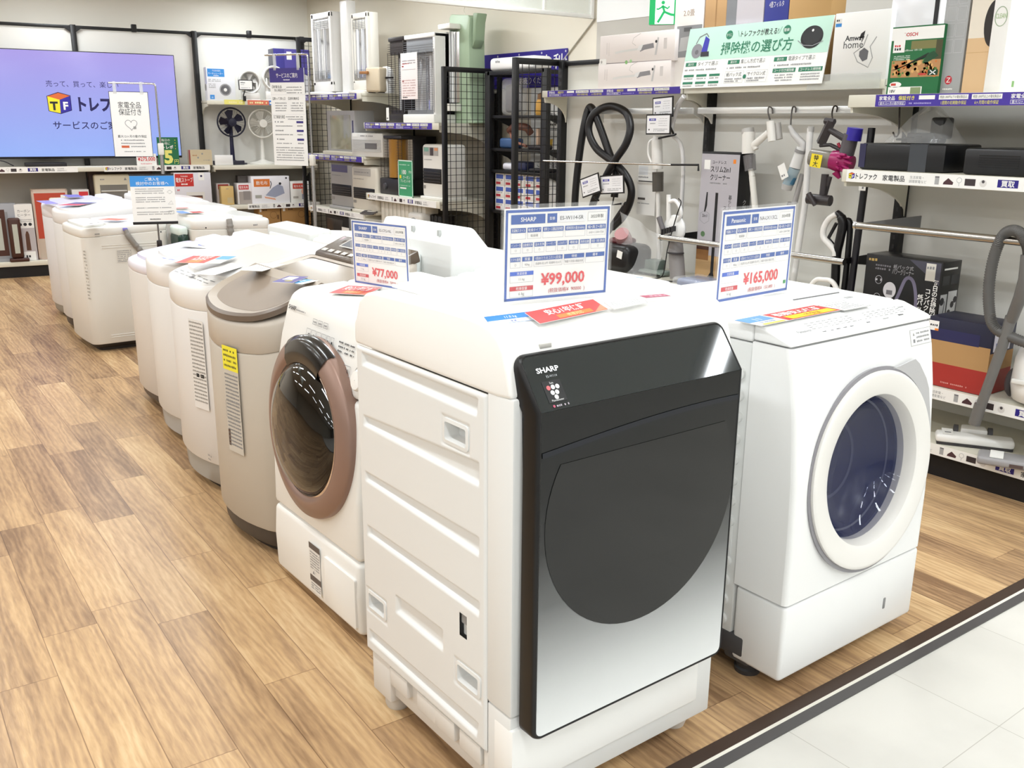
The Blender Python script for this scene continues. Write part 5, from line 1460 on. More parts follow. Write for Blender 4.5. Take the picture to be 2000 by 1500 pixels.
m = M(mat('4a4442', .3, .8)).at(Q); m.tube(spline([(4.05, 2.802, 1.508), (4.12, 2.864, 1.551), (4.165, 2.888, 1.586), (4.18, 2.88, 1.584), (4.18, 2.881, 1.56)], 6), .004, 8); m.build('hook', t, ang=60)
t, Q = world_thing('wire_hook', 'empty bent wire hook hanging under the upper right shelf', 'hook', (4, 2.438, 1.449))
m = M(mat('4a4442', .3, .8)).at(Q); m.tube(spline([(4, 2.437, 1.584), (4, 2.428, 1.492), (4, 2.427, 1.461), (4, 2.44, 1.449), (4, 2.455, 1.469)], 6), .004, 8); m.build('wire', t, ang=60)
t, Q = world_thing('vacuum_tube', 'long straight black vacuum tube leaning near the third shelf, with a small tag', 'vacuum part', (4.1, 2.631, 0.582))
m = M(mat('17141a', .35)).at(Q); m.tube([(4.08, 2.614, 1.486), (4.06, 2.607, 1.206), (4.02, 2.60, .627)], [.017, .017, .017], 16); m.build('tube', t, ang=60)
m = M(PAPER).plane((4, 2.597, 1.204), (0, -1, 0), (0, .1, 1)); m.x = Q @ m.x; m.rect(0, 0, .036, .034, PAPER, 2); m.dashes(.006, .008, .03, .012, INKG, 3); m.build('price_tag', t, ang=0)
t, Q = world_thing('upright_vacuum', 'black upright vacuum with a looped white handle, beside the black boxed cleaner', 'vacuum cleaner', (4.05, 2.72, .627))
m = M(mat('efece8', .3)).at(Q); m.tube(spline([(4.04, 2.729, 1.083), (4.04, 2.767, 1.057), (4.04, 2.793, 1.008), (4.04, 2.788, 0.963), (4.04, 2.749, 0.932), (4.04, 2.72, 0.905), (4.04, 2.714, 0.881)], 8), .015, 12); m.build('handle', t, ang=60)
m = M(mat('141214', .3)).at(Q); m.tube(spline([(4.05, 2.736, 1.086), (4.05, 2.709, 1.069), (4.05, 2.696, 1.031), (4.05, 2.704, 0.956), (4.05, 2.713, 0.88), (4.05, 2.707, 0.729), (4.05, 2.74, .64)], 8), [.018] * 8 + [.022] * 41, 12); m.tube([(4.05, 2.731, 1.038), (4.05, 2.768, 0.962), (4.05, 2.735, 0.928)], [.009, .009, .012], 8); m.tube(spline([(4.07, 2.698, 1.054), (4.07, 2.67, 1.037), (4.07, 2.664, 0.884), (4.06, 2.66, .64)], 6), .015, 10); m.build('body', t, ang=60)
t, Q = world_thing('cleaner_handle', 'white curved handle just showing behind the right washer top', 'vacuum part', (3.93, 2.62, .627))
m = M(mat('efece8', .3)).at(Q); m.tube(spline([(3.93, 2.80, .63), (3.93, 2.748, 0.755), (3.93, 2.692, 0.778), (3.93, 2.628, 0.762), (3.93, 2.55, .63)], 8), .012, 10); m.build('handle', t, ang=60)

# black hoses hung in loops on the rail
t, Q = world_thing('vacuum_hose', 'thick black vacuum hose hung in crossing loops from the white rail', 'vacuum part', (4.1, 4.443, 0.843))
HB = mat('120f11', .42)
m = M(HB).at(Q)
hp = spline([(4.12, 4.39, 0.866), (4.12, 4.305, 0.934), (4.11, 4.236, 1.024), (4.1, 4.213, 1.112), (4.1, 4.268, 1.195), (4.1, 4.372, 1.264), (4.1, 4.54, 1.346), (4.1, 4.618, 1.454), (4.11, 4.594, 1.547), (4.15, 4.536, 1.594), (4.17, 4.451, 1.596), (4.14, 4.322, 1.556), (4.1, 4.244, 1.473), (4.08, 4.257, 1.377), (4.07, 4.34, 1.275), (4.07, 4.427, 1.157), (4.08, 4.513, 1.048), (4.1, 4.593, 0.912)], 8)
m.tube(hp, .0235, 14); m.build('loop', t, ang=70)
m = M(HB).at(Q)
hp = spline([(4.1, 4.736, 0.817), (4.1, 4.73, 1.066), (4.11, 4.711, 1.31), (4.13, 4.693, 1.5), (4.16, 4.691, 1.589), (4.15, 4.646, 1.588), (4.13, 4.582, 1.532), (4.13, 4.479, 1.363), (4.13, 4.386, 1.195), (4.12, 4.382, 1.054)], 8)
m.tube(hp, .0235, 14); m.build('straight_run', t, ang=70)
m = M(mat('1a1718', .4)).at(Q); m.tube([(4.12, 4.26, 1.016), (4.12, 4.377, 0.893), (4.12, 4.435, 0.824)], [.026, .02, .018], 12); m.use(mat('c9c7c4', .4)); m.tube([(4.09, 4.288, 1.027), (4.09, 4.274, 1.013)], .008, 8); m.build('end_pipe', t, ang=60)

# framed price cards
def card_frame(label, x, corners, blue=True, arm=None):
    BL, BR, TL = (Vector(q) for q in corners)
    loc = tuple((BL + BR) / 2)
    t = thing('price_card', label, 'price card', loc)
    w = (BR - BL).length; h = (TL - BL).length
    m = M(BLACKM).plane(tuple(BL - Vector(loc)), BR - BL, TL - BL)
    m.box(-.008, w + .008, -.008, h + .008, -.006, -.001)
    f = m.build('frame', t)
    m = M().plane(tuple(BL - Vector(loc)), BR - BL, TL - BL)
    m.rect(0, 0, w, h, mat('f2f1f4', .3), 1)
    m.rect(w * .10, h * .70, w * .40, h * .84, mat('5a57b0', .5), 2); m.text('掃除機', w * .25, h * .73, h * .085, PAPER, 'c', 3, maxw=w * .26)
    m.dashes(w * .10, h * .52, w * .38, h * .07, INKG, 2); m.dashes(w * .08, h * .16, w * .16, h * .10, INK, 2)
    for k in range(4): m.dashes(w * .52, h * (.80 - .13 * k), w * .90, h * .04, mat('b9b8bd', .5), 2, seed=k)
    m.dashes(w * .3, h * .2, w * .92, h * .05, INKG, 2); m.dashes(w * .3, h * .11, w * .8, h * .05, INKG, 2)
    m.build('card', t, ang=0)
    if arm:
        m = M(BLACKM).at(tr(-loc[0], -loc[1], -loc[2])); m.tube(arm, .006, 8); m.build('clip_arm', t, ang=60)
    return t
card_frame('black-framed price card clipped highest beside the white curved pipe', 4.0, ((4.06, 4.016, 1.537), (4.06, 3.871, 1.545), (4.06, 4.027, 1.634)), arm=[(4.07, 3.948, 1.537), (4.1, 3.912, 1.475), (4.12, 3.905, 1.441)])
card_frame('black-framed price card just below the highest one, above the white stick vacuum', 4.0, ((4.02, 4.024, 1.445), (4.02, 3.846, 1.448), (4.02, 4.026, 1.542)), arm=[(4.04, 3.947, 1.418), (4.05, 3.901, 1.427), (4.08, 3.867, 1.436), (4.1, 3.87, 1.442)])
card_frame('tilted black-framed price card left behind the black hose', 4.0, ((4, 4.54, 1.052), (4, 4.384, 1.099), (4, 4.578, 1.148)), arm=[(4.03, 4.472, 1.052), (4.06, 4.457, 1.03)])
card_frame('level black-framed price card behind the black hose crossing', 4.0, ((4.02, 4.396, 1.082), (4.02, 4.201, 1.1), (4.02, 4.387, 1.179)), arm=[(4.03, 4.287, 1.085), (4.05, 4.323, 1.014), (4.06, 4.256, 1.025)])

# white stick cleaner standing at the left, with its instruction bag
t, Q = world_thing('stick_vacuum', 'white stick vacuum with smoky dust cup and curved neck, standing behind the thin rod', 'vacuum cleaner', (4.16, 3.98, .627))
m = M(mat('ece9e5', .3)).at(Q); m.tube([(4.15, 4.067, 1.404), (4.15, 4.051, 1.239)], [.032, .034], 18); m.use(mat('dad7d4', .3)); m.tube([(4.15, 4.064, 1.43), (4.15, 4.066, 1.398)], [.024, .031], 16); m.build('motor_body', t, ang=60)
m = M(mat('57524c', .12, alpha=.85)).at(Q); m.tube([(4.15, 4.046, 1.222), (4.15, 4.038, 1.108)], [.034, .033], 18); m.build('dust_cup', t, ang=60)
m = M(mat('e9e6e2', .3)).at(Q); m.tube(spline([(4.14, 4.07, 1.416), (4.12, 4.099, 1.392), (4.12, 4.104, 1.327), (4.12, 4.075, 1.274)], 6), .007, 10); m.build('handle', t, ang=60)
m = M(mat('e9e6e2', .3)).at(Q); m.tube([(4.15, 4.038, 1.108), (4.15, 4.004, 0.742), (4.15, 3.996, 0.69)], [.013, .014, .02], 14); m.build('tube', t, ang=60)
m = M(mat('8e9a92', .4)).at(Q)
m.box(4.02, 4.13, 3.86, 4.10, .63, .655, .008); m.use(BLACKM); m.box(4.015, 4.02, 3.86, 4.10, .634, .64); m.use(mat('7d8a82', .4)); m.box(4.06, 4.15, 3.94, 4.04, .65, .71, .008); m.build('floor_head', t)
t, Q = world_thing('manual_bag', 'white instruction booklet in a clear bag hung beside the smoky dust cup', 'booklet', (4.2, 4.177, 0.956))
m = M(PAPER).plane((Q @ Vector((4.2, 4.262, 0.956)))[:], (0, -1, 0), (0, 0, 1)); w = .155; h = .30
m.box(0, w, 0, h, -.006, 0); m.rect(.006, h * .30, w * .45, h * .345, mat('55504e', .5), 2); m.rect(.006, h * .80, w * .55, h * .97, mat('e3e6ea', .5), 2); m.dashes(.006, h * .74, w * .6, .01, INKG, 2); m.rect(.006, h * .665, w * .8, h * .685, INK, 2); m.dashes(.006, h * .22, w * .7, .006, INKG, 2)
m.build('booklet', t, ang=0)
t, Q = world_thing('curved_pipe', 'white curved plastic pipe reaching up to the shelf underside', 'vacuum part', (4.12, 3.897, 1.441))
m = M(mat('dedcdc', .35)).at(Q); m.tube(spline([(4.1, 3.823, 1.648), (4.12, 3.881, 1.602), (4.13, 3.924, 1.518), (4.13, 3.926, 1.441), (4.14, 3.84, 1.30), (4.16, 3.86, .63)], 6), [.014] * 18 + [.012] * 13, 12); m.build('pipe', t, ang=60)
t, Q = world_thing('handy_vacuum', 'white vented handheld vacuum head with a black cord, resting on a grey stick body', 'vacuum cleaner', (4.02, 3.72, .627))
m = M(mat('f1f0ee', .28)).at(Q)
C_ = Vector((4.02, 3.765, 0.939))
m.lathe([(0.001, -.035), (.045, -.03), (.075, -.012), (.08, .0), (.075, .012), (.045, .03), (0.001, .035)], tuple(C_ + Vector((0, 0, -.02))), (1, 0, 0), 30); sh = m.build('shell', t, ang=60)
for k in range(5):
    m = M(mat('3b393b', .5)).at(Q); a = C_ + Vector((-.052, .035 - .02 * k, -.035 + .006 * k)); m.box(a.x - .02, a.x + .012, a.y - .0025, a.y + .0025, a.z - .016, a.z + .014); m.build('vent', sh)
m = M(mat('f1f0ee', .28)).at(Q); m.tube(spline([(4, 3.803, 1.067), (4, 3.756, 1.079), (4, 3.715, 1.045), (4, 3.704, 1.003), (4, 3.732, 0.966)], 6), .011, 10); m.tube([(4, 3.806, 1.11), (4, 3.794, 0.938)], [.013, .014], 12); m.build('handle', t, ang=60)
m = M(mat('8d8887', .4)).at(Q); m.tube([(4.03, 3.771, 0.894), (4.02, 3.72, .64)], [.042, .045], 20); m.use(mat('3a3638', .5)); m.tube([(4, 3.727, 0.79), (4, 3.727, 0.784)], .047, 16); m.build('stick_body', t, ang=60)
m = M(mat('6b6769', .5)).at(Q); m.tube([(3.98, 3.854, 0.98), (3.98, 3.808, 0.894)], [.016, .014], 10); m.build('side_nozzle', t, ang=60)
m = M(BLACKM).at(Q); m.tube(spline([(3.98, 3.711, 1.094), (3.97, 3.681, 1.074), (3.97, 3.707, 1.004), (3.96, 3.736, 0.882), (3.94, 3.738, 0.802), (3.92, 3.745, 0.662), (3.92, 3.83, .632), (3.95, 3.66, .632)], 6), .0035, 6); m.build('cord', t, ang=60)
t, Q = world_thing('canister_vacuum', 'black canister vacuum with pink parts under a clear bag, lower left of the shelving', 'vacuum cleaner', (4.02, 4.16, .627))
m = M(mat('141213', .35)); m.box(-.12, .12, -.13, .12, .0, .17, .05, 4); b = m.build('body', t, ang=60)
m = M(mat('b98a8c', .2)); m.lathe([(.045, -.05), (.05, 0), (.045, .05), (.001, .055)], (-.02, -.0, .20), (-.6, -.3, .6), 22); m.use(mat('5a2226', .3)); m.box(-.06, .08, -.02, .10, .16, .20, .02); m.build('dust_cup', t, ang=60)
m = M(PAPER).plane((-.121, -.05, .10), (0, -1, -.2), (0, -.2, 1)); m.rect(0, 0, .045, .045, PAPER, 2); m.build('label_sticker', t, ang=0)
m = M(BAGM).at(rotz(.2)); m.grid(lambda u, v: ((-.10 + .02 * math.sin(9 * u + 4 * v)) + .10 * v, .05 - .40 * u * (1 - .3 * v) + .03 * math.sin(6 * v), .02 + .34 * v - .12 * u), 16, 10); m.build('plastic_film', t, ang=80)
t, Q = world_thing('folded_bag', 'flat blue-grey bagged part lying on the left shelf front', 'bag', (3.95, 3.42, .628))
m = M(mat('6f7da0', .25, bump=.5, scale=30)); m.box(-.10, .08, -.16, .16, 0, .05, .02, 3); m.build('contents', t); m = M(BAGM); m.box(-.115, .10, -.22, .18, 0, .056, .02, 3); m.build('plastic_film', t, ang=80)
# ---------------------------------------------------------------- heater shelving, accessory rack, mesh panels
HX = 4.95
hl = (HX, 8.1, 0)
H = thing('shelving_unit', 'shelving with grey back panels and black posts, full of heaters', 'shelving', hl)
HQ = tr(-hl[0], -hl[1], 0)
for a, b in ((6.8, 8.13), (8.14, 9.40)):
    m = M(mat('b9b3a6', .6)).at(HQ); m.box(HX, HX + .02, a, b, .1, 1.72); m.build('back_panel', H)
for y in (6.80, 8.135, 9.42):
    m = M(BLACK).at(HQ); m.box(HX - .05, HX + .012, y - .024, y + .024, 0, 1.74 if y < 9 else 2.05, .003); m.build('post', H)
m = M(mat('191617', .6)); m.box(4.44, 4.46, 6.8, 9.4, 0, .11); struct(m.build('kick_board_right', ang=0))  # kick board under the heater shelving, not part of the wall
shelf_x('high shelf with purple strip under the white tower heaters', 4.40, HX - .02, 8.16, 9.40, 1.702, .055, 'p', (8.24, 9.38))
shelf_x('shelf with purple strip under the black and grey heaters', 4.40, HX - .02, 6.83, 8.12, 1.437, .055, 'p', (6.93, 8.10))
shelf_x('shelf with purple strip under the glass-fronted heater', 4.40, HX - .02, 8.16, 9.40, 1.122, .055, 'p', (8.18, 9.39))
shelf_x('shelf with white strip under the amber kerosene stove', 4.40, HX - .02, 6.83, 8.12, .788, .06, 'w', (6.88, 8.09))
shelf_x('shelf with white strip under the pair of fan heaters', 4.40, HX - .02, 8.16, 9.40, .585, .055, 'w', (8.18, 9.35))
shelf_x('low shelf under the oil radiator in the heater bay', 4.40, HX - .02, 6.83, 8.12, .40, .05, None)
shelf_x('lowest shelf of the heater shelving near the brown cartons', 4.40, HX - .02, 6.83, 9.40, .11, .05, None, None, False, False)

def mesh_panel(label, p0, p1, z1, step=.056, grid_from=.0):
    loc = ((p0[0] + p1[0]) / 2, (p0[1] + p1[1]) / 2, 0)
    t = thing('mesh_panel', label, 'mesh panel', loc)
    d = Vector((p1[0] - p0[0], p1[1] - p0[1], 0)); L = d.length
    F = tr(p0[0] - loc[0], p0[1] - loc[1], 0) @ rotz(math.atan2(d.y, d.x))
    m = M(BLACK).at(F)
    m.box(-.018, .018, -.018, .018, 0, z1, .003); m.box(L - .018, L + .018, -.018, .018, 0, z1, .003); m.box(.018, L - .018, -.015, .015, z1 - .04, z1, .003); m.box(.018, L - .018, -.015, .015, .06, .10, .003)
    m.build('frame', t)
    m = M(mat('1a1718', .4)).at(F)
    n = int((L - .036) / step)
    for k in range(1, n + 1): m.box(k * step - .002, k * step + .002, -.002, .002, .09, z1 - .03)
    k = .12
    while k < z1 - .06: m.box(.01, L - .01, -.0055, -.0015, k - .002, k + .002); k += step
    m.build('wire_grid', t, ang=0)
    return t
mesh_panel('black wire mesh panel closing the near end of the heater shelving', (4.40, 6.74), (4.96, 6.74), 1.935)
mesh_panel('black wire mesh panel at the far end of the vacuum shelving', (3.95, 5.19), (4.37, 5.19), 1.912)
mesh_panel('black wire mesh panel in the corner beside the chrome notice stand', (4.42, 9.50), (4.90, 9.48), 2.33)

def tower_heater(label, loc, w, h, col, d=.12, front='f', dark=False, grille='9b9c9e'):
    """slim radiant heater: shell, reflector, lamps behind a guard"""
    t = thing('tower_heater', label, 'heater', loc, FACE_X)
    C = mat(col, .35)
    m = M(C); m.lathe([(.0, .0), (w * .55, 0), (w * .55, .015), (w * .4, .03), (.0, .032)], (0, d / 2, 0), n=28); m.build('base', t)
    m = M(C)
    m.box(-w / 2, w / 2, .02, d, .03, h, .012); m.box(-w / 2, w / 2, 0, .03, .03, h * .17, .01); m.box(-w / 2, w / 2, 0, .03, h * .93, h, .01); m.box(-w / 2, -w / 2 + w * .10, 0, .03, .1, h); m.box(w / 2 - w * .10, w / 2, 0, .03, .1, h)
    s = m.build('shell', t)
    m = M(mat('e8e8ea', .12, .9)); R = w * .38
    m.grid(lambda u, v: (-R + 2 * R * u, .018 - .012 * math.cos((u - .5) * PI), h * .20 + h * .60 * v), 12, 1); m.build('reflector', s)
    for k in (-1, 1):
        m = M(mat('f2f2f4', .1)); m.cyl((k * R * .4, .002, h * .2), (k * R * .4, .002, h * .80), .008, n=10); m.build('heating_lamp', s)
    m = M(mat(grille, .3, .6))
    for k in range(6): m.box(-R, R, -.006, -.002, h * (.81 + .02 * k), h * (.815 + .02 * k))
    for k in range(8): m.box(-R, R, -.006, -.002, h * (.19 + .015 * k), h * (.193 + .015 * k))
    for k in range(5): m.box(-R + 2 * R * k / 4 - .001, -R + 2 * R * k / 4 + .001, -.006, -.003, h * .18, h * .93)
    m.build('guard', s, ang=0)
    return t
tower_heater('white tower heater with bright twin reflector, leftmost on the high shelf', (4.52, 9.17, 1.757), 0.436, 0.788, 'e4e2df')
t = thing('tower_fan', 'tall plain white slim tower fan, tallest thing on the high heater shelf', 'fan', (4.55, 8.737, 1.759), FACE_X); t.location.z = 1.757
m = M(mat('efeeec', .3)); m.box(-.075, .075, 0, .10, .02, .865, .012); m.build('column', t); m = M(mat('b9b5ae', .5)); m.box(-.110, -.076, .02, .09, .25, .62, .006); m.build('side_intake', t); m = M(mat('efeeec', .3)); m.box(-.13, .12, -.05, .14, 0, .022, .008); m.build('base', t)
tower_heater('cream tower heater turned sideways, right end of the white ones', (4.5, 8.331, 1.757), 0.311, 0.72, 'ece8de')
t = thing('heater', 'beige retro oven heater with a brown wooden handle, right end of the high shelf', 'heater', (4.46, 8.04, 1.726), FACE_X + .35); t.location.z = 1.757
m = M(mat('cbbca3', .4)); m.box(-.085, .085, 0, .12, .008, .225, .018, 3); m.use(mat('3c3733', .5)); m.box(-.07, -.05, .02, .10, 0, .01); m.box(.05, .07, .02, .10, 0, .01); b = m.build('body', t)
m = M(mat('9c6b40', .5)); m.box(-.125, -.03, -.035, -.005, .165, .19, .006); m.build('wooden_handle', t)
m = M(mat('5a4330', .4)); 
for k in range(7): m.box(-.0875, -.0845, .015, .10, .04 + k * .02, .045 + k * .02)
m.build('grille', b, ang=0)
t = thing('kettle', 'round white appliance with black handle half hidden behind the beige heater', 'appliance', (4.62, 8.054, 1.73), FACE_X); t.location.z = 1.757
m = M(mat('efeeec', .25)); m.lathe([(.07, 0), (.075, .10), (.07, .17), (.06, .21), (.03, .235), (0, .24)], n=28); m.build('body', t); m = M(BLACKM); m.tube([(.05, -.05, .135), (.15, -.02, .135)], .008, 8); m.build('handle', t)
def cage_heater(label, loc, w, h, body, top, lampc):
    t = thing('heater', label, 'heater', loc, FACE_X)
    m = M(mat(body, .4)); m.box(-w / 2, w / 2, .08, .20, .0, h, .01); m.box(-w / 2, w / 2, -.02, .2, h * .95, h, .008); m.box(-w / 2 - .01, w / 2 + .01, -.04, .22, 0, h * .10, .01); m.box(w * .43, w / 2, -.015, .2, .05, h, .006); s = m.build('shell', t)
    for za, zb_ in ((.80, .95), (.10, .15)):
        m = M(mat(top, .5)); m.box(-w * .46, w * .42, -.005, .1, h * za, h * zb_); m.build('grille_back', s)
    m = M(mat('e5e5e8', .12, .9)); m.grid(lambda u, v: (-w * .42 + w * .84 * u, .078 - .03 * math.cos((u - .5) * PI) + .03, h * .14 + h * .62 * v), 10, 1); m.build('reflector', s)
    for k in (-1, 1):
        m = M(mat(lampc, .2)); m.cyl((k * w * .16, .05, h * .15), (k * w * .16, .05, h * .76), .012, n=10); m.build('heating_lamp', s)
    m = M(mat(top, .3, .5))
    for k in range(32): m.box(-w * .5, w * .46, -.026, -.023, h * (.14 + .025 * k), h * (.143 + .025 * k)); m.box(-w * .5, -w * .5 + .003, -.026, .08, h * (.14 + .025 * k), h * (.143 + .025 * k))
    for k in range(5): m.box(-w * .5 + w * k / 4 - .001, -w * .5 + w * k / 4 + .001, -.028, -.024, h * .12, h * .82)
    m.build('guard', s, ang=0)
    return t
cage_heater('slim black caged heater with a price tag below, left on the heater shelf', (4.56, 7.745, 1.492), 0.263, 0.738, '26211f', '3a3432', 'd8d8da')
cage_heater('wide grey caged heater with a white top and a paper leaflet on it', (4.52, 7.283, 1.492), 0.492, 0.732, 'e6e4e0', '8d8f92', 'eeeef0')
lw = (4.46, 7.387, 1.69), 0.274, 0.384
t = thing('leaflet', 'pink and white printed leaflet hung on the wide grey heater', 'leaflet', lw[0], FACE_X)
m = M(mat('efe3e0', .6)); w, h = lw[1], lw[2]; m.box(-w / 2, w / 2, 0, .002, 0, h); m.plane((-w / 2, -.0002, 0)); m.rect(0, h * .90, w, h, PAPER, 1); lines(m, w * .1, h * .82, w * .9, 2, h * .05, h * .025, INKG); m.dashes(w * .1, h * .76, w * .5, h * .02, REDC); m.rect(w * .08, h * .64, w * .9, h * .645, INK); lines(m, w * .1, h * .40, w * .9, 7, h * .055, h * .025, mat('c9a9a6', .6)); m.rect(w * .08, h * .38, w * .18, h * .42, mat('8a2a2a', .5)); m.rect(w * .08, h * .70, w * .18, h * .73, mat('8a2a2a', .5)); m.dashes(w * .1, h * .03, w * .4, h * .03, INK)
m.x = Matrix.Identity(4); m.build('sheet', t, ang=0)
t = thing('heater', 'sage-green retro heater with rounded stand, right end behind the mesh panel', 'heater', (4.62, 6.92, 1.436), FACE_X); t.location.z = 1.492
GS = mat('a3b79b', .4)
m = M(GS); m.prism([(-.21, 0), (.17, 0), (.17, .012), (.13, .03), (.12, .06), (.11, .42), (.10, .70), (.115, .84), (.09, .86), (-.16, .885), (-.19, .86), (-.19, .06), (-.21, .03)], .08, .24, 'y', .012, 2); sh = m.build('shell', t, ang=40)
for za, zb_ in ((.76, .80), (.10, .16)):
    m = M(mat('ece9e2', .3)); m.box(-.20, -.02, -.03, .09, za, zb_, .006); m.build('trim', sh)
m = M(mat('e5e5e8', .12, .9)); m.grid(lambda u, v: (-.18 + .14 * u, .07 - .03 * math.cos((u - .5) * PI) + .01, .17 + .57 * v), 10, 1); m.build('reflector', sh)
for k in range(3):
    m = M(mat('f0f0f2', .12)); m.cyl((-.15 + k * .04, .03, .17), (-.15 + k * .04, .03, .74), .009, n=10); m.build('heating_lamp', sh)
m = M(mat('e9e4d6', .5)); hp = [(-.02 + .006 * math.cos(k * 1.1), .12 + .006 * math.sin(k * 1.1), .87 + k * .011) for k in range(40)]; m.tube(hp, .0035, 6); m.build('coiled_cord', t, ang=60)
m = M(mat('8fa488', .4)); m.prism([(.115, .60), (.16, .66), (.175, .80), (.20, .87), (.13, .875)], .10, .2, 'y', .01); m.build('back_fin', t)

def fan_heater(label, loc, w, h, col, d=.24, panel='b4b0aa', accent=None, slat_z=(.30, .54), scr=True):
    t = thing('fan_heater', label, 'heater', loc, FACE_X)
    m = M(mat(col, .4)); m.box(-w / 2, w / 2, 0, d, .02, h, .03, 4); m.box(-w / 2 - .005, w / 2 + .005, -.02, d, 0, .03, .008); s = m.build('body', t, ang=50)
    m = M(mat('0e0d0e', .4)); m.box(-w * .42, w * .42, -.004, .02, h * slat_z[0], h * slat_z[1], .004)
    g = m.build('outlet', s)
    m = M(mat('2e2b2b', .35))
    for k in range(4): z = h * (slat_z[0] + (slat_z[1] - slat_z[0]) * (k + .8) / 5); m.box(-w * .40, w * .40, -.009, -.003, z - .006, z + .003)
    m.build('louvre', g, ang=0)
    m = M().plane((-w / 2, -.0012, 0))
    m.rect(w * .10, h * .80, w * .78, h * .95, mat(panel, .3), 2)
    if accent: m.rect(w * .40, h * .80, w * .56, h * .94, mat('4a3f3a', .3), 3); m.rect(w * .12, h * .87, w * .34, h * .94, mat('7fae9e', .4), 3); m.rect(w * .60, h * .89, w * .76, h * .94, mat('e39a6a', .4), 3)
    else: m.dashes(w * .14, h * .86, w * .7, h * .02, mat('6d6a70', .5), 3)
    m.rect(w * .06, h * .20, w * .18, h * .26, mat('8f8b86', .5), 2); m.dashes(w * .1, h * .72, w * .5, h * .015, INKG, 2)
    m.build('panel_print', s, ang=0)
    return t
fan_heater('grey fan heater with a purple-grey control panel, left of the pair', (4.46, 8.736, 0.64), 0.502, 0.462, 'a3a19f', panel='5a577c')
fan_heater('cream fan heater with a round emblem, right of the pair', (4.46, 8.267, 0.64), 0.505, 0.445, 'd6cfc1')
fan_heater('white fan heater with coloured panel, at the mesh end of the stove shelf', (4.46, 7.029, 0.846), 0.344, 0.47, 'e9e6df', accent=True, slat_z=(.30, .57))
lw = (4.46, 8.709, 1.178), 0.59, 0.424
t = thing('heater', 'glass-fronted silver cabinet heater on a cream stand, left of the middle shelf', 'heater', lw[0], FACE_X); w, h = lw[1], lw[2]
m = M(mat('a9a7a6', .35)); m.box(-w / 2, w / 2, 0, .22, .03, h, .008); m.use(mat('c9c3b4', .5)); m.box(-w / 2 - .04, w / 2 + .02, -.04, .24, 0, .035, .006); s = m.build('cabinet', t)
m = M(mat('9c9a86', .12, coat=.5)); m.box(-w * .36, w * .36, -.004, .01, h * .13, h * .90, .004); m.build('glass_front', s); m = M(mat('4b4a6a', .4)); m.box(w * .42, w * .46, -.003, .005, h * .45, h * .78); m.build('nameplate', s)
lw = (4.43, 8.128, 1.178), 0.499, 0.217
t = thing('heater', 'white ribbed fan heater with a small grey grille in its middle', 'heater', lw[0], FACE_X + .12); w, h = lw[1], lw[2]
m = M(mat('d9d7d2', .4)); m.box(-w / 2, w / 2, 0, .34, 0, h, .01); s = m.build('body', t)
m = M(mat('bcbab6', .4))
for k in range(9): m.box(-w * .45, w * .45, -.004, .003, h * (.22 + .06 * k), h * (.245 + .06 * k))
m.use(mat('6a6866', .4)); m.box(-w * .05, w * .32, -.005, .004, h * .34, h * .58); m.build('grille', s, ang=0)
m = M().plane((-w / 2, -.0005, 0)); m.rect(w * .04, h * .84, w * .22, h * .96, PAPER, 2); m.dashes(w * .3, h * .86, w * .7, h * .05, INKG, 2); m.build('panel_print', s, ang=0)
lw = (4.5, 7.763, 0.846), 0.402, 0.531
t = thing('kerosene_stove', 'black kerosene stove with amber grille and silver reflector', 'heater', lw[0], FACE_X); w, h = lw[1], lw[2]
m = M(mat('29272a', .4)); m.box(-w / 2 - .01, w / 2 + .01, -.03, .24, 0, h * .28, .012); m.box(-w / 2, w / 2, -.03, .24, h * .95, h, .006); m.box(-w / 2, w / 2, .10, .24, h * .2, h * .96, .006); s = m.build('cabinet', t)
m = M(mat('dcdcde', .1, .95)); m.grid(lambda u, v: (-w * .45 + w * .9 * u, .06 - .05 * math.cos((u - .5) * PI) + .04, h * .29 + h * .65 * v), 12, 1); m.build('reflector', s)
m = M(mat('a0722c', .3)); m.cyl((w * .08, .04, h * .30), (w * .08, .04, h * .94), w * .22, n=20); m.build('burner', s)
m = M(mat('3c342e', .4))
for k in range(14): m.box(-w * .48, w * .48, -.02, -.017, h * (.31 + .045 * k), h * (.314 + .045 * k))
for k in range(7): m.box(-w * .48 + w * .96 * k / 6 - .0015, -w * .48 + w * .96 * k / 6 + .0015, -.022, -.018, h * .29, h * .95)
m.build('guard', s, ang=0)
m = M(mat('47464a', .3)); m.lathe([(.03, 0), (.028, .015), (0, .017)], (-w * .25, -.03, h * .14), (0, -1, 0), 18); m.build('knob', s)
carton('large plain black box behind the green coupon notice', (4.78, 7.861, 0.846), 0.363, 0.525, .14, FACE_X, '121113', rough=.4, name='appliance_box', cat='box')
lw = (4.43, 7.434, 0.848), 0.249, 0.323
t = thing('coupon_notice', 'green upright notice reading 100 yen coupon present', 'sign', lw[0], FACE_X); w, h = lw[1], lw[2]
m = M(mat('3f9a6c', .5)); m.box(-w / 2, w / 2, 0, .004, 0, h); m.plane((-w / 2, -.0002, 0)); m.text('100', w * .42, h * .62, h * .13, PAPER, 'c', 3, bold=.02, maxw=w * .6); m.text('円分', w * .84, h * .66, h * .06, PAPER, 'c', 3, maxw=w * .2); m.rect(w * .1, h * .50, w * .22, h * .59, YELL, 2); m.text('クーポン', w * .58, h * .50, h * .075, PAPER, 'c', 3, maxw=w * .6); m.text('プレゼント中', w * .5, h * .40, h * .07, PAPER, 'c', 3, maxw=w * .8); m.dashes(w * .1, h * .86, w * .8, h * .03, mat('bfe0cc', .5)); m.rect(w * .12, h * .22, w * .55, h * .26, PAPER); m.dashes(w * .1, h * .3, w * .85, h * .025, mat('bfe0cc', .5))
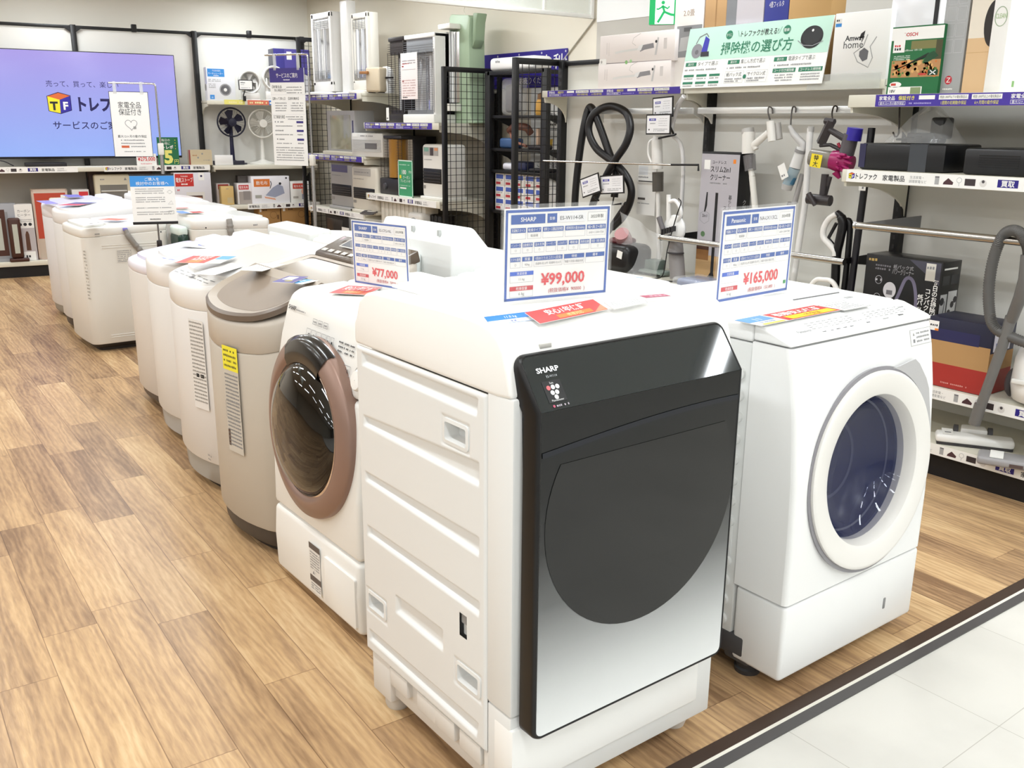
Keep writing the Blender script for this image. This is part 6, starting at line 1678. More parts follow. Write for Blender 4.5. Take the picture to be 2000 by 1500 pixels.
m.frame(0, 0, w, h, w * .04, mat('d8ece0', .5), 2); m.x = Matrix.Identity(4); m.build('sheet', t, ang=0)
lw = (4.48, 7.58, 0.452), 0.807, 0.353
t = thing('oil_radiator', 'cream oil radiator with upright fins under the stove shelf', 'heater', lw[0], FACE_X); w, h = lw[1], lw[2]
for k in range(11):
    m = M(mat('ddd8cc', .4)); m.box(-w / 2 + k * w / 11, -w / 2 + (k + .86) * w / 11, 0, .14, .02, h, .012, 2); m.build('fin', t)
m = M(mat('c9c4b8', .4)); m.box(-w / 2, w / 2, .02, .12, 0, .03); m.build('base_bar', t)
lw = (4.42, 7.286, 0.452), 0.236, 0.267
t = thing('fan_heater', 'small white heater with a round face beside the oil radiator', 'heater', lw[0], FACE_X); w, h = lw[1], lw[2]
m = M(mat('e6e4df', .35)); m.box(-w / 2, w / 2, 0, .12, 0, h, .03, 3); m.build('body', t, ang=50); m = M(mat('8f8d8a', .4)); m.lathe([(w * .34, 0), (w * .30, .006), (0, .004)], (0, -.002, h * .55), (0, -1, 0), 22); m.build('grille', t)
t = thing('oil_radiator', 'black oil radiator with thick fins behind the mesh panel', 'heater', (4.52, 7.125, 0.596), FACE_X); t.location.z = .452
for k in range(4):
    m = M(mat('161415', .4)); m.box(-.13 + k * .065, -.075 + k * .065, 0, .16, .02, .26, .02, 3); m.build('fin', t)
m = M(mat('161415', .4)); m.box(-.14, .12, .02, .14, 0, .035, .006); m.build('base_bar', t)
for i, (lb, *a) in enumerate((('dark microwave with a white label on the bottom heater shelf, by the grey pole', (4.46, 8.861, 0.27), 0.531, 0.296), ('dark microwave on the bottom heater shelf, right of the labelled one', (4.46, 8.447, 0.293), 0.237, 0.265))):
    lw = a
    t = thing('microwave_oven', lb, 'microwave', (lw[0][0], lw[0][1], .162), FACE_X); w, h = lw[1], lw[2] + lw[0][2] - .162
    m = M(mat('1d1a1a', .4)); m.box(-w / 2, w / 2, 0, .32, 0, h, .01); s = m.build('body', t); m = M(mat('3c3836', .2)); m.box(-w * .44, w * .22, -.004, .01, h * .08, h * .92, .004); m.build('door', t)
    if i == 0: m = M().plane((w * .20, -.006, h * .40)); m.rect(0, 0, w * .3, h * .35, PAPER, 2); m.dashes(.01, h * .2, w * .28, h * .04, INKG, 3); m.dashes(.01, h * .08, w * .28, h * .06, INK, 3); m.build('label_sticker', t, ang=0)
t = thing('cable_bundle', 'grey coiled cable lying before the cream fan heater', 'cable', (4.42, 8.096, 0.646)); t.location.z = .645
m = M(mat('5b5757', .5))
for k in range(3): m.tube([(.02 * k - .03 + .045 * math.cos(q), .10 * math.sin(q), .006 + .009 * k) for q in [j * PI / 10 for j in range(20)]], .006, 6, True)
m.build('coil', t, ang=60)
mq = (4.4, 7.67, 1.556)
t = thing('price_tag', 'white hanging price tag under the slim black heater', 'price tag', mq, FACE_X); w = .045
m = M(PAPER); m.box(-w / 2, w / 2, 0, .002, -.045, .065); m.plane((-w / 2, -.0002, -.045)); m.dashes(.008, .012, .036, .014, INK, 2); m.x = Matrix.Identity(4); m.build('tag_card', t, ang=0)

# accessory rack between the two shelvings
AX = 4.72
al = (4.87, 6.18, 0)
A = thing('display_rack', 'black accessory rack with sloping shelves between the two mesh panels', 'rack', al); AQ = tr(-al[0], -al[1], 0)
for y in (6.56, 5.82):
    m = M(BLACK).at(AQ); m.box(4.70, 4.745, y - .034, y + .034, 0, 1.90, .003); m.build('post', A)
    m = M(BLACK).at(AQ); m.box(4.745, 4.97, y - .008, y + .008, 1.86, 1.89); m.box(4.96, 4.985, y - .012, y + .012, 0, 1.89); m.build('rear_post', A)
m = M(BLACK).at(AQ); m.box(4.70, 4.74, 5.82, 6.56, 1.868, 1.90, .003); m.build('top_rail', A)
for z in (1.545, 1.285, 1.11, .78):
    m = M(BLACK).at(AQ); m.box(AX, 4.93, 5.83, 6.55, z - .012, z + .012, .002)
    for y in (5.84, 6.53): m.prism([(AX, z), (4.97, z), (4.97, z - .12), (4.90, z - .07)], y - .005, y + .005, 'y')
    m.build('shelf', A)
t = thing('air_conditioner', 'white wall air conditioner box standing on top of the black rack', 'appliance', (4.72, 6.27, 1.902), FACE_X)
m = M(mat('f3f2f0', .3)); m.box(-.29, .29, 0, .20, 0, .10, .03, 4); m.build('body', t, ang=50); m = M().plane((-.32, -.0004, 0)); m.dashes(.12, .06, .2, .02, INKG); m.build('maker_print', t, ang=0)
def lump(name, label, cat, loc, fnparts):
    t = thing(name, label, cat, loc, FACE_X)
    fnparts(t)
    return t
def bagged(t):
    m = M(mat('3b3434', .5)); m.box(-.12, .06, .02, .08, .02, .24, .03, 3); m.use(mat('a33a34', .5)); m.box(.0, .07, .01, .03, .01, .08, .01); m.build('brushes', t); m = M(BAGM); m.box(-.15, .11, 0, .10, 0, .29, .04, 3); m.build('plastic_film', t, ang=80)
lump('accessory_bag', 'clear bag of dark brushes on the top shelf of the black rack', 'bag', (4.75, 6.30, 1.558), bagged)
def amber(t):
    m = M(mat('b98a3a', .5)); m.lathe([(.035, 0), (.04, .02), (.036, .10), (.02, .13), (.022, .16), (0, .165)], (0, .06, 0), n=20); m.build('bottle_body', t); m = M(mat('6b4a2a', .5)); m.lathe([(.028, .10), (.024, .16), (0, .17)], (0, .06, .0), n=16); m.build('cap', t)
lump('bottle', 'amber and brown bottle at the right of the rack top shelf', 'bottle', (4.74, 5.98, 1.558), amber)
def brownlump(t):
    m = M(mat('6a4538', .5)); m.tube(spline([(-.10, .05, .14), (0, .03, .17), (.12, .05, .165), (.13, .09, .12)], 6), .03, 10); m.use(mat('8a5a48', .5)); m.tube(spline([(-.08, .04, .13), (0, .02, .06), (.14, .04, .02)], 6), .012, 8); m.build('strap', t, ang=60); m = M(mat('3c5a86', .4)); m.box(-.18, -.02, .0, .14, 0, .08, .02, 3); m.build('packet', t)
lump('accessory', 'brown looped strap over a blue packet on the rack', 'accessory', (4.75, 6.28, 1.298), brownlump)
lump('accessory', 'dark folded part beside the strap on the same rack shelf', 'accessory', (4.75, 5.98, 1.298), lambda t: (M(mat('241f22', .4)).box(-.10, .08, 0, .12, 0, .03, .01).build('base', t), M(mat('a9907c', .5)).box(-.02, .01, .02, .05, .03, .16, .01).build('stem', t)))
lump('accessory', 'white and dark blue bagged part on the lower rack shelf', 'accessory', (4.75, 6.26, 1.123), lambda t: (M(mat('dedde6', .4)).box(-.16, -.02, 0, .12, 0, .06, .025, 3).build('white_part', t), M(mat('23294a', .4)).box(-.04, .14, .01, .12, 0, .075, .02, 3).build('blue_part', t)))
lump('accessory', 'black flat part at the right of the lower rack shelf', 'accessory', (4.75, 5.96, 1.123), lambda t: (M(mat('1b1a1e', .4)).box(-.10, .09, 0, .14, 0, .028, .01).build('plate', t), M(mat('8f8a78', .5)).box(.0, .025, .03, .05, .028, .10, .006).build('clip', t)))
k0 = None
for i in range(5):
    for j in range(3):
        if k0 is None:
            def bx(m, w, h): m.rect(w * .1, h * .55, w * .9, h * .9, mat('4a5fae', .5)); m.rect(w * .1, h * .1, w * .6, h * .3, mat('b83a44', .5)); m.dashes(w * .1, h * .4, w * .9, h * .08, INKG)
            k0 = carton('small white boxed filter with blue and red print on the rack bottom shelf', (4.76, 6.46, .793), .125, .10, .14, FACE_X, 'e9e6e3', bx, name='filter_box', group='small boxed filters on the black rack')
        else:
            o = k0.copy(); COL.objects.link(o); o.location = (4.76, 6.46 - i * .135, .793 + j * .1005)

# purple banner and poster on the right wall
lw = (5.045, 6.635, 1.806), 1.368, 0.237
def banner():
    A_, B_, C_ = Vector((5.036, 7.31, 2.065)), Vector((5.036, 5.951, 2.063)), Vector((5.036, 5.955, 1.779))
    t = thing('banner', 'deep purple hanging banner with white Japanese lettering high on the right wall', 'banner', (5.036, 6.63, 1.78))
    m = M(mat('2f1f8c', .5)).plane((0, .68, 0), (0, -1, 0), (0, 0, 1)); L, h = 1.36, .285
    m.box(0, L, 0, h, -.006, 0)
    m.text('簡単・便利♪', L * .76, h * .52, h * .33, PAPER, 'c', 2, bold=.015); m.text('お売りください', L * .70, h * .12, h * .16, PAPER, 'c', 2)
    for k in range(5): m.disc(.14 + k * .30, h * .93, .009, mat('c9c6d6', .4), 2, 12)
    m.build('cloth', t, ang=0)
banner()
def poster():
    t = thing('poster', 'tall white poster with purple border hanging under the banner', 'poster', (5.036, 6.17, .975))
    W_, h = .46, .80; PU = mat('4a2fa3', .5)
    m = M(PAPER).plane((0, W_ / 2, 0), (0, -1, 0), (0, 0, 1)); m.box(0, W_, 0, h, -.005, 0)
    m.rect(0, 0, W_, .05, PU); m.rect(W_ - .02, 0, W_, h, PU, 2)
    m.text('まとめて売れる', W_ * .48, h * .70, .04, INK, 'c', 2, bold=.01, maxw=W_ * .7); m.dashes(W_ * .3, h * .63, W_ * .75, .02, INK); m.dashes(W_ * .3, h * .58, W_ * .75, .018, INKG); m.text('ご自宅で査定', W_ * .5, h * .22, .04, INK, 'c', 2, maxw=W_ * .6); m.dashes(W_ * .3, h * .16, W_ * .75, .018, INKG)
    m.poly([(W_ * .38, h * .38), (W_ * .62, h * .40), (W_ * .64, h * .50), (W_ * .40, h * .49)], mat('d8b04a', .5), 2); m.rect(W_ * .45, h * .86, W_ * .6, h * .92, ORANGE); m.line([(W_ * .35, h * .9), (W_ * .39, h * .97), (W_ * .43, h * .9), (W_ * .39, h * .85)], .006, GREYP, 2, True)
    m.build('sheet', t, ang=0)
poster()

# exit sign
lw = (4.652, 4.55, 2.113), 0.149, 0.165
t = thing('exit_sign', 'green and white emergency exit sign with a running figure', 'sign', lw[0], -.9); w, h = lw[1] * 1.25, lw[2]
m = M(mat('dfe8e2', .4)); m.box(-w / 2, w / 2, 0, .05, 0, h, .003); m.use(mat('9a9a98', .5)); m.box(-.02, .02, .02, .04, h, h + .6); m.build('case', t)
m = M().plane((-w / 2, -.0005, 0)); EG = mat('14a35a', .5, emit=.55); EW = mat('f2fff6', .5, emit=.6)
m.rect(0, 0, w, h, EG, 1); m.rect(w * .20, h * .02, w * .84, h * .96, EW, 2)
m.disc(w * .46, h * .80, h * .07, EG, 3, 16); m.line([(w * .44, h * .70), (w * .52, h * .46), (w * .74, h * .36), (w * .86, h * .34)], h * .09, EG, 3); m.line([(w * .50, h * .46), (w * .40, h * .26), (w * .30, h * .08)], h * .09, EG, 3); m.line([(w * .46, h * .66), (w * .30, h * .56), (w * .24, h * .58)], h * .06, EG, 3); m.line([(w * .48, h * .66), (w * .62, h * .58), (w * .68, h * .66)], h * .06, EG, 3)
m.build('sign_face', t, ang=0)
# ---------------------------------------------------------------- back wall shelving with the screen
def wq(s, d, z): return Vector(wall_pt(s, d, z))
bl = wall_pt(1.7, 10.8, 0)
BW = thing('shelving_unit', 'long white wall shelving with black posts and top rail, behind the big screen', 'shelving', bl, FACE_W)
L0 = 1.7                              # local x = s - L0, local y = distance - 10.8
PSs = (-1.22, -.08, 1.085, 2.247, 3.40)
for a, b in zip(PSs, PSs[1:]):
    m = M(mat('e6e4de', .55)); m.box(a - L0, b - L0, 0, .02, 1.02, 2.36); m.build('back_panel', BW)
    m = M(mat('b3aea6', .6)); m.box(a - L0, b - L0, 0, .02, .1, 1.02); m.build('back_panel', BW)
for s in PSs:
    m = M(BLACK); m.box(s - L0 - .025, s - L0 + .025, -.05, .012, 0, 2.40, .003); m.prism([(s - L0 - .09, 2.375), (s - L0 + .09, 2.375), (s - L0 + .03, 2.335), (s - L0 - .03, 2.335)], -.035, -.005, 'y'); m.build('post', BW)
m = M(BLACK); m.box(PSs[0] - L0, PSs[-1] - L0, -.02, .015, 2.365, 2.395, .003); m.build('top_rail', BW)
for s in (1.66, 2.83):
    m = M(BLACK); m.box(s - L0 - .025, s - L0 + .025, -.03, .02, 2.36, 2.435, .006); m.build('rail_clip', BW)
m = M(mat('141112', .6)); m.box(PSs[0] - L0, PSs[-1] - L0, -.46, -.44, 0, .11); kb = struct(m.build('kick_board_back', ang=0)); kb.location = bl; kb.rotation_euler = (0, 0, FACE_W)  # kick board of the back wall shelving, a separate piece

def shelf_w(label, s0, s1, d, z, lip=.045, strips=(), col=SHELFW, top=None):
    loc = wall_pt((s0 + s1) / 2, d, z)
    t = thing('shelf', label, 'shelf', loc, FACE_W)
    w = s1 - s0; D = 10.79 - d
    m = M(col); m.box(-w / 2, w / 2, .004, D, lip - .024, lip - .001, .002); m.box(-w / 2, w / 2, 0, .012, 0, lip, .003); m.build('shelf_board', t)
    for x in (-w / 2 + .004, w / 2 - .016):
        m = M(col); m.prism([(.012, lip - .03), (.02, -.02)] + [(.03 + (D - .035) * math.sin(q), -.02 - .14 * (1 - math.cos(q))) for q in [k * PI / 16 for k in range(1, 9)]] + [(D, lip - .03)], x, x + .012, 'x'); m.build('shelf_bracket', t)
    for a, b in strips:
        m = M().plane((a - (s0 + s1) / 2, -.0012, -.004)); strip_white(m, b - a, lip + .012, (b - a) > 1.0); m.build('price_strip', t, ang=0)
    return t
shelf_w('long shelf below the big screen with white price strips', -.06, 2.225, 10.36, 1.000, .045, ((-.05, .95), (1.19, 2.22)))
shelf_w('shelf under the two pedestal fans with the strip ending at its left', 2.265, 3.385, 10.36, .998, .045, ())
shelf_w('high shelf with yellow and red strips under the small fans', 2.265, 3.385, 10.47, 1.660, .04, ())
shelf_w('low shelf with white strip under the electric blanket boxes', 2.265, 3.385, 10.32, .585, .045, ((2.58, 3.37),))
shelf_w('low shelf under the beige heater and electric stove box', 1.10, 2.235, 10.32, .560, .045, ())
shelf_w('floor-level shelf along the back wall by the aisle', -1.2, 3.385, 10.32, .11, .045, ())

# the big screen
def screen_mat():
    m = bpy.data.materials.new('screen_image'); m.use_nodes = True
    nt = m.node_tree; b = nt.nodes['Principled BSDF']
    tc = nt.nodes.new('ShaderNodeTexCoord'); sp = nt.nodes.new('ShaderNodeSeparateXYZ'); nt.links.new(tc.outputs['Object'], sp.inputs['Vector'])
    mr = nt.nodes.new('ShaderNodeMapRange'); mr.inputs['From Min'].default_value = 0.02; mr.inputs['From Max'].default_value = 1.0
    nt.links.new(sp.outputs['Z'], mr.inputs['Value'])
    cr = nt.nodes.new('ShaderNodeValToRGB'); cr.color_ramp.elements[0].color = rgb('9bb9ff'); cr.color_ramp.elements[1].color = rgb('b0a2ee')
    nt.links.new(mr.outputs['Result'], cr.inputs['Fac']); nt.links.new(cr.outputs['Color'], b.inputs['Emission Color'])
    b.inputs['Emission Strength'].default_value = SCREEN_E
    b.inputs['Base Color'].default_value = (0.01, 0.01, 0.012, 1); b.inputs['Roughness'].default_value = .12
    return m
SCREEN_E = 1.25
s0, s1 = .10, 1.995
tl = wall_pt((s0 + s1) / 2, 10.60, 1.118)
t = thing('television', 'very large wall-mounted television showing a lavender screen with cube logo', 'television', tl, FACE_W)
W_, Hh = s1 - s0, 1.025
m = M(BLACKM); m.box(-W_ / 2, W_ / 2, 0, .04, 0, Hh, .006); m.box(-.3, .3, .04, .19, .3, .7, .01); fr = m.build('housing', t)
m = M(screen_mat()); m.add([(-W_ / 2 + .008, -.0012, .022), (W_ / 2 - .008, -.0012, .022), (W_ / 2 - .008, -.0012, Hh - .008), (-W_ / 2 + .008, -.0012, Hh - .008)], [(0, 1, 2, 3)]); sc = m.build('screen', t, ang=0)
m = M().plane((-W_ / 2, -.0015, 0)); NV = mat('1d1a55', .5); 
X_ = lambda px: (px - 0) / 357.0 * 1.545 + .345          # along the screen
k = .345
m.text('売って、買って、楽しい', .672, .690, .050, NV, 'l', 2, maxw=.66)
cube_logo(m, .672, .432, .205)
m.text('トレファク', .945, .468, .118, NV, 'l', 2, bold=.045, maxw=.52)
m.text('サービスのご案内', .695, .290, .066, NV, 'l', 2, bold=.01, maxw=.72)
m.build('screen_lettering', sc, ang=0)

def wbox(label, loc, w, h, d, col, front=None, left=None, name='cardboard_box', cat='box', rough=.5, dz=None, group=None):
    return carton(label, loc, w, h, d, FACE_W, col, front, None, left, name, cat, group, .003, None, rough)
def circ_box(m, w, h):
    m.rect(w * .04, h * .72, w * .64, h * .96, SKYB, 1); m.text('TOSHIBA', w * .36, h * .88, h * .05, PAPER, 'c', 2, maxw=w * .3); m.text('サーキュレーター', w * .33, h * .79, h * .055, PAPER, 'c', 2, maxw=w * .52); m.dashes(w * .25, h * .74, w * .45, h * .03, PAPER)
    m.disc(w * .64, h * .33, w * .21, mat('a7a7aa', .4), 2, 26); m.disc(w * .64, h * .33, w * .06, PAPER, 3, 14); m.disc(w * .64, h * .33, w * .17, mat('8c8c90', .4), 2, 26); lines(m, w * .06, h * .62, w * .5, 2, h * .045, h * .025); lines(m, w * .06, h * .48, w * .3, 3, h * .05, h * .025); m.rect(w * .08, h * .04, w * .24, h * .17, SKYB, 2); m.text('18', w * .16, h * .07, h * .05, PAPER, 'c', 3)
wbox('white circulator box with blue heading and a fan picture, on the high shelf', (3.793, 10.066, 1.701), 0.29, 0.329, .12, 'eef0f6', circ_box, lambda m, w, h: (m.rect(w * .5, h * .5, w, h, mat('c9cde8', .5)), m.disc(w * .45, h * .4, w * .3, GREYP, 2, 16)))
def purplebox(m, w, h): m.rect(0, 0, w * .3, h, mat('3f3a8a', .5)); m.rect(w * .3, 0, w, h * .5, mat('b9bac6', .5)); m.rect(w * .3, h * .5, w, h, mat('574fa0', .5)); m.disc(w * .75, h * .35, h * .2, mat('dcdce2', .5), 2, 14); m.rect(w * .36, h * .8, w * .5, h * .95, PAPER, 2)
wbox('dark blue and silver appliance box at the far right of the high shelf', (4.584, 10.031, 1.701), 0.398, 0.549, .20, '4a4a58', purplebox)

def table_fan(label, loc, w, h, col, rz=0):
    t = thing('circulator_fan', label, 'fan', loc, FACE_W + rz)
    C = mat(col, .35); r = w / 2; cz = h - r
    m = M(C); m.box(-w * .42, w * .42, .0, .14, 0, .02, .008); m.box(-w * .36, -w * .28, .03, .09, .015, cz, .006); m.box(w * .28, w * .36, .03, .09, .015, cz, .006); m.box(-w * .4, w * .4, .01, .05, .02, h * .28, .01); m.build('stand', t)
    F = Matrix(((1, 0, 0, 0), (0, 0, -1, .04), (0, 1, 0, cz), (0, 0, 0, 1)))
    m = M(C).at(F); m.lathe([(r * .80, -.05), (r, -.03), (r, .015), (r * .93, .03), (r * .84, .025), (r * .80, -.03)], n=40); m.lathe([(r, -.03), (r * .7, -.07), (0.001, -.08)], n=30); fr = m.build('housing', t, ang=60)
    m = M(mat('cfcdca', .4)).at(F); m.lathe([(r * .22, -.01), (r * .2, .02), (0.001, .026)], n=20); m.build('hub', fr)
    for k in range(5):
        q0 = 2 * PI * k / 5; m = M(mat('c9c6c2', .35)).at(F); m.add([(r * rr * math.cos(q0 + da), r * rr * math.sin(q0 + da), zz) for rr, da, zz in ((.2, 0, .0), (.76, -.15, .005), (.76, .55, -.03), (.2, .5, -.02))], [(0, 1, 2, 3)]); m.build('blade', fr)
    return t
table_fan('small white circulator fan behind the black-framed card on the high shelf', (4.105, 10.044, 1.701), 0.239, 0.315, 'e6e4e0')
table_fan('small white circulator fan right of it, partly behind the notice', (4.368, 10.009, 1.701), 0.256, 0.371, 'eceae6')
lw = (4.032, 9.994, 1.811), 0.151, 0.103
t = thing('price_card', 'black-framed price card on a short stalk before the small fan', 'price card', (lw[0][0], lw[0][1], 1.701), FACE_W); w, h = lw[1], lw[2]; z0 = lw[0][2] - 1.701
m = M(BLACKM); m.box(-w / 2, w / 2, 0, .006, z0, z0 + h, .002); m.tube([(-.01, .004, z0), (-.03, .01, z0 * .5), (-.02, .01, 0)], .006, 8); m.box(-.035, -.005, 0, .02, 0, .05); m.build('frame', t); m = M().plane((-w / 2, -.0004, z0)); m.rect(w * .06, h * .08, w * .94, h * .92, PAPER, 1); m.dashes(w * .15, h * .66, w * .45, h * .12, INK, 2); m.dashes(w * .15, h * .5, w * .4, h * .06, INKG, 2); m.dashes(w * .15, h * .2, w * .8, h * .06, INKG, 2); m.build('card', t, ang=0)
for lb, px0, px1, c in (('yellow price strip clipped to the high shelf edge', 421, 462, 'e8df7a'), ('red price strip clipped to the high shelf edge', 468, 512, 'e07a5f'), ('blue price strip clipped to the high shelf edge', 512, 527, '3f7fd0')):
    sa = (px0 - 388) / (602 - 388) * 1.11 + 2.27; sb = (px1 - 388) / (602 - 388) * 1.11 + 2.27
    P = wall_pt((sa + sb) / 2, 10.466, 1.663); w = sb - sa
    m = M(mat(c, .5)); m.box(-w / 2, w / 2, -.002, .001, 0, .048); m.plane((-w / 2, -.0022, 0)); m.dashes(w * .1, .012, w * .9, .022, mat('f4e9b0', .5) if c != '3f7fd0' else PAPER, 2, dens=.6); m.x = Matrix.Identity(4)
    o = m.build('price_strip_card', ang=0); o.location = P; o.rotation_euler = (0, 0, FACE_W); tag(o, lb, 'price strip')

def pedestal_fan(label, px, py, base, rpx, col, blade, cage):
    c = base
    t = thing('pedestal_fan', label, 'fan', (c[0], c[1], 1.043), FACE_W)
    h = base[2] - 1.043; r = rpx
    C = mat(col, .4)
    m = M(C); m.lathe([(0, 0), (.15, 0), (.15, .012), (.06, .03), (.025, .045), (.02, h * .5), (.017, h - .02), (0, h)], (0, .08, 0), n=28); m.build('stand', t, ang=40)
    F = Matrix(((1, 0, 0, 0), (0, 0, -1, .03), (0, 1, 0, h), (0, 0, 0, 1)))
    m = M(C).at(F); m.lathe([(.05, -.14), (.055, -.06), (.05, -.03), (0.001, -.02)], n=20); hd = m.build('motor', t, ang=60)
    m = M(mat(blade, .35, alpha=.9 if blade == col else 1)).at(F)
    for k in range(5):
        q0 = 2 * PI * k / 5 + .4; b = M(mat(blade, .35)).at(F)
        b.add([(r * rr * math.cos(q0 + da), r * rr * math.sin(q0 + da), zz) for rr, da, zz in ((.18, 0, .0), (.55, -.28, .012), (.86, -.25, .01), (.90, .15, -.01), (.80, .48, -.025), (.18, .7, -.02))], [(0, 1, 2, 3, 4, 5)]); b.build('blade', hd)
    m = M(mat(cage, .4)).at(F)
    m.tube([(r * math.cos(k * PI / 24), r * math.sin(k * PI / 24), 0) for k in range(48)], .0085, 8, True)
    for k in range(24): a = k * PI / 12; m.tube([(r * .25 * math.cos(a), r * .25 * math.sin(a), .045), (r * .7 * math.cos(a), r * .7 * math.sin(a), .035), (r * math.cos(a), r * math.sin(a), 0)], .0012, 4)
    m.build('cage', t, ang=60)
    m = M(mat(cage if cage != col else 'efece4', .4)).at(F); m.lathe([(r * .30, .045), (r * .28, .055), (0.001, .058)], n=24); m.build('front_cap', t)
    return t
pedestal_fan('navy pedestal fan with dark blades under the small fan shelf', 0, 0, ((3.905, 10.122, 1.338), 0.302, 0.3)[0][:2] + (1.482,), .147, '1c1b3a', '17162f', '1a1a2e')
pedestal_fan('white pedestal fan partly behind the hanging service notice', 0, 0, ((4.231, 10.078, 1.322), 0.312, 0.311)[0][:2] + (1.472,), .147, 'e9e7e0', 'c9c7bf', 'e9e6de')
def brownbox(m, w, h): m.rect(0, 0, w, h, mat('c9b99a', .6)); m.disc(w * .35, h * .5, h * .06, INKG, 2, 8); m.disc(w * .55, h * .75, h * .06, INKG, 2, 8); m.dashes(w * .6, h * .3, w * .9, h * .06, INKG); m.dashes(w * .1, h * .6, w * .3, h * .1, mat('b0835a', .5))
wbox('small tan and red carton at the right end of the screen shelf', (3.516, 10.042, 1.045), 0.219, 0.155, .16, 'b9a78a', brownbox, lambda m, w, h: m.rect(w * .5, 0, w, h, mat('b5472f', .5)))
wbox('flat dark tray lying at the foot of the navy fan', (3.793, 9.985, 1.045), 0.322, 0.043, .05, '2e2d3a', name='tray', cat='tray')
wbox('white folded manual leaning on the tray by the navy fan', (3.732, 9.973, 1.045), 0.186, 0.102, .02, 'efeeec', name='manual', cat='booklet')
lw = (3.186, 10.066, 1.045), 0.207, 0.284
t = thing('coupon_notice', 'dark green notice with a large yellow figure 5 at the screen corner', 'sign', lw[0], FACE_W); w, h = lw[1], lw[2]
m = M(mat('1e6b45', .5)); m.box(-w / 2, w / 2, 0, .004, 0, h); m.plane((-w / 2, -.0003, 0)); m.text('5', w * .5, h * .10, h * .48, mat('e9e37a', .5), 'c', 3, bold=.05); m.text('円', w * .86, h * .08, h * .14, mat('e9e37a', .5), 'c', 3); m.text('毎日の', w * .42, h * .86, h * .08, PAPER, 'c', 3, maxw=w * .4); m.text('お得に', w * .42, h * .74, h * .08, PAPER, 'c', 3, maxw=w * .5); m.text('トレポ', w * .5, h * .60, h * .11, PAPER, 'c', 3, bold=.02, maxw=w * .6)
for k in range(4): m.disc(w * .86, h * (.9 - .1 * k), w * .02, YELL, 3, 8)
m.x = Matrix.Identity(4); m.build('sheet', t, ang=0)
lw = (2.967, 10.086, 1.012), 0.192, 0.121
t = thing('price_card', 'white price card reading 275,000 yen below the big screen', 'price card', (lw[0][0], lw[0][1], 1.046), FACE_W); w, h = lw[1], lw[2]
m = M(PAPER); m.box(-w / 2, w / 2, 0, .003, 0, h); m.plane((-w / 2, -.0003, 0)); m.text('¥275,000', w * .5, h * .42, h * .36, REDC, 'c', 2, bold=.02, maxw=w * .88); m.dashes(w * .2, h * .12, w * .8, h * .12, mat('e0a9a9', .5)); m.x = Matrix.Identity(4); m.build('sheet', t, ang=0)
P = wall_pt(.45, 10.5, 1.046)
t = thing('player_box', 'flat dark player with cable under the big screen', 'player', P, FACE_W)
m = M(mat('1c1718', .4)); m.box(.05, .42, 0, .2, 0, .035, .005); m.build('case', t); m = M(BLACKM); m.tube(spline([(-.35, .05, .01), (-.28, .02, .05), (-.15, .02, .06), (-.05, .05, .01)], 6), .005, 6); m.build('cable', t, ang=60)

# boxes and heaters on the lower shelves
def stovebox(m, w, h):
    m.rect(w * .02, h * .62, w * .52, h * .97, mat('c8332e', .5)); m.text('TOSHIBA', w * .27, h * .88, h * .045, PAPER, 'c', 2, maxw=w * .2); m.text('電気ストーブ', w * .27, h * .745, h * .11, PAPER, 'c', 2, bold=.01, maxw=w * .46); m.dashes(w * .18, h * .66, w * .36, h * .045, PAPER)
    m.rect(w * .30, h * .05, w * .80, h * .46, mat('dedad4', .5)); m.rect(w * .35, h * .10, w * .74, h * .36, mat('4a2a20', .5), 2)
    for k in range(3): m.rect(w * .37, h * (.14 + .075 * k), w * .72, h * (.17 + .075 * k), mat('a9785c', .5), 3)
    m.rect(w * .66, h * .78, w * .82, h, PAPER, 2); m.disc(w * .74, h * .9, w * .03, NV, 3, 10); m.dashes(w * .06, h * .50, w * .12, h * .05, REDC)
wbox('large white electric stove box with red heading and heater picture', (3.392, 9.999, 0.606), 0.368, 0.368, .18, 'dddbe2', stovebox)
def redbox(m, w, h): m.frame(0, 0, w, h, w * .05, mat('c9b3a4', .5)); m.rect(w * .06, h * .3, w * .94, h * .95, mat('b8452f', .5)); m.rect(w * .3, h * .7, w * .7, h * .85, mat('c98a5a', .5), 2); m.rect(w * .8, h * .75, w * .93, h * .92, PAPER, 2)
wbox('red-printed heater carton with white corner, on the floor shelf by the washers', (2.048, 10.219, 0.156), 0.319, 0.677, .2, 'c9b9aa', redbox)
t = thing('heater', 'cream flat panel heater standing before the red-printed carton', 'heater', wall_pt(.80, 10.34, .156), FACE_W); m = M(mat('d9d3c2', .4)); m.box(-.14, .15, 0, .05, 0, .60, .02, 3); m.build('body', t, ang=50); m = M().plane((.09, -.0006, .55)); m.rect(0, 0, .03, .022, INKG); m.build('panel_print', t, ang=0)
wbox('small white box with a red square print, on the floor shelf', (2.329, 10.201, 0.156), 0.155, 0.668, .15, 'dcd8d6', lambda m, w, h: (m.rect(w * .4, h * .75, w * .95, h * .97, REDC), m.dashes(w * .08, h * .85, w * .34, h * .04, INK)))
lw = (2.638, 10.16, 0.606), 0.347, 0.358
t = thing('heater', 'beige quartz heater with two glowing-bar slots in front of a dark box', 'heater', lw[0], FACE_W); w, h = lw[1], lw[2]
m = M(mat('d8cfb8', .4)); m.box(-w / 2, w / 2, 0, .12, 0, h, .02, 3); s = m.build('body', t, ang=50)
m = M(mat('8f8c86', .2, .6)); m.box(-w * .36, w * .38, -.002, .01, h * .15, h * .72); m.build('reflector', s)
for k in range(2): m = M(mat('c9c7c2', .2)); m.cyl((-w * .34, -.004, h * (.30 + .25 * k)), (w * .36, -.004, h * (.30 + .25 * k)), .008, n=10); m.build('heating_lamp', s)
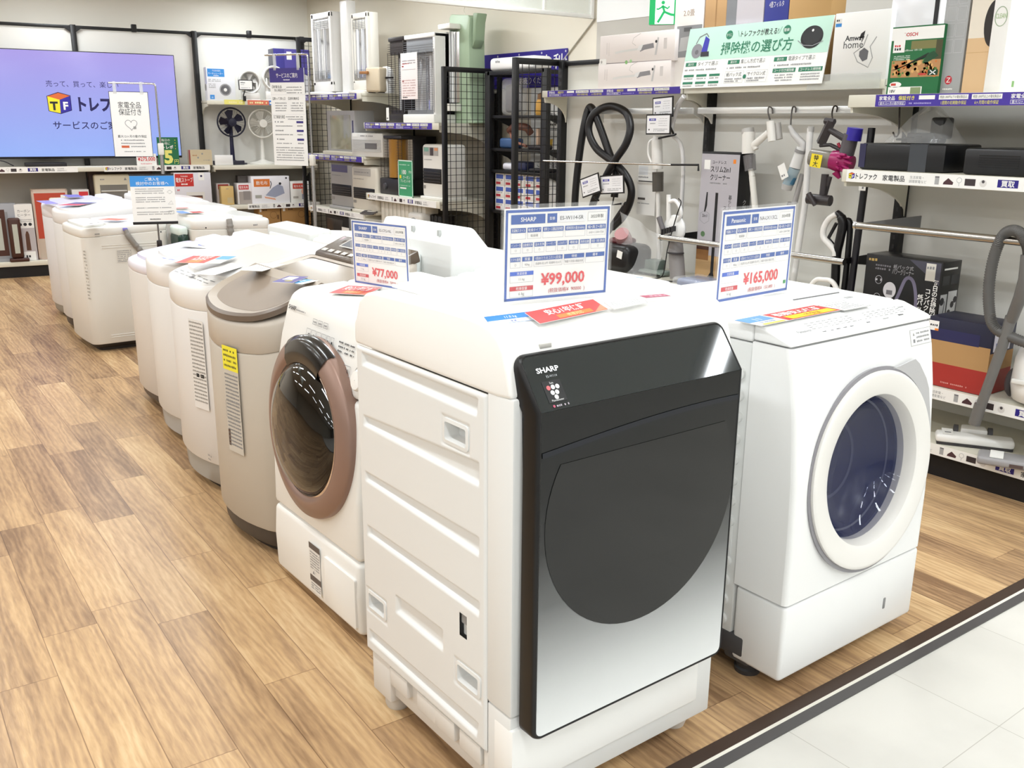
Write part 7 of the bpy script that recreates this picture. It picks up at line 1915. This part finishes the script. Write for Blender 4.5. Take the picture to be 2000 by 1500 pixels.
m = M().plane((-w / 2, -.0006, 0)); m.dashes(w * .16, h * .85, w * .27, h * .04, INKG); m.poly([(w * .8, h * .84), (w * .88, h * .84), (w * .84, h * .92)], INKG); m.build('panel_print', s, ang=0)
wbox('dark brown carton close behind the beige quartz heater', (2.759, 10.295, 0.606), 0.611, 0.39, .15, '3c2620')
wbox('narrow mauve box right beside the red-headed stove box', (3.135, 10.174, 0.606), 0.194, 0.325, .15, 'c9bfc9', lambda m, w, h: m.rect(w * .5, h * .3, w, h * .7, mat('b0413c', .5)))
def dark_tower(m, w, h): m.rect(w * .06, h * .05, w * .7, h * .86, mat('8c8e92', .5)); m.rect(w * .1, h * .1, w * .6, h * .9, mat('4a2a20', .5), 2); m.rect(w * .2, h * .2, w * .45, h * .75, mat('b9bdb4', .3), 3)
wbox('tall box with a dark brown tower heater pictured, far left floor shelf', (1.611, 10.257, 0.156), 0.253, 0.554, .15, '9c9da2', dark_tower)
def carbon(m, w, h):
    m.rect(0, h * .58, w, h, mat('e9e7e3', .5)); m.text('カーボン', w * .5, h * .86, h * .045, INK, 'c', 2, maxw=w * .7); m.text('ヒーター', w * .5, h * .79, h * .045, INK, 'c', 2, maxw=w * .7); lines(m, w * .12, h * .72, w * .88, 2, h * .03, h * .015)
    for k in range(3): m.disc(w * (.22 + .28 * k), h * .645, w * .10, INK, 2, 14)
    m.rect(0, 0, w, h * .58, mat('b9b2b4', .5)); m.poly([(w * .42, h * .18), (w * .68, h * .18), (w * .66, h * .46), (w * .60, h * .52), (w * .50, h * .52), (w * .44, h * .46)], mat('5a3a2a', .5), 2); m.rect(w * .2, 0, w * .9, h * .16, PAPER, 3); m.dashes(w * .35, h * .05, w * .6, h * .05, INK, 4)
wbox('tall white and grey carbon heater box with three dark dots, left floor shelf', (1.8, 10.232, 0.156), 0.156, 0.543, .14, 'd6d2d0', carbon)
t = thing('tower_heater', 'dark brown tower heater standing at the left end of the floor shelf', 'heater', wall_pt(.335, 10.33, .156), FACE_W); m = M(mat('42231a', .4)); m.box(-.06, .05, 0, .05, .03, .42, .02, 3); m.box(-.08, .09, -.02, .08, 0, .03, .008); m.build('shell', t, ang=50); m = M(mat('c6cbc2', .2, .4)); m.box(-.025, .02, -.004, .01, .08, .36); m.build('reflector', t)
wbox('brown box with red side between the carbon heater box and the washers', (1.93, 10.235, 0.156), 0.091, 0.284, .12, '5a3a24')
# electric blanket and pad boxes
def orangehead(m, w, h): m.rect(w * .06, h * .62, w * .48, h * .90, mat('dc7a34', .5)); m.text('敷毛布', w * .27, h * .70, h * .12, PAPER, 'c', 2, maxw=w * .3); m.poly([(w * .35, h * .30), (w * .55, h * .58), (w * .70, h * .70), (w * .82, h * .62), (w * .86, h * .36), (w * .60, h * .22)], mat('9aa0b6', .5), 2); m.poly([(w * .32, h * .26), (w * .60, h * .18), (w * .62, h * .12), (w * .34, h * .20)], mat('e0a080', .5), 2); m.disc(w * .75, h * .72, w * .035, INK, 3, 10); m.line([(w * .48, h * .55), (w * .52, h * .72), (w * .50, h * .82)], .008, INK, 3); m.rect(w * .08, h * .2, w * .25, h * .32, mat('a9a7a0', .5), 2); m.disc(w * .92, h * .92, w * .025, INK, 2, 8)
wbox('wide white electric blanket box with orange heading and seated figure picture', (4.199, 9.891, 0.632), 0.414, 0.291, .15, 'eceaf0', orangehead)
def redhead(m, w, h): m.rect(w * .12, h * .65, w * .75, h * .90, mat('d2483a', .5)); m.text('電気毛布', w * .43, h * .72, h * .10, PAPER, 'c', 2, maxw=w * .5); m.disc(w * .75, h * .52, w * .18, mat('e3b09a', .5), 2, 14); m.rect(w * .6, h * .15, w * .9, h * .4, mat('8f8fa0', .5), 2); m.rect(w * .12, h * .2, w * .4, h * .3, mat('b3ada6', .5), 2)
wbox('white blanket box with red heading at the right end of the low shelf', (4.518, 9.848, 0.632), 0.208, 0.23, .15, 'ecebe8', redhead)
def greybox2(m, w, h): m.rect(w * .1, h * .70, w * .8, h * .92, mat('c9343a', .5)); m.text('電気毛布', w * .45, h * .75, h * .12, PAPER, 'c', 2, maxw=w * .6); m.rect(w * .1, 0, w, h * .60, mat('a79d97', .5)); m.rect(w * .4, h * .2, w * .9, h * .62, mat('8f8784', .5), 2)
wbox('grey and white blanket box with red heading beside the wooden box', (3.924, 9.948, 0.632), 0.153, 0.22, .15, 'e3dfe0', greybox2)
wbox('plain light wooden-coloured box, upright on the low shelf', (3.734, 9.943, 0.632), 0.129, 0.194, .12, 'd3b476', lambda m, w, h: (m.rect(w * .4, h * .85, w * .6, h * .88, INKG), m.rect(w * .45, h * .1, w * .9, h * .4, mat('c9b58a', .5))), name='wooden_box')
wbox('white box with a red heading half behind the wooden-coloured box', (3.735, 10.064, 0.632), 0.14, 0.219, .1, 'cfc6c4', lambda m, w, h: m.rect(w * .1, h * .72, w * .9, h * .95, mat('a8342e', .5)))
wbox('dark narrow carton standing between the blanket boxes', (3.985, 10.081, 0.632), 0.144, 0.293, .1, '5a5350')
def ctn(m, w, h): m.dashes(w * .18, h * .70, w * .4, h * .08, mat('5a3f22', .6)); m.line([(w * .68 + h * .16 * math.cos(k * PI / 8), h * .5 + h * .16 * math.sin(k * PI / 8)) for k in range(16)], .004, mat('7a5a34', .6), 2, True); m.rect(w * .85, h * .3, w * .93, h * .5, mat('6a4a2a', .6)); m.rect(w * .05, h * .66, w * .13, h * .82, PAPER, 2)
for i, (lb, *a) in enumerate((('brown carton with printed ring, upper right of the four on the floor shelf', (4.463, 9.855, 0.299), 0.331, 0.141), ('brown carton, upper left of the four on the floor shelf', (4.169, 9.895, 0.307), 0.237, 0.128), ('brown carton, lower right of the four on the floor shelf', (4.455, 9.856, 0.157), 0.331, 0.136), ('brown carton, lower left of the four on the floor shelf', (4.161, 9.896, 0.168), 0.238, 0.134))):
    loc, w, h = a
    zt_ = .156 + (.235 if i < 2 else 0)
    carton(lb, (loc[0], loc[1], zt_), w, .232, .2, FACE_W, 'a87f4c', ctn, rough=.75)
# ---------------------------------------------------------------- notice stands, price cards, flyers
def hang_sign(label, loc, rz, w, h, zb, draw, bar, pole_x, pole_top, pole_bot=0.0, thick=.012, lower=None, stand_label=None):
    """sheet hung by two clear clips from the arm of a chrome stand; local x runs along the sheet"""
    t = thing('sign_stand', stand_label, 'sign stand', loc, rz)
    m = M(CHROME)
    m.tube(spline([(bar[0], 0, pole_top), (pole_x - .05, 0, pole_top), (pole_x - .006, 0, pole_top - .012), (pole_x, 0, pole_top - .05), (pole_x, 0, pole_top - .3)], 6), .008, 10)
    m.cyl((pole_x, 0, pole_top - .25), (pole_x, 0, lower or pole_bot), .008, n=12); m.build('arm', t, ang=60)
    m = M(mat('b9b9bb', .25, .8))
    if lower: m.cyl((pole_x, 0, lower), (pole_x, 0, pole_bot), .016, n=14)
    m.lathe([(0, 0), (.15, 0), (.15, .01), (.02, .018)], (pole_x, 0, pole_bot), n=28); m.build('pole_base', t, ang=60)
    if lower: m = M(mat('e6e3da', .4)); m.box(pole_x - .024, pole_x + .024, -.02, .02, lower - .04, lower + .06, .006); m.build('joint', t)
    s = thing('hanging_sign', label, 'sign', (loc[0], loc[1], zb), rz)
    m = M(PAPER); m.box(-w / 2, w / 2, -.004, .004, 0, h); m.plane((-w / 2, -.0043, 0)); draw(m, w, h); m.x = Matrix.Identity(4); m.build('sheet', s, ang=0)
    for x in (-w * .34, w * .34):
        m = M(mat('e9ecec', .1, alpha=.45)); m.box(x - .014, x + .014, -.008, .008, h - .02, pole_top - zb + .012, .004); m.build('clip', s)
def guarantee(m, w, h):
    m.frame(0, 0, w, h, w * .012, INK, 1)
    m.text('家電全品', w * .5, h * .755, h * .085, INK, 'c', 2, maxw=w * .58); m.text('保証付き', w * .5, h * .65, h * .085, INK, 'c', 2, maxw=w * .58)
    hp = [(16 * math.sin(q) ** 3, 13 * math.cos(q) - 5 * math.cos(2 * q) - 2 * math.cos(3 * q) - math.cos(4 * q)) for q in [k * PI / 24 for k in range(49)]]
    m.line([(w * .5 + a * w * .0095, h * .50 + b * w * .0095) for a, b in hp], .004, INKG, 2); m.rect(w * .55, h * .43, w * .62, h * .47, GREYP, 3)
    m.text('最大12ヶ月の動作保証', w * .5, h * .30, h * .036, INK, 'c', 2, maxw=w * .74); m.dashes(w * .2, h * .25, w * .8, h * .02, INKG); m.dashes(w * .2, h * .20, w * .82, h * .02, INKG); m.rect(w * .2, h * .14, w * .4, h * .175, mat('d0623a', .5), 2); m.dashes(w * .42, h * .15, w * .84, h * .02, INKG); m.dashes(w * .2, h * .075, w * .82, h * .016, INKG)
P = wall_pt(1.29, 9.0, 0)
hang_sign('white hanging sign with a line-drawn heart, in front of the big screen', P, FACE_W - .12, .315, .545, 1.185, guarantee, (-.15, 0), .225, 1.80, 0.0, lower=1.24, stand_label='chrome T-arm stand with a white joint, before the right side of the big screen')
def service(m, w, h):
    PU = mat('3f3580', .5)
    m.rect(0, h * .855, w, h, PU, 1); m.text('サービスのご案内', w * .5, h * .905, h * .042, PAPER, 'c', 2, maxw=w * .62); m.dashes(w * .4, h * .875, w * .6, h * .012, PAPER)
    m.text('【家電全品', w * .06, h * .80, h * .024, INK, maxw=w * .28); m.text('安心保証付き】', w * .12, h * .765, h * .024, INK, maxw=w * .34); lines(m, w * .48, h * .80, w * .92, 3, h * .028, h * .012)
    m.text('【買って安心】', w * .06, h * .68, h * .024, INK, maxw=w * .36); m.text('【送料無料】', w * .52, h * .68, h * .024, INK, maxw=w * .30); lines(m, w * .12, h * .64, w * .46, 4, h * .026, h * .012); lines(m, w * .58, h * .64, w * .94, 4, h * .026, h * .012, seed=7)
    m.text('【ご家庭引取】', w * .06, h * .49, h * .028, INK, maxw=w * .32); lines(m, w * .42, h * .50, w * .92, 2, h * .024, h * .012)
    for k in range(3): m.rect(w * .72, h * (.44 - .09 * k), w * .92, h * (.462 - .09 * k), PU, 2); m.dashes(w * .08, h * (.445 - .09 * k), w * .34, h * .016, INKG, seed=k); m.dashes(w * .08, h * (.405 - .09 * k), w * .60, h * .012, INKG, seed=k + 4); m.dashes(w * .74, h * (.405 - .09 * k), w * .90, h * .016, INKG, seed=k)
    lines(m, w * .08, h * .18, w * .9, 6, h * .026, h * .012); m.rect(0, h * .73, w, h * .732, mat('d0cfd6', .5)); m.rect(0, h * .53, w, h * .532, mat('d0cfd6', .5))
P = (3.8, 8.439, 1.482)
hang_sign('tall white service notice with purple heading, hung on a chrome stand by the corner', (P[0], P[1], 0), math.radians(-60), .375, .865, (3.8, 8.455, 1.099)[2], service, (-.23, 0), .235, (3.8, 8.362, 2.078)[2], 0.0, lower=(3.8, 7.91, 1.142)[2], stand_label='tall chrome stand with a cream joint, in front of the heater shelving corner')
# blue-headed notice on a thin black stalk
P = (1.726, 5.8, 1.039)
t = thing('sign_stand', 'white notice with blue heading on a thin black stalk behind the near aisle row', 'sign stand', (P[0], 5.80, 0), math.radians(-16))
w, h, zb = .245, .275, (1.72, 5.8, 0.907)[2]
def customers(m, w, h):
    m.rect(0, h * .76, w, h * .985, SKYB, 1); m.text('ご購入を', w * .5, h * .885, h * .06, PAPER, 'c', 2, maxw=w * .36); m.text('検討中のお客様へ', w * .5, h * .795, h * .065, PAPER, 'c', 2, maxw=w * .76)
    for v, n in ((.70, 3), (.52, 3), (.30, 1), (.21, 2)): lines(m, w * .1, h * v, w * (.9 if n < 3 else .76), n, h * .045, h * .02, seed=int(v * 100))
    m.line([(w * .82, h * .64), (w * .88, h * .60), (w * .94, h * .64), (w * .88, h * .68)], .002, GREYP, 2, True); m.line([(w * .82, h * .38), (w * .94, h * .38), (w * .90, h * .45)], .002, GREYP, 2, True); m.frame(w * .82, h * .17, w * .94, h * .24, .002, GREYP, 2); m.dashes(w * .38, h * .055, w * .62, h * .025, INK)
m = M(PAPER); m.box(-w / 2, w / 2, -.003, .003, zb, zb + h); m.plane((-w / 2, -.0033, zb)); customers(m, w, h); m.x = Matrix.Identity(4); m.build('sheet', t, ang=0)
m = M(BLACKM); m.box(-w / 2 - .004, w / 2 + .004, -.006, .006, zb - .012, zb + .004, .002); m.box(-w / 2 - .002, w / 2, -.005, .005, zb + h - .003, zb + h + .005); m.build('holder', t)
m = M(mat('6d6a68', .35, .6)); m.cyl((.01, 0, zb), (.01, 0, .80), .005, n=10); m.cyl((.01, 0, .80), (.01, 0, .01), .007, n=10); m.build('stalk', t)
m = M(mat('1a0f0f', .4)); m.box(-.005, .025, -.014, .014, .74, .80, .006); m.build('clamp', t)
m = M(BLACKM); m.lathe([(0, 0), (.11, 0), (.11, .01), (.01, .015)], (.01, 0, 0), n=26); m.build('foot_plate', t)
# dark green bag between the far washers
t = thing('plastic_bag', 'dark green plastic bag stuffed between the two hosed washers of the far block', 'bag', (2.058, 6.40, 0))
m = M(mat('1e3a30', .25, bump=.8, scale=18)); m.box(-.036, .036, -.08, .12, .0, .77, .03, 4); m.use(mat('dfeee8', .3)); m.box(-.034, .034, -.07, .12, .75, .815, .02, 3); m.build('bag_body', t, ang=60)

def price_card(label, BL, BR, ratio, brand, model, year, price, sub, cap, backlean=.10, accent=False):
    BL, BR = Vector(BL), Vector(BR)
    mid = (BL + BR) / 2
    u = (BR - BL); w = u.length; u.normalize()
    rz = math.atan2(u.y, u.x)
    t = thing('price_card', label, 'price card', tuple(mid), rz)
    h = w * ratio
    v = Vector((0, math.sin(backlean), math.cos(backlean)))
    A = M(ACRYL).plane((-w / 2, 0, .004), (1, 0, 0), v)
    A.box(-.006, w + .006, -.004, h + .010, -.0035, -.0005); A.box(-.006, w + .006, -.004, h + .010, .0030, .0045)
    A.x = Matrix.Identity(4)
    A.box(-w / 2 - .006, w / 2 + .006, -.004, .075, 0, .003); A.build('acrylic_stand', t, ang=0)
    m = M(PAPER).plane((-w / 2, 0, .006), (1, 0, 0), v); m.box(0, w, 0, h, -.0004, .0004)
    B = BLUEC; K = INKG
    m.frame(w * .012, h * .014, w * .988, h * .986, w * .021, mat('3a5fb0', .5), 3)
    Y = lambda a: h * (1 - a)
    def cell(x0, x1, y0, y1, head, txt=None, hh=.33, hc=B, ts=.45):
        X0, X1 = w * x0, w * x1
        m.frame(X0, Y(y1), X1, Y(y0), .0008, mat('c4c4c8', .5), 3)
        yh = Y(y0 + (y1 - y0) * hh)
        m.rect(X0, yh, X1, Y(y0), hc, 4)
        if head: m.text(head, (X0 + X1) / 2, yh + (Y(y0) - yh) * .22, (Y(y0) - yh) * .58, PAPER, 'c', 5, maxw=(X1 - X0) * .9)
        if txt: m.text(txt, (X0 + X1) / 2, Y(y1) + (yh - Y(y1)) * .32, (yh - Y(y1)) * ts * .8, K, 'c', 5, maxw=(X1 - X0) * .9)
    m.rect(w * .06, Y(.165), w * .37, Y(.065), B, 4); m.text(brand, w * .215, Y(.138), h * .05, PAPER, 'c', 5, bold=.01, maxw=w * .26)
    m.rect(w * .39, Y(.165), w * .48, Y(.065), B, 4); m.text('型番', w * .435, Y(.13), h * .028, PAPER, 'c', 5)
    m.rect(w * .48, Y(.165), w * .76, Y(.065), mat('ececee', .5), 4); m.text(model, w * .62, Y(.138), h * .046, INK, 'c', 5, maxw=w * .26)
    m.frame(w * .775, Y(.165), w * .955, Y(.065), .0008, mat('c4c4c8', .5), 4); m.text(year, w * .865, Y(.130), h * .034, INK, 'c', 5, maxw=w * .16)
    for x0, x1, hd, tx in ((.06, .195, '洗濯機スタイル', None), (.21, .335, '乾燥タイプ', '乾燥機'), (.35, .545, '標準コース運転目安時間', None), (.56, .755, '標準使用水量(50/60Hz)', None), (.77, .955, '幅×高さ×奥行', '640×1104×728')): cell(x0, x1, .205, .325, hd, tx, .42)
    for k, hd in enumerate(('インバータ', '自動槽洗浄', '温水洗浄', 'ヒートポンプ', 'ふろ水ポンプ', '槽乾燥', '洗剤自動', '除菌・消臭 運転音')):
        x0 = .06 + k * .108 if k < 7 else .816
        cell(x0, x0 + .093 if k < 7 else .955, .365, .475, hd, '○' if k not in (3, 6) else None, .42)
    for x0, x1, hd, tx in ((.06, .153, 'スマホ連携', '○'), (.168, .261, '質量', '82kg'), (.276, .545, '1回あたりのコスト(目安)', '洗濯時 約2.3円  乾燥時 約31円'), (.56, .755, '特徴', '除菌や消臭の機能充実'), (.77, .955, '備考', None)): cell(x0, x1, .515, .63, hd, tx, .42)
    cell(.06, .275, .67, .79, '洗濯容量', '11 kg' if not accent else None, .36, mat('3d68cf', .5)); cell(.06, .275, .83, .95, '乾燥容量', cap, .40, mat('cf3f48', .5), .6)
    R = mat('e0474d', .5)
    m.text('¥' + price, w * .345, Y(.835), h * .135, R, 'l', 5, bold=.025, maxw=w * .545)
    m.text('(税抜価格¥  ' + sub + '  )', w * .42, Y(.925), h * .043, mat('c0444a', .5), 'l', 5, maxw=w * .42)
    if accent: m.rect(w * .92, Y(.90), w * .955, Y(.86), mat('2f9a4a', .5), 4)
    m.build('printed_sheet', t, ang=0)
    return t
price_card('price card reading 99,000 yen in an acrylic stand on the nearest washer', (1.136, 1.53, 1.129), (1.394, 1.497, 1.129), .735, 'SHARP', 'ES-W114-SR', '2022年製', '99,000', '90000', '6 kg', -.03)
price_card('price card reading 165,000 yen in an acrylic stand on the slanted washer', (1.985, 1.695, 1.012), (2.329, 1.716, 1.012), .735, 'Panasonic', 'NA-LX113CL', '2024年製', '165,000', '150,000', '6 kg', -.02, True)
price_card('price card reading 77,000 yen standing on the rose-ringed washer', (1.395, 2.667, 0.993), (1.452, 2.424, 0.993), .80, 'SHARP', 'ES-S7G-NL', '2022年製', '77,000', '70000', '3.5 kg', -.03)

# flyers and stickers lying on the lids
def flyer(label, P, lift, draw, name='flyer', cat='flyer'):
    """P: four corners near-left, near-right, far-right, far-left"""
    a, b, c, d = (Vector(q) for q in P)
    o = (a + b + c + d) / 4
    t = thing(name, label, cat, tuple(o))
    u = b - a; v = d - a
    m = M(PAPER).plane(tuple(a - o + Vector((0, 0, lift))), u, v)
    w = u.length; h = (v - u.normalized() * v.dot(u.normalized())).length
    m.box(0, w, 0, h, -.0012, 0); draw(m, w, h); m.build('sheet', t, ang=0)
    return t
def redflyer(m, w, h):
    m.rect(0, 0, w, h, mat('d94a4a', .4), 1); m.text('安心1年保証', w * .5, h * .50, h * .36, PAPER, 'c', 2, bold=.02, maxw=w * .8); m.rect(w * .3, h * .08, w * .8, h * .36, mat('e9843f', .4), 2); m.text('修理対応', w * .55, h * .12, h * .2, mat('f6e4a8', .5), 'c', 3, maxw=w * .4)
    m.poly([(w * .8, 0), (w, 0), (w, h * .5)], mat('e88a6a', .4), 2)
def blueflyer(m, w, h):
    m.rect(0, h * .45, w * .9, h, mat('2f83d6', .4), 1); m.text('11.0 kg', w * .5, h * .58, h * .28, PAPER, 'c', 2, maxw=w * .5); m.frame(0, 0, w, h, h * .03, mat('2f83d6', .4), 2); m.text('洗濯', w * .5, h * .12, h * .2, mat('3a5fb0', .5), 'c', 2)
def whitesheet(m, w, h):
    m.frame(0, 0, w, h, h * .025, GREYP, 1)
    for k in range(5): m.dashes(w * .08, h * (.75 - .15 * k), w * .9, h * .07, mat('9a9a9c', .5), 2, seed=k)
zt_ = 1.1275
flyer('red one-year guarantee flyer on the nearest washer top', ((1.135, 1.405, 1.113), (1.335, 1.427, 1.116), (1.302, 1.45, 1.128), (1.099, 1.444, 1.128)), .001, redflyer)
flyer('blue and white capacity flyer at the near left corner of that washer top', ((1.044, 1.445, 1.112), (1.155, 1.434, 1.113), (1.119, 1.467, 1.124), (1.012, 1.473, 1.124)), .002, blueflyer)
flyer('white outlined instruction sticker right of the red guarantee flyer', ((1.339, 1.412, 1.118), (1.448, 1.422, 1.119), (1.393, 1.445, 1.128), (1.318, 1.439, 1.128)), .001, whitesheet, 'sticker', 'sticker')
flyer('small maroon sticker toward the back of the nearest washer top', ((1.449, 1.429, 1.128), (1.512, 1.416, 1.128), (1.526, 1.446, 1.128), (1.467, 1.455, 1.128)), .001, lambda m, w, h: (m.rect(0, 0, w, h, mat('a8385a', .4)), m.dashes(w * .1, h * .3, w * .9, h * .4, mat('e3b3c0', .5))), 'sticker', 'sticker')
def guar2(m, w, h):
    m.rect(w * .33, 0, w, h, mat('c93a3a', .4), 1); m.rect(w * .40, h * .06, w * .97, h * .42, YELL, 2); m.text('長期安心保証', w * .66, h * .52, h * .32, PAPER, 'c', 3, bold=.02, maxw=w * .6); m.text('1年保証', w * .7, h * .12, h * .22, mat('b03a2a', .5), 'c', 3, maxw=w * .4)
    m.rect(0, h * .42, w * .30, h, mat('5f9ae0', .4), 2); m.text('11', w * .15, h * .5, h * .3, PAPER, 'c', 3); m.rect(w * .05, 0, w * .30, h * .14, mat('ecc85a', .5), 2); m.text('洗濯容量', w * .16, h * .2, h * .15, mat('4a6fb0', .5), 'c', 3, maxw=w * .24)
flyer('long red, yellow and blue guarantee flyer along the slanted washer top', ((1.899, 1.467, 1.006), (2.25, 1.478, 1.006), (2.276, 1.551, 1.006), (1.922, 1.552, 1.006)), .001, guar2)
flyer('grey outlined instruction sticker beside that guarantee flyer', ((2.253, 1.467, 1.006), (2.383, 1.469, 1.006), (2.39, 1.55, 1.006), (2.285, 1.554, 1.006)), .001, whitesheet, 'sticker', 'sticker')
flyer('red and orange flyer before the 77,000 yen card', ((1.274, 2.608, 0.984), (1.347, 2.515, 0.984), (1.411, 2.709, 0.984), (1.317, 2.785, 0.984)), .003, redflyer)
flyer('blue sticker on the low lid behind the front pair', ((2.15, 2.264, 0.995), (2.176, 2.183, 0.995), (2.236, 2.219, 0.995), (2.208, 2.303, 0.995)), .004, lambda m, w, h: (m.rect(0, 0, w * .8, h, mat('3f8ad6', .4)), m.dashes(w * .1, h * .3, w * .6, h * .3, PAPER)), 'sticker', 'sticker')
flyer('red-orange sticker on the low lid behind the front pair', ((2.108, 2.205, 0.995), (2.112, 2.083, 0.995), (2.149, 2.104, 0.995), (2.144, 2.217, 0.995)), .004, lambda m, w, h: (m.rect(0, 0, w, h, mat('d9532f', .4)), m.dashes(w * .4, h * .3, w * .95, h * .4, mat('f0b45a', .5))), 'sticker', 'sticker')
flyer('pale yellow strip on the low lid beside the slanted washer', ((2.079, 1.897, 0.995), (2.14, 1.897, 0.995), (2.148, 1.967, 0.995), (2.106, 1.974, 0.995)), .004, lambda m, w, h: m.rect(0, 0, w, h, mat('ece79a', .5)), 'sticker', 'sticker')
def navyf(m, w, h): m.rect(0, 0, w, h, mat('4a3f8c', .4)); m.rect(w * .4, h * .35, w * .85, h * .85, PAPER, 2); m.disc(w * .25, h * .4, h * .2, mat('a39a5a', .5), 2, 14)
flyer('purple flyer with a white square on the champagne-gold washer lid', ((1.298, 2.923, 0.965), (1.398, 3.012, 0.965), (1.411, 3.128, 0.965), (1.284, 3.009, 0.965)), .008, navyf)
flyer('light blue flyer tucked between gold and rose-ringed washers', ((1.323, 2.905, 0.96), (1.4, 2.941, 0.96), (1.419, 3.049, 0.96), (1.34, 2.995, 0.96)), .009, lambda m, w, h: (m.rect(0, h * .3, w, h, mat('4f9fe0', .4)), m.dashes(w * .1, h * .5, w * .8, h * .2, PAPER)))
flyer('white printed sheet lying across the gold washer rear lid', ((1.331, 3.259, 0.955), (1.475, 3.376, 0.955), (1.509, 3.571, 0.955), (1.323, 3.384, 0.955)), .012, whitesheet)
def redblue(m, w, h): m.rect(0, h * .35, w, h, mat('d9534a', .4)); m.rect(w * .05, h * .5, w * .4, h * .8, mat('e98a4a', .4), 2); m.text('保証', w * .68, h * .5, h * .3, PAPER, 'c', 3); m.rect(w * .5, 0, w, h * .33, mat('5aa6e6', .4)); m.rect(0, 0, w * .5, h * .33, PAPER, 2)
flyer('red, white and blue flyer on the grey-windowed washer lid', ((1.336, 3.697, 0.925), (1.466, 3.856, 0.925), (1.478, 4.141, 0.925), (1.353, 4.006, 0.925)), .018, redblue)
flyer('white folded sheet on the grey-windowed washer lid front', ((1.189, 3.605, 0.905), (1.253, 3.532, 0.905), (1.423, 4.133, 0.905), (1.26, 3.998, 0.905)), .020, lambda m, w, h: m.line([(w * .4, 0), (w * .5, h)], .002, GREYP))
flyer('pale blue and white flyer on the lid before the blue-headed notice', ((1.27, 4.354, 0.875), (1.314, 4.173, 0.875), (1.463, 4.515, 0.875), (1.414, 4.681, 0.875)), .018, lambda m, w, h: (m.rect(0, h * .3, w, h * .8, mat('c3cbec', .4)), m.dashes(w * .1, h * .1, w * .7, h * .1, mat('8f9ad0', .5))))
flyer('white sheet with a blue mark on the same lid', ((1.543, 4.459, 0.89), (1.71, 4.533, 0.89), (1.738, 4.711, 0.89), (1.579, 4.667, 0.89)), .018, lambda m, w, h: (m.disc(w * .55, h * .5, h * .25, mat('4a62c0', .5)), m.dashes(w * .05, h * .3, w * .4, h * .2, INKG)))
flyer('red and navy flyer across the middle far washer lid', ((1.637, 7.265, 0.885), (1.811, 7.465, 0.885), (1.928, 7.78, 0.885), (1.767, 7.652, 0.885)), .02, lambda m, w, h: (m.rect(0, 0, w * .5, h, mat('c7394f', .4)), m.rect(w * .5, 0, w, h, mat('3f3a7c', .4))))
flyer('lavender strip flyer on the farthest aisle washer', ((1.51, 7.701, 0.87), (1.597, 7.7, 0.87), (1.642, 8.114, 0.87), (1.56, 8.049, 0.87)), .02, lambda m, w, h: m.rect(0, 0, w, h, mat('8f88d8', .4)))
flyer('blue-violet flyer on the farthest aisle washer lid', ((1.74, 8.008, 0.885), (1.85, 8.001, 0.885), (1.966, 8.24, 0.885), (1.864, 8.3, 0.885)), .025, lambda m, w, h: m.rect(0, 0, w, h, mat('6a66c4', .4)))
flyer('orange-red flyer on the hosed aisle washer lid', ((1.699, 6.528, 0.84), (1.788, 6.591, 0.84), (1.811, 6.782, 0.84), (1.732, 6.748, 0.84)), .018, lambda m, w, h: m.rect(0, 0, w, h, mat('dc7a62', .4)))
flyer('pale grey sheet on the hosed aisle washer lid', ((1.524, 6.34, 0.84), (1.62, 6.425, 0.84), (1.656, 6.634, 0.84), (1.55, 6.545, 0.84)), .018, lambda m, w, h: m.dashes(w * .1, h * .4, w * .9, h * .2, INKG))
flyer('red flyer on the shelf-side washer lid right of the blue-headed notice', ((2.188, 6.839, 0.87), (2.276, 6.832, 0.87), (2.285, 7.023, 0.87), (2.232, 7.056, 0.87)), .02, lambda m, w, h: m.rect(0, 0, w, h, mat('c94a4a', .4)))
flyer('blue and red flyer on the hosed shelf-side washer lid', ((2.094, 6.448, 0.87), (2.247, 6.438, 0.87), (2.264, 6.606, 0.87), (2.131, 6.643, 0.87)), .02, lambda m, w, h: (m.rect(0, 0, w * .4, h, mat('6f9ae0', .4)), m.rect(w * .5, 0, w, h * .6, mat('c94a4a', .4))))
